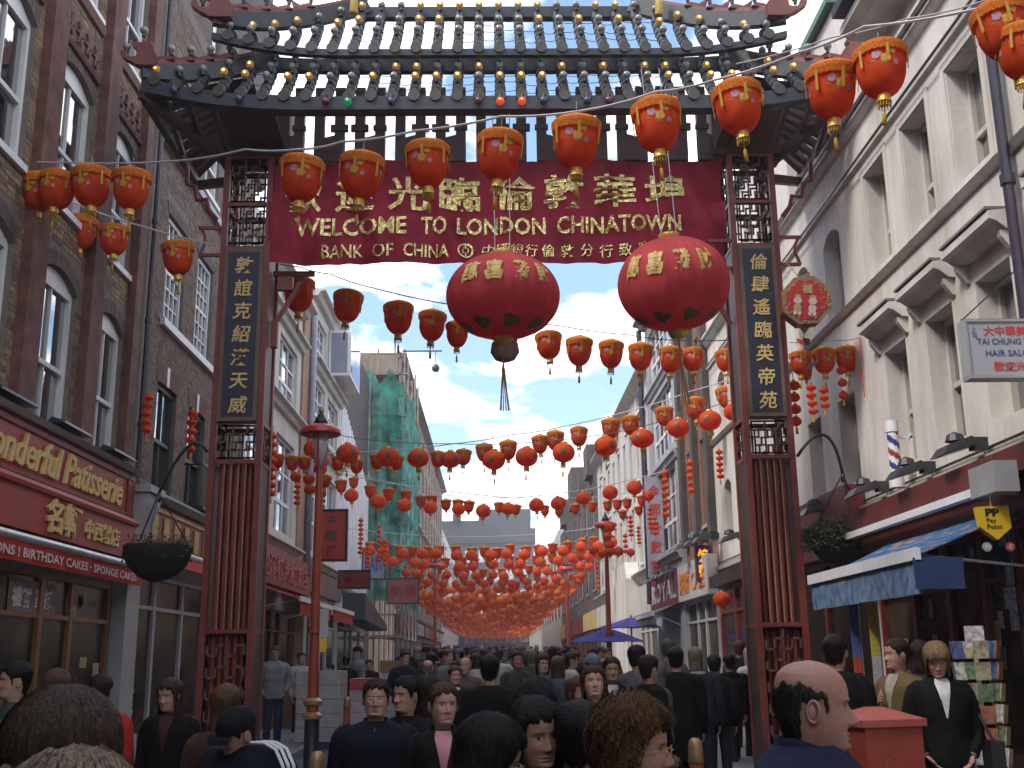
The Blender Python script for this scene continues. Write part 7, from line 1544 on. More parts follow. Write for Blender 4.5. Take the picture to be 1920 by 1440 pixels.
    mb = MB(); mb.add([tuple(v) for v in allv], ring_faces(kr, n)+[tuple(range(n-1, -1, -1))])
    # ears
    for s in (-1, 1):
        ev = []; m_, q_ = (12, 6) if lod == 0 else (8, 4)
        for i in range(m_):
            a = 2*pi*i/m_
            for j in range(q_):
                b_ = 2*pi*j/q_; rr = 1.0+0.10*cos(a-0.6)
                ex = 0.0045*cos(b_); er = 0.0055*sin(b_)
                yy = (0.0155*rr+er)*cos(a)*1.0; zz_ = (0.028*rr+er)*sin(a)
                ev.append([s*(0.0765+ex+0.012*(0.5-0.5*cos(a))+0.002), -0.012-yy*0.95, 0.098+zz_])
        ns_ = len(ev)
        for i in range(6):
            for j in range(8): a = pi*i/5; b_ = 2*pi*j/8; ev.append([s*(0.0800+0.006*cos(a)), -0.016+0.0135*sin(a)*cos(b_), 0.098+0.025*sin(a)*sin(b_)])
        ev = np.array(ev)*hk; ev = (ev-piv) @ Rm.T+piv+np.array([0, 0.015, chin])
        fs = [(i*q_+j, ((i+1) % m_)*q_+j, ((i+1) % m_)*q_+(j+1) % q_, i*q_+(j+1) % q_) for i in range(m_) for j in range(q_)]
        fs += ring_faces(6, 8, ns_); mb.add([tuple(v) for v in ev], fs)
    # arms and legs
    sx = 0.19*kk*build*(0.9 if female else 1); nl = {0: 12, 1: 10, 2: 7}[lod]
    if arms == 'down': AJ = [[(s*sx, -.01, 1.345*kk), (s*(sx+.05), -.02, 1.03*kk), (s*(sx+.045), .07, .80*kk)] for s in (-1, 1)]
    elif arms == 'fold': AJ = [[(s*sx, -.01, 1.345*kk), (s*(sx+.06), .03, 1.04*kk), (s*.05, .20, 1.10*kk)] for s in (-1, 1)]
    elif arms == 'chest': AJ = [[(-sx, -.01, 1.345*kk), (-(sx+.05), -.02, 1.03*kk), (-(sx+.02), .10, .82*kk)], [(sx, -.01, 1.345*kk), (sx+.07, .08, 1.06*kk), (.06, .22, 1.22*kk)]]
    elif arms == 'pocket': AJ = [[(s*sx, -.01, 1.345*kk), (s*(sx+.09), -.05, 1.05*kk), (s*(sx-.01), .10, .90*kk)] for s in (-1, 1)]
    else: AJ = [[(s*sx, -.01, 1.345*kk), (s*(sx+.05), .10, 1.06*kk), (s*(sx-.03), .30, 1.02*kk)] for s in (-1, 1)]
    LJ = [[(s*.085*kk, 0, .86*kk), (s*.09*kk, .03+s*stride*.5, .47*kk), (s*.095*kk, -.03+s*stride*(1.0 if s > 0 else 1.2), .085*kk)] for s in (-1, 1)]
    for s, J in zip((-1, 1), AJ):
        limb(mb, [(J[0][0]*0.8, J[0][1], J[0][2])]+J, [.06*kk, .055*kk, .042*kk, .027*kk], nl)
        d = Vector(J[2])-Vector(J[1])
        if lod < 2: hand(mb, J[2], d, Vector((s, 0.2, 0)) if arms in ('down', 'pocket') else Vector((0, .6, .8)), Vector((0, 1, 0)) if arms in ('down', 'pocket') else Vector((0, -.3, 1)), k, 0.6)
        else: mb.tube([Vector(J[2]), Vector(J[2])+d.normalized()*0.09, Vector(J[2])+d.normalized()*0.17], [.03, .042, .02], 6)
    for J in LJ: limb(mb, J, [.088*kk*build, .06*kk, .042*kk], nl)
    me = mb.mesh('body', SKA); me.polygons.foreach_set('use_smooth', [True]*len(me.polygons))
    ca = me.color_attributes.new('Col', 'FLOAT_COLOR', 'POINT'); full = np.ones((len(mb.v), 4)); full[:, :3] = np.array(skin); full[:len(cols), :3] = cols; ca.data.foreach_set('color', full.ravel()); me.update()
    body = link('body', me, t)
    # clothes
    cm = cloth(coat); hem = 0.50 if long_coat else 0.80
    mb = MB(); czs = [hem, hem+0.01]+[z for z in (0.6, 0.7, 0.84, 0.90, 0.98, 1.05, 1.15, 1.28, 1.35, 1.388, 1.41, 1.43, 1.448) if z > hem+0.03]; nn = {0: 48, 1: 22, 2: 12}[lod]; vs = []
    for i, z in enumerate(czs):
        w, d, yo = tor(max(z, 0.8)); fem = (0.9 if female else 1.0)*build; off = 0.032 if z < 1.35 else 0.022
        if z < 0.8: w, d = w+0.012, d+0.02
        if i == 0: off -= 0.012
        if z > 1.44: w, d, off = 0.070, 0.064, 0.008
        for j in range(nn):
            p = 2*pi*j/nn; wr = (0.006*sin(p*5+z*14+R.random()*0.3)+0.004*sin(p*9-z*31)) if z < 1.37 else 0.0
            X_ = (w*fem+off+wr)*kk*np.sign(sin(p))*abs(sin(p))**0.85; Y_ = (yo+(d*build+off+wr)*cos(p)*(1.0 if cos(p) > 0 else 0.92))*kk; vs.append((X_, Y_+0.0, z*kk))
    mb.add(vs, ring_faces(len(czs), nn)+[tuple(range(nn-1, -1, -1))])
    for s, J in zip((-1, 1), AJ):
        o = limb(mb, [(J[0][0]*0.72, J[0][1], J[0][2]+0.015)]+J[:2]+[Vector(J[1]).lerp(Vector(J[2]), 0.97)], [.072*kk, .078*kk*build, .058*kk*build, .043*kk], nl, sub=4)
    co = mb.build('coat', cm, t, smooth=True)
    if lod == 0 or shirt is not None:
        # collar and opening
        mb = MB(); sc = shirt or coat; nn2 = 20; cv = []
        for z, a in ((1.42, 0.024), (1.45, 0.014), (1.475, 0.015), (1.472, 0.006)):
            for j in range(nn2): p = 0.5+(2*pi-1.0)*j/(nn2-1); w = 0.066+a; cv.append((w*sin(p)*kk, (-0.008+w*cos(p))*kk*1.0, (z-0.008-0.03*max(0, cos(p)))*kk))
        mb.add(cv, [(i*nn2+j, i*nn2+j+1, (i+1)*nn2+j+1, (i+1)*nn2+j) for i in range(3) for j in range(nn2-1)]); mb.build('collar', cm, co, smooth=True)
        if shirt:
            mb = MB(); w, d, yo = tor(1.35); pz = [(1.44, .042), (1.405, .05), (1.34, .038), (1.25, .02), (1.16, .004)]; vv = []
            for z, a in pz:
                w, d, yo = tor(z)
                for j in range(7):
                    xx = a*(j/3-1)*1.1; wq = (w*build+0.024); vv.append((xx*kk, ((yo if z < 1.42 else -.01)+(d*build+(0.033 if z < 1.41 else 0.022))*sqrt(max(0, 1-(xx/wq)**2))**1.2)*kk, z*kk))
            mb.add(vv, [(i*7+j, i*7+j+1, (i+1)*7+j+1, (i+1)*7+j) for i in range(4) for j in range(6)]); mb.build('shirt', cloth(shirt), co, smooth=True)
    mb = MB()
    mb.add([(tor(z)[0]*kk*build*1.03*sin(2*pi*j/nn), tor(z)[1]*kk*build*1.05*cos(2*pi*j/nn), z*kk) for z in (0.82, 0.90, 1.0) for j in range(nn)], ring_faces(3, nn))
    for J in LJ: limb(mb, J[:2]+[J[2], Vector(J[2])-Vector((0, 0, .05*kk))], [.098*kk*build, .075*kk, .062*kk, .064*kk], nl)
    mb.build('trousers', cloth(trous), t, smooth=True)
    for J in LJ:
        mb = MB(); a = Vector(J[2]); mb.hexa([a+Vector(q) for q in ((-.045, -.06, -.085), (.045, -.06, -.085), (.05, .19, -.085), (-.05, .19, -.085), (-.035, -.055, .02), (.035, -.055, .02), (.028, .15, -.045), (-.028, .15, -.045))]); mb.build('shoe', M_black, t)
    # hair
    hm = hairm(hc)
    def place(v): return (np.array(v)-piv) @ Rm.T+piv+np.array([0, 0.015, chin])
    nz_, np_ = {0: (56, 112), 1: (24, 44), 2: (12, 22)}[lod]
    if hair not in ('none',):
        cover = hair in ('long', 'bob', 'curly', 'blonde', 'fringe')
        lowz = {'long': -0.20, 'bob': -0.03, 'curly': -0.02, 'blonde': -0.08, 'fringe': -0.01}.get(hair, -0.01)
        zz = np.linspace(lowz, 0.2312, nz_); pp = np.linspace(0, 2*pi, np_, endpoint=False); ph = [R.uniform(0, 6) for _ in range(6)]
        ang = np.minimum(pp, 2*pi-pp); hv = np.zeros((nz_, np_, 3)); keep = np.zeros((nz_, np_), bool)
        fz = 0.138 if hair == 'fringe' else 0.168
        jag = 0.006*np.sin(pp*11+ph[0])+0.004*np.sin(pp*23+ph[1])
        if cover: line = np.interp(ang, (0, .6, .95, 1.18, 1.36) if hair != 'curly' else (0, .7, 1.12, 1.48, 1.7), (fz, fz, fz-.02, .06, -.4))+jag
        else: line = np.interp(ang, (0, .5, .85, 1.1, 1.28, 1.42, 1.9, 2.1, pi), (fz+.006, fz+.002, fz-.012, .125, .085, .128, .118, .03, .005))+jag
        for i, z in enumerate(zz):
            zc = max(z, 0.075 if cover else 0.0); x_, y_ = head_xy(np.full(np_, min(zc, 0.2305)), pp, 0.0)
            r = np.hypot(x_, y_+0.008)+1e-6; m = smooth(0, 0.022 if lod < 2 else .01, z-line)
            if hair == 'bald': m = m*smooth(0.0, 0.03, np.interp(ang, (0, 1.05, 1.25, 1.6, 2.4, pi), (-.3, -.3, .135, .165, .172, .150))+jag-z)
            topk = smooth(0.10, 0.231, np.array(z))
            no = 0.5*np.sin(pp*3+z*40+ph[0])+0.3*np.sin(pp*7-z*60+ph[1])+0.25*np.sin(pp*13+z*90+ph[2])+(0.5*np.sin(pp*19+z*130+ph[3])*np.sin(z*170+ph[4]+pp*5) if hair == 'curly' else 0)+(0.35*np.sin(pp*17+2.5*np.sin(z*25+ph[5])+ph[3])*np.sin(pp*29+z*12) if lod == 0 else 0)
            tt = th*(1+(0.30 if hair == 'curly' else 0.12)*no)*((0.75 if cover else 0.5)+(0.45 if cover else 0.7)*topk)
            if cover and z < 0.075: tt = tt+(0.014*smooth(0.075, -0.1, np.array(z)) if hair == 'long' else -0.3*tt*smooth(0.03, lowz, np.array(z)))
            tt = tt*np.sqrt(m)+0.0; q = (r+tt*(1-topk**4)-0.004*(m < 0.02))/r
            if z < 0.0 and hair == 'long': q = q*(1-0.10*smooth(0, -0.2, np.array(z)))
            hv[i, :, 0] = x_*q; hv[i, :, 1] = -0.008+(y_+0.008)*q; hv[i, :, 2] = z+tt*(topk**3)*0.95; keep[i] = m > 0.01
        Hv = hv.reshape(-1, 3)*hk; Hv = (Hv-piv) @ Rm.T+piv+np.array([0, 0.015, chin])
        fs = [(i*np_+j, i*np_+(j+1) % np_, (i+1)*np_+(j+1) % np_, (i+1)*np_+j) for i in range(nz_-1) for j in range(np_) if keep[i, j] or keep[i+1, j]]+([tuple((nz_-1)*np_+j for j in range(np_))] if keep[-1, 0] else [])
        mb = MB(); mb.add([tuple(v) for v in Hv], fs)
        if hair == 'bun':
            c = place(np.array([0, -0.115, 0.13])*hk); mb.sphere(tuple(c), 0.042*hk, 12, 8)
        ho = mb.build('hair', hm, t, smooth=True)
        if lod < 2 and cap is None:
            # locks lying over the shell
            cnt = {0: 5200, 1: 500}[lod]*(2 if hair == 'curly' and lod == 0 else 1); ks = [(i, j) for i in range(2, nz_-1) for j in range(np_) if keep[i, j]]; mb = MB(); Hg = Hv.reshape(nz_, np_, 3); cen = place(np.array([0, -0.008, 0.11])*hk)
            for _ in range(cnt):
                i, j = ks[R.randrange(len(ks))]; L = R.randint(6, 16)*(1 if nz_ > 30 else 1); dj = R.choice((-1, 0, 0, 1))*(1 if nz_ > 30 else 0); pts = []
                wv = R.uniform(0, 6); amp = (0.012 if hair == 'curly' else 0.003)
                for q in range(5):
                    ii = i-int(L*q/4*(1.0 if nz_ > 30 else 0.5)); 
                    if ii < 0: break
                    if not keep[ii, (j+int(dj*q)) % np_]: break
                    p = Hg[ii, (j+int(dj*q)) % np_]; dd = p-cen; dd = dd/(np.linalg.norm(dd)+1e-6); tn = np.array([-dd[1], dd[0], 0])
                    pts.append(p+dd*(0.002+R.uniform(0, 0.004)+(amp*(0.5+sin(wv+q*1.7)) if hair == 'curly' else 0))+tn*(amp*sin(wv+q*1.5)+R.uniform(-1, 1)*0.0015))
                if len(pts) < 3: continue
                w = R.uniform(0.0006, 0.0015)*(1.6 if lod == 1 else 1.2 if hair == 'curly' else 1.0); vs = []
                for q, p in enumerate(pts):
                    dd = p-cen; dd /= np.linalg.norm(dd)+1e-6; tn = np.array([-dd[1], dd[0], 0.0]); tn /= np.linalg.norm(tn)+1e-6; ww = w*(1-0.7*q/len(pts)); vs += [p-tn*ww, p+tn*ww]
                mb.add([tuple(v) for v in vs], [(2*q, 2*q+1, 2*q+3, 2*q+2) for q in range(len(pts)-1)])
            lk = mb.build('locks', hairm(tuple(min(1, c*1.3+0.001) for c in hc)), ho); lk['kind'] = 'stuff'
    if cap is not None:
        mb = MB(); n2 = 28 if lod < 2 else 14; vs = []
        for z, e in ((0.135, .012), (0.16, .014), (0.19, .015), (0.212, .017), (0.228, .012), (0.2305, .004)):
            x_, y_ = head_xy(np.full(n2, z), np.linspace(0, 2*pi, n2, endpoint=False), 0.0)
            for a_, b_ in zip(x_, y_): rr = sqrt(a_*a_+b_*b_)+1e-6; vs.append(place(np.array([a_*(rr+e)/rr, b_*(rr+e)/rr, z+(0.012 if z > .2 else 0)])*hk))
        mb.add([tuple(v) for v in vs], ring_faces(6, n2))
        pk = []
        for j in range(9):
            a_ = -0.85+1.7*j/8
            for rr, dz in ((0.10, 0.0), (0.165, -0.012)): pk.append(place(np.array([rr*sin(a_)*0.85, rr*cos(a_)-0.002, 0.138+dz])*hk))
        for j in range(9):
            a_ = -0.85+1.7*j/8
            for rr, dz in ((0.10, -0.004), (0.165, -0.016)): pk.append(place(np.array([rr*sin(a_)*0.85, rr*cos(a_)-0.002, 0.138+dz])*hk))
        mb.add([tuple(v) for v in pk], [(2*j, 2*j+1, 2*j+3, 2*j+2) for j in range(8)]+[(18+2*j, 18+2*j+2, 18+2*j+3, 18+2*j+1) for j in range(8)]+[(2*j+1, 2*j+19, 2*j+21, 2*j+3) for j in range(8)])
        mb.build('cap', cloth(cap), t, smooth=True)
    if glasses:
        mb = MB()
        for s in (-1, 1):
            pts = [tuple(place(np.array([s*0.032+0.019*cos(a_)*1.15, 0.103+(-0.006 if abs(s*0.032+0.019*cos(a_)) > 0.045 else 0), 0.109+0.0145*sin(a_)])*hk)) for a_ in np.linspace(0, 2*pi, 17)]; mb.tube(pts, 0.0014, 5)
            mb.tube([tuple(place(np.array(q)*hk)) for q in ((s*0.053, 0.098, 0.112), (s*0.078, 0.05, 0.112), (s*0.083, -0.005, 0.108))], 0.0014, 5)
        mb.tube([tuple(place(np.array(q)*hk)) for q in ((-0.012, 0.106, 0.112), (0, 0.110, 0.114), (0.012, 0.106, 0.112))], 0.0014, 5); go = mb.build('glasses', M_lgold if glasses == 'gold' else M_steel, t)
        for s in (-1, 1):
            mb = MB(); mb.add([tuple(place(np.array([s*0.032+0.0185*cos(a_)*1.15, 0.102, 0.109+0.014*sin(a_)])*hk)) for a_ in np.linspace(0, 2*pi, 12, endpoint=False)], [tuple(range(12))]); mb.build('lens', M_lens, go)
    if hooded:
        mb = MB(); vs = []
        for i in range(6):
            a_ = pi*i/5-0.2
            for j in range(12): b_ = 2*pi*j/12; vs.append(((0.10+0.035*cos(b_))*cos(a_+pi+0.1)*kk, (-0.03-(0.06+0.05*cos(b_))*sin(a_))*kk, (1.40+0.03*sin(b_))*kk))
        mb.add(vs, ring_faces(6, 12)); mb.build('hood', cloth(hooded if isinstance(hooded, tuple) else coat), co, smooth=True)
    if extra: extra(t, kk, hk, place, co)
    return t
M_lens = bpy.data.materials.new('spectacle_lens'); M_lens.use_nodes = True; b_ = M_lens.node_tree.nodes['Principled BSDF']; b_.inputs['Roughness'].default_value = 0.05; b_.inputs['Alpha'].default_value = 0.10; b_.inputs['Specular IOR Level'].default_value = 0.15

def stripes(t, kk, hk, place, co):
    sx = 0.19*kk*1.25
    for q in range(3):
        y = 0.0+0.034*q; mb = MB(); mb.tube([(-sx*0.5, y, 1.462*kk), (-sx*0.9, y, 1.462*kk), (-sx-0.05, y, 1.435*kk), (-sx-0.10, y, 1.36*kk), (-sx-0.135, y, 1.2*kk), (-sx-0.135, y+0.01, 1.05*kk)], 0.0085, 5); mb.build('sleeve_stripe', M_white, co)
def scarf(c):
    def f(t, kk, hk, place, co):
        mb = MB(); n = 14; mb.tube([(0.088*sin(2*pi*j/n)*kk, (-0.005+0.086*cos(2*pi*j/n))*kk, (1.445+0.006*sin(j*2.1))*kk) for j in range(n+1)], 0.030*kk, 7); mb.tube([(0.03*kk, 0.09*kk, 1.43*kk), (0.05*kk, 0.15*kk, 1.30*kk), (0.045*kk, 0.158*kk, 1.12*kk)], 0.025*kk, 6); mb.build('scarf', cloth(c), co, smooth=True)
    return f
def zipper(t, kk, hk, place, co):
    mb = MB(); pts = []
    for z in np.linspace(0.82, 1.44, 14):
        w, d, yo = tor(z); pts.append((0.004*sin(z*9), (yo+(d+0.03 if z < 1.43 else 0.078))*kk, z*kk))
    mb.tube(pts, 0.004, 4); mb.build('zip', M_steel, co)
def handbag(t, kk, hk, place, co):
    mb = MB(); mb.box(-0.40, -0.30, -0.12, 0.14, 0.78*kk, 1.0*kk); mb.tube([(-0.33, -0.1, 1.0*kk), (-0.22, -0.05, 1.33*kk), (-0.33, 0.1, 1.0*kk)], 0.012, 6); o = mb.build('handbag', M_black); o.matrix_world = t.matrix_world.copy(); o.location = t.location; o.rotation_euler = t.rotation_euler; tag(o, 'black handbag hanging from the shoulder of the woman in white top and black coat', 'handbag')

SK1, SK2, SK3, SK4 = (0.45, 0.255, 0.19), (0.38, 0.215, 0.145), (0.39, 0.225, 0.155), (0.22, 0.115, 0.075)
BLK, BRN, DBR, GRY, BLD, RED = (0.010, 0.008, 0.008), (0.060, 0.032, 0.018), (0.028, 0.015, 0.010), (0.20, 0.19, 0.18), (0.33, 0.22, 0.12), (0.10, 0.035, 0.018)
NAVY, BLACK, CHAR, GREY, OLIVE, TANC = (0.008, 0.011, 0.028), (0.005, 0.0045, 0.005), (0.014, 0.013, 0.015), (0.11, 0.11, 0.12), (0.05, 0.055, 0.035), (0.13, 0.085, 0.035)
# the nearest ones
person(1503, 1238, 3.3, 'bald man in navy jacket in profile at the bottom right', yaw=radians(62), hy=radians(22), hp=radians(-3), skin=(0.40, 0.21, 0.155), hair='bald', hc=(0.022, 0.018, 0.016), coat=(0.011, 0.015, 0.040), lod=0, age=1, stubble=0.35, lips=(0.40, 0.18, 0.15), headk=1.06, build=1.25, sink=0.06)
person(1178, 1304, 3.4, 'woman with thick wavy auburn hair and gold rimmed glasses in profile', yaw=radians(60), hy=radians(16), skin=SK1, hair='curly', hc=(0.095, 0.045, 0.018), coat=BLACK, lod=0, female=True, glasses='gold', headk=1.05, hairvol=0.85, age=0.8)
person(1000, 1299, 4.1, 'smiling woman with long black hair looking down', yaw=radians(10), hy=radians(18), hp=radians(-10), ht=radians(6), skin=(0.42, 0.24, 0.17), hair='long', hc=BLK, coat=BLACK, lod=0, female=True, hairvol=0.8, smile=1.0, lips=(0.30, 0.09, 0.085))
person(888, 1331, 3.5, 'person with short thick black hair and glasses turned away to the right', yaw=radians(70), hy=radians(28), hp=radians(-16), skin=SK2, hair='bob', hc=BLK, coat=CHAR, lod=0, female=True, glasses=True, hairvol=1.2)
person(706, 1271, 7.2, 'man with metal glasses in dark zipped jacket walking forward', yaw=radians(2), hy=radians(2), skin=SK1, hair='short', hc=DBR, coat=(0.006, 0.007, 0.014), lod=0, glasses=True, extra=zipper, build=1.12, hairvol=0.8, age=0.8)
person(764, 1266, 7.7, 'young man with thick black hair glancing left behind the man with glasses', yaw=radians(-10), hy=radians(-30), skin=SK3, hair='short', hc=BLK, coat=BLACK, lod=0)
person(830, 1278, 6.7, 'girl with tied back brown hair wearing a pink top under a black coat', yaw=radians(6), hy=radians(14), skin=(0.44, 0.27, 0.21), hair='bun', hc=BRN, coat=BLACK, shirt=(0.50, 0.22, 0.25), lod=0, female=True, headk=1.05, lips=(0.42, 0.17, 0.16))
person(125, 1284, 1.95, 'large brown haired head seen from behind at the bottom left', yaw=radians(-150), hy=radians(10), skin=SK1, hair='short', hc=(0.035, 0.020, 0.013), coat=CHAR, lod=0, hairvol=1.1)
person(138, 1400, 1.45, 'streaked blonde hair at the very bottom left corner', yaw=radians(-170), skin=SK1, hair='blonde', hc=(0.15, 0.105, 0.07), coat=CHAR, lod=0, female=True)
person(464, 1320, 5.6, 'stooping man in a dark cap and navy tracksuit with white shoulder stripes', yaw=radians(-35), hy=radians(-18), hp=radians(-22), ht=radians(-10), skin=SK2, hair='crop', hc=BLK, coat=(0.005, 0.006, 0.015), cap=(0.008, 0.008, 0.012), lod=0, extra=stripes, build=1.25, sink=0.07)
person(1002, 1268, 5.4, 'dark curly head seen from behind above the smiling woman', yaw=radians(170), hair='curly', hc=BLK, coat=BLACK, lod=1, hairvol=0.9)
person(1085, 1310, 4.0, 'black haired head from behind between the smiling woman and the auburn one', yaw=radians(160), hair='short', hc=BLK, coat=BLACK, lod=1, hairvol=1.1)
person(1112, 1246, 8.3, 'woman with long brown hair gazing up over the crowd', yaw=radians(0), hy=radians(4), hp=radians(16), skin=SK1, hair='long', hc=BRN, coat=CHAR, lod=0, female=True)
person(1080, 1266, 8.8, 'young girl with reddish hair half hidden beside the woman gazing up', yaw=radians(30), hy=radians(10), skin=SK1, hair='long', hc=RED, coat=(0.05, 0.06, 0.09), shirt=(0.4, 0.4, 0.4), lod=1, female=True)
person(1146, 1230, 11.5, 'man with short dark hair and open white collar facing the camera', yaw=0, skin=SK2, hair='short', hc=DBR, coat=BLACK, shirt=(0.45, 0.45, 0.46), lod=1)
person(325, 1268, 8.6, 'woman with long dark auburn hair in a black coat by the left gate column', yaw=radians(-5), hy=radians(-15), hp=radians(-10), skin=SK1, hair='long', hc=(0.05, 0.022, 0.015), coat=BLACK, shirt=(0.05, 0.02, 0.02), lod=1, female=True, long_coat=True)
person(424, 1280, 6.8, 'woman with long light brown hair seen from behind before the left gate column', yaw=radians(175), hair='long', hc=(0.09, 0.045, 0.022), coat=(0.05, 0.025, 0.015), lod=1, female=True)
person(108, 1252, 7.6, 'person with reddish brown hair passing the patisserie door', yaw=radians(-160), hair='short', hc=(0.10, 0.05, 0.03), coat=CHAR, lod=1)
person(190, 1262, 8.6, 'person in a bright red jacket passing the patisserie', yaw=radians(-170), hair='short', hc=DBR, coat=(0.40, 0.03, 0.02), lod=1)
person(36, 1238, 8.0, 'dark figure in the patisserie doorway at the left edge', yaw=radians(-60), hair='short', hc=BLK, coat=(0.03, 0.05, 0.03), lod=1)
person(516, 1210, 21.5, 'man in a pale grey sweater and jeans with hands in pockets', yaw=radians(15), hp=radians(-14), skin=SK3, hair='crop', hc=DBR, coat=(0.20, 0.20, 0.22), trous=(0.03, 0.04, 0.08), lod=1, arms='pocket')
# right hand group
person(1563, 1188, 9.2, 'black haired person in a black coat looking into the shop', yaw=radians(150), hair='short', hc=BLK, coat=BLACK, lod=1, hairvol=1.2)
person(1681, 1196, 9.4, 'woman in profile wearing a brown coat with one hand at her chest', yaw=radians(-60), hy=radians(-20), skin=SK1, hair='bun', hc=DBR, coat=TANC, shirt=(0.3, 0.28, 0.22), trous=(0.05, 0.035, 0.02), lod=1, female=True, arms='chest', long_coat=True)
person(1723, 1200, 10.4, 'person with wavy brown hair behind the woman in the brown coat', yaw=radians(160), hair='curly', hc=DBR, coat=CHAR, lod=1, hairvol=0.8)
person(1752, 1198, 8.9, 'woman with blonde fringe wearing a black coat and white top by the postcard rack', yaw=radians(-8), hy=radians(-12), hp=radians(-22), skin=SK1, hair='fringe', hc=(0.20, 0.125, 0.06), coat=BLACK, shirt=(0.55, 0.55, 0.58), trous=(0.06, 0.08, 0.14), lod=0, female=True, arms='pocket', extra=handbag)
person(1266, 1212, 13.0, 'tall person with thick black hair and long black coat seen from behind', yaw=radians(170), hair='short', hc=BLK, coat=BLACK, lod=1, long_coat=True, hairvol=1.0, build=1.15, stride=0.12)
person(1251, 1197, 16.0, 'tall grey haired man behind the black haired one', yaw=radians(150), hair='short', hc=(0.13, 0.12, 0.11), coat=GREY, lod=1)
person(1303, 1212, 14.0, 'grey blonde haired person with a pale hood over a navy coat', yaw=radians(175), hair='bob', hc=(0.17, 0.14, 0.10), coat=(0.018, 0.020, 0.032), lod=1, hooded=(0.2, 0.2, 0.18), build=1.1, hairvol=0.6)
person(1338, 1226, 14.6, 'black haired person walking away right of the hooded one', yaw=radians(165), hair='short', hc=BLK, coat=BLACK, lod=1, stride=0.1)
person(1366, 1226, 17.0, 'stocky person in a black jacket walking away near the right column', yaw=radians(-170), hair='short', hc=BLK, coat=BLACK, lod=1, stride=0.18, build=1.2)
person(1385, 1200, 19.0, 'tall ginger haired man by the right gate column', yaw=radians(160), hair='short', hc=(0.13, 0.06, 0.03), coat=CHAR, lod=1)
person(1405, 1212, 17.5, 'person in a white headscarf and white top at the foot of the right column', yaw=radians(20), hair='bob', hc=(0.55, 0.55, 0.60), coat=(0.50, 0.50, 0.52), lod=1, female=True)
person(1192, 1208, 12.5, 'man with swept black hair in a grey jacket, his back turned', yaw=radians(130), hair='short', hc=BLK, coat=(0.10, 0.10, 0.10), lod=1)
person(1214, 1227, 11.0, 'dark haired person in black left of the tall grey haired man', yaw=radians(120), hy=radians(10), hair='short', hc=DBR, coat=BLACK, lod=1)
person(1232, 1240, 12.0, 'person wrapped in a pale grey scarf in the middle of the crowd', yaw=radians(-120), hair='bob', hc=(0.16, 0.15, 0.15), coat=GREY, lod=1)
person(838, 1217, 20, 'man with cropped red hair in a grey T-shirt', yaw=radians(60), hair='crop', hc=RED, coat=(0.14, 0.15, 0.14), lod=1)
person(802, 1238, 17, 'bald pink headed man seen from behind', yaw=radians(170), skin=(0.52, 0.26, 0.2), hair='bald', hc=GRY, coat=CHAR, lod=1)
person(852, 1247, 14, 'young person in a navy jacket over a white top and pale jeans', yaw=radians(20), skin=SK1, hair='short', hc=BRN, coat=NAVY, shirt=(0.4, 0.42, 0.45), trous=(0.12, 0.15, 0.22), lod=1)
person(873, 1233, 16, 'old man with thin white hair', yaw=radians(-20), skin=SK1, hair='bald', hc=(0.3, 0.3, 0.3), coat=(0.09, 0.07, 0.06), lod=1)
person(918, 1226, 10.5, 'broad person in a long black coat seen from behind in the middle', yaw=radians(175), hair='short', hc=BLK, coat=BLACK, lod=1, long_coat=True, build=1.3, hairvol=1.1)
person(800, 1264, 8.0, 'dark brown curly head behind the girl in pink', yaw=radians(150), hair='curly', hc=DBR, coat=CHAR, lod=1, hairvol=0.8)
person(970, 1220, 17, 'man in a green jacket facing the camera', yaw=radians(5), skin=SK2, hair='short', hc=DBR, coat=OLIVE, lod=1)
person(996, 1217, 19, 'grey haired man beside the green jacket', yaw=radians(160), hair='short', hc=GRY, coat=OLIVE, lod=1)
person(1016, 1225, 15, 'person with shaggy dark hair in a pale scarf', yaw=radians(20), skin=SK1, hair='bob', hc=DBR, coat=GREY, lod=1)
person(1045, 1229, 14, 'brown haired person in a denim blue jacket', yaw=radians(165), hair='bob', hc=(0.09, 0.05, 0.03), coat=(0.05, 0.065, 0.09), lod=1)
person(1070, 1222, 18, 'person in a white jacket in the middle of the crowd', yaw=radians(100), hair='short', hc=BRN, coat=(0.42, 0.42, 0.42), lod=1)
person(1111, 1226, 13, 'man in a pale blue grey flat cap', yaw=radians(170), hair='crop', hc=GRY, cap=(0.14, 0.15, 0.22), coat=(0.10, 0.11, 0.10), lod=1)
person(650, 1228, 24, 'person in a long black coat beside the wrapped cartons', yaw=radians(170), hair='short', hc=BLK, coat=BLACK, lod=1, long_coat=True)
person(671, 1212, 25, 'man in a dark cap and pale grey jacket by the cartons', yaw=radians(-60), hair='crop', hc=BLK, cap=BLACK, coat=(0.17, 0.17, 0.20), lod=1)
person(620, 1243, 23.5, 'worker in a blue jacket leaning over the wrapped cartons', yaw=radians(-80), hair='short', hc=BLK, coat=(0.02, 0.03, 0.09), lod=1, arms='reach')
person(692, 1236, 25.5, 'dark haired shopper behind the red cartons', yaw=radians(20), skin=SK2, hair='short', hc=BLK, coat=CHAR, lod=1)
person(565, 1222, 23.6, 'stallholder in a white apron in the shade of the awning', yaw=radians(40), skin=SK2, hair='short', hc=BLK, coat=(0.3, 0.29, 0.28), lod=1)
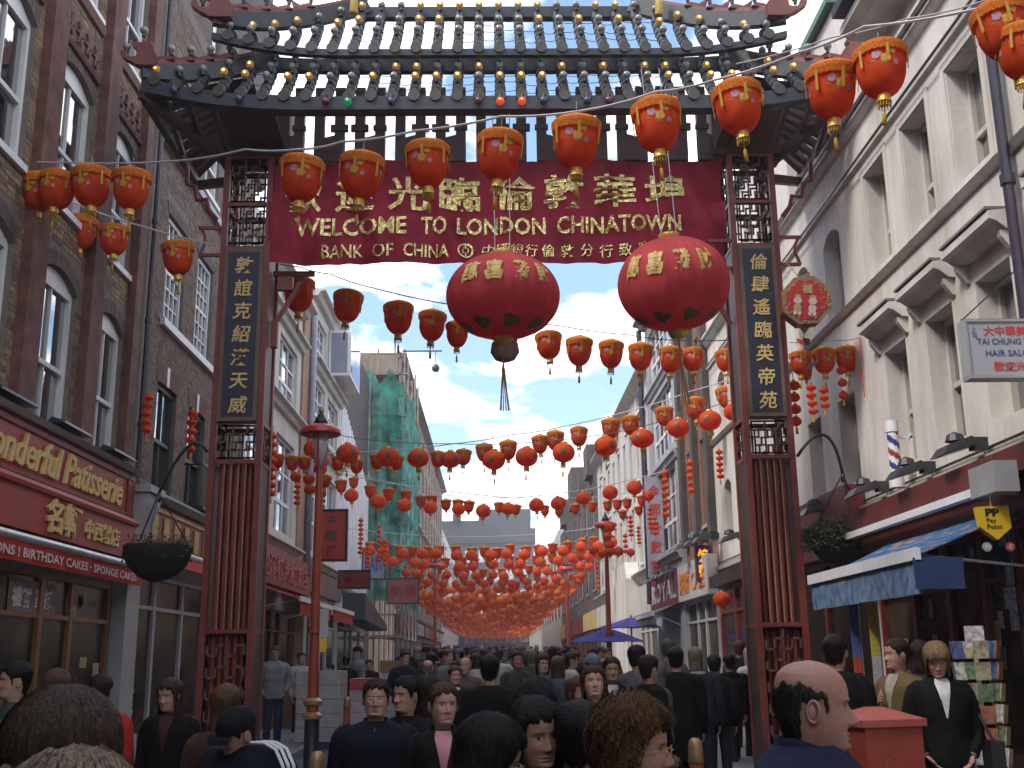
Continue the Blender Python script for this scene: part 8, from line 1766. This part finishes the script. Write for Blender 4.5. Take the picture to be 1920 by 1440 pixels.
# the rest of the crowd up the street
RC = random.Random(21)
CN = [('black', BLACK, 8), ('charcoal', CHAR, 6), ('navy', NAVY, 4), ('olive', OLIVE, 2), ('grey', (0.12, 0.12, 0.13), 4), ('brown', (0.06, 0.035, 0.02), 3), ('white', (0.38, 0.38, 0.39), 2), ('red', (0.28, 0.03, 0.025), 1), ('tan', TANC, 1), ('blue', (0.05, 0.08, 0.17), 1)]
HN = [('black', BLK, 8), ('dark brown', DBR, 6), ('brown', BRN, 4), ('grey', GRY, 2), ('blonde', (0.25, 0.17, 0.09), 1), ('auburn', RED, 1)]
pick = lambda L: RC.choices(L, [q[2] for q in L])[0]
bands_ = [(20, 24, 14, 'just beyond the gate'), (24, 30, 20, 'level with the carton stacks'), (30, 40, 24, 'level with the violet parasols'), (40, 58, 26, 'level with the green netting'), (58, 90, 28, 'far up the street')]
for a, b, n, where in bands_:
    used = {}
    for i in range(n):
        y = a+(b-a)*RC.random(); x = -2.6+(5.0*(i+RC.uniform(0.1, 0.9))/n) if a < 40 else -3.4+6.3*(i+RC.random())/n
        if a < 30 and x < -1.9: x += 0.7
        h = RC.uniform(1.60, 1.80); cn, cc, _ = pick(CN); hn, hcc, _ = pick(HN); away = RC.random() < 0.55; zt_ = gz(y)+h
        v = CAM_M.transposed() @ (Vector((x, y, zt_))-Vector((0, 0, CAMH))); px, py = 960+FPX*v.x/-v.z, 720-FPX*v.y/-v.z
        key = (cn, hn, away); used[key] = used.get(key, 0)+1
        lab = '%s haired person in %s, %s, %s' % (hn, cn, 'back turned' if away else 'facing', where)
        if used[key] > 1: lab += ', %s one' % ordinal(used[key]-1)
        person(px, py, y, lab, yaw=(pi if away else 0)+RC.uniform(-0.9, 0.9), hy=RC.uniform(-0.6, 0.6), hp=RC.uniform(-0.3, 0.15), ht=RC.uniform(-0.12, 0.12), skin=RC.choice((SK1, SK2, SK3, SK1, SK4)), hair=RC.choice(('short', 'short', 'crop', 'bob', 'long', 'curly', 'bun')), hc=hcc, coat=cc, trous=RC.choice((NAVY, BLACK, CHAR, (0.04, 0.05, 0.09))), lod=1 if y < 27 else 2, group='crowd '+where, stride=RC.uniform(-0.15, 0.15), seed=i*31+int(y*10), build=RC.uniform(0.88, 1.22), shirt=RC.choice((None, None, (0.35, 0.35, 0.36), (0.10, 0.02, 0.02), (0.06, 0.08, 0.14))) if not away else None, extra=scarf(RC.choice(((0.25, 0.03, 0.03), (0.3, 0.3, 0.3), (0.04, 0.06, 0.14), (0.22, 0.16, 0.08)))) if RC.random() < 0.28 else None, cap=RC.choice((BLACK, (0.12, 0.12, 0.14), (0.2, 0.03, 0.03))) if RC.random() < 0.10 else None, arms=RC.choice(('down', 'pocket', 'fold', 'reach', 'down')))
# ------------------------------------------------------------------ light haze hanging in the street
hz = MB(); hz.box(-40, 40, -75, 215, -8, 30); hm_ = bpy.data.materials.new('haze_air'); hm_.use_nodes = True; t = hm_.node_tree; t.nodes.remove(t.nodes['Principled BSDF'])
pv = t.nodes.new('ShaderNodeVolumePrincipled'); pv.inputs['Color'].default_value = (0.90, 0.89, 0.89, 1); pv.inputs['Density'].default_value = 0.0016; pv.inputs['Anisotropy'].default_value = 0.2
t.links.new(pv.outputs[0], t.nodes['Material Output'].inputs['Volume']); tag(hz.build('haze', hm_), kind='stuff')
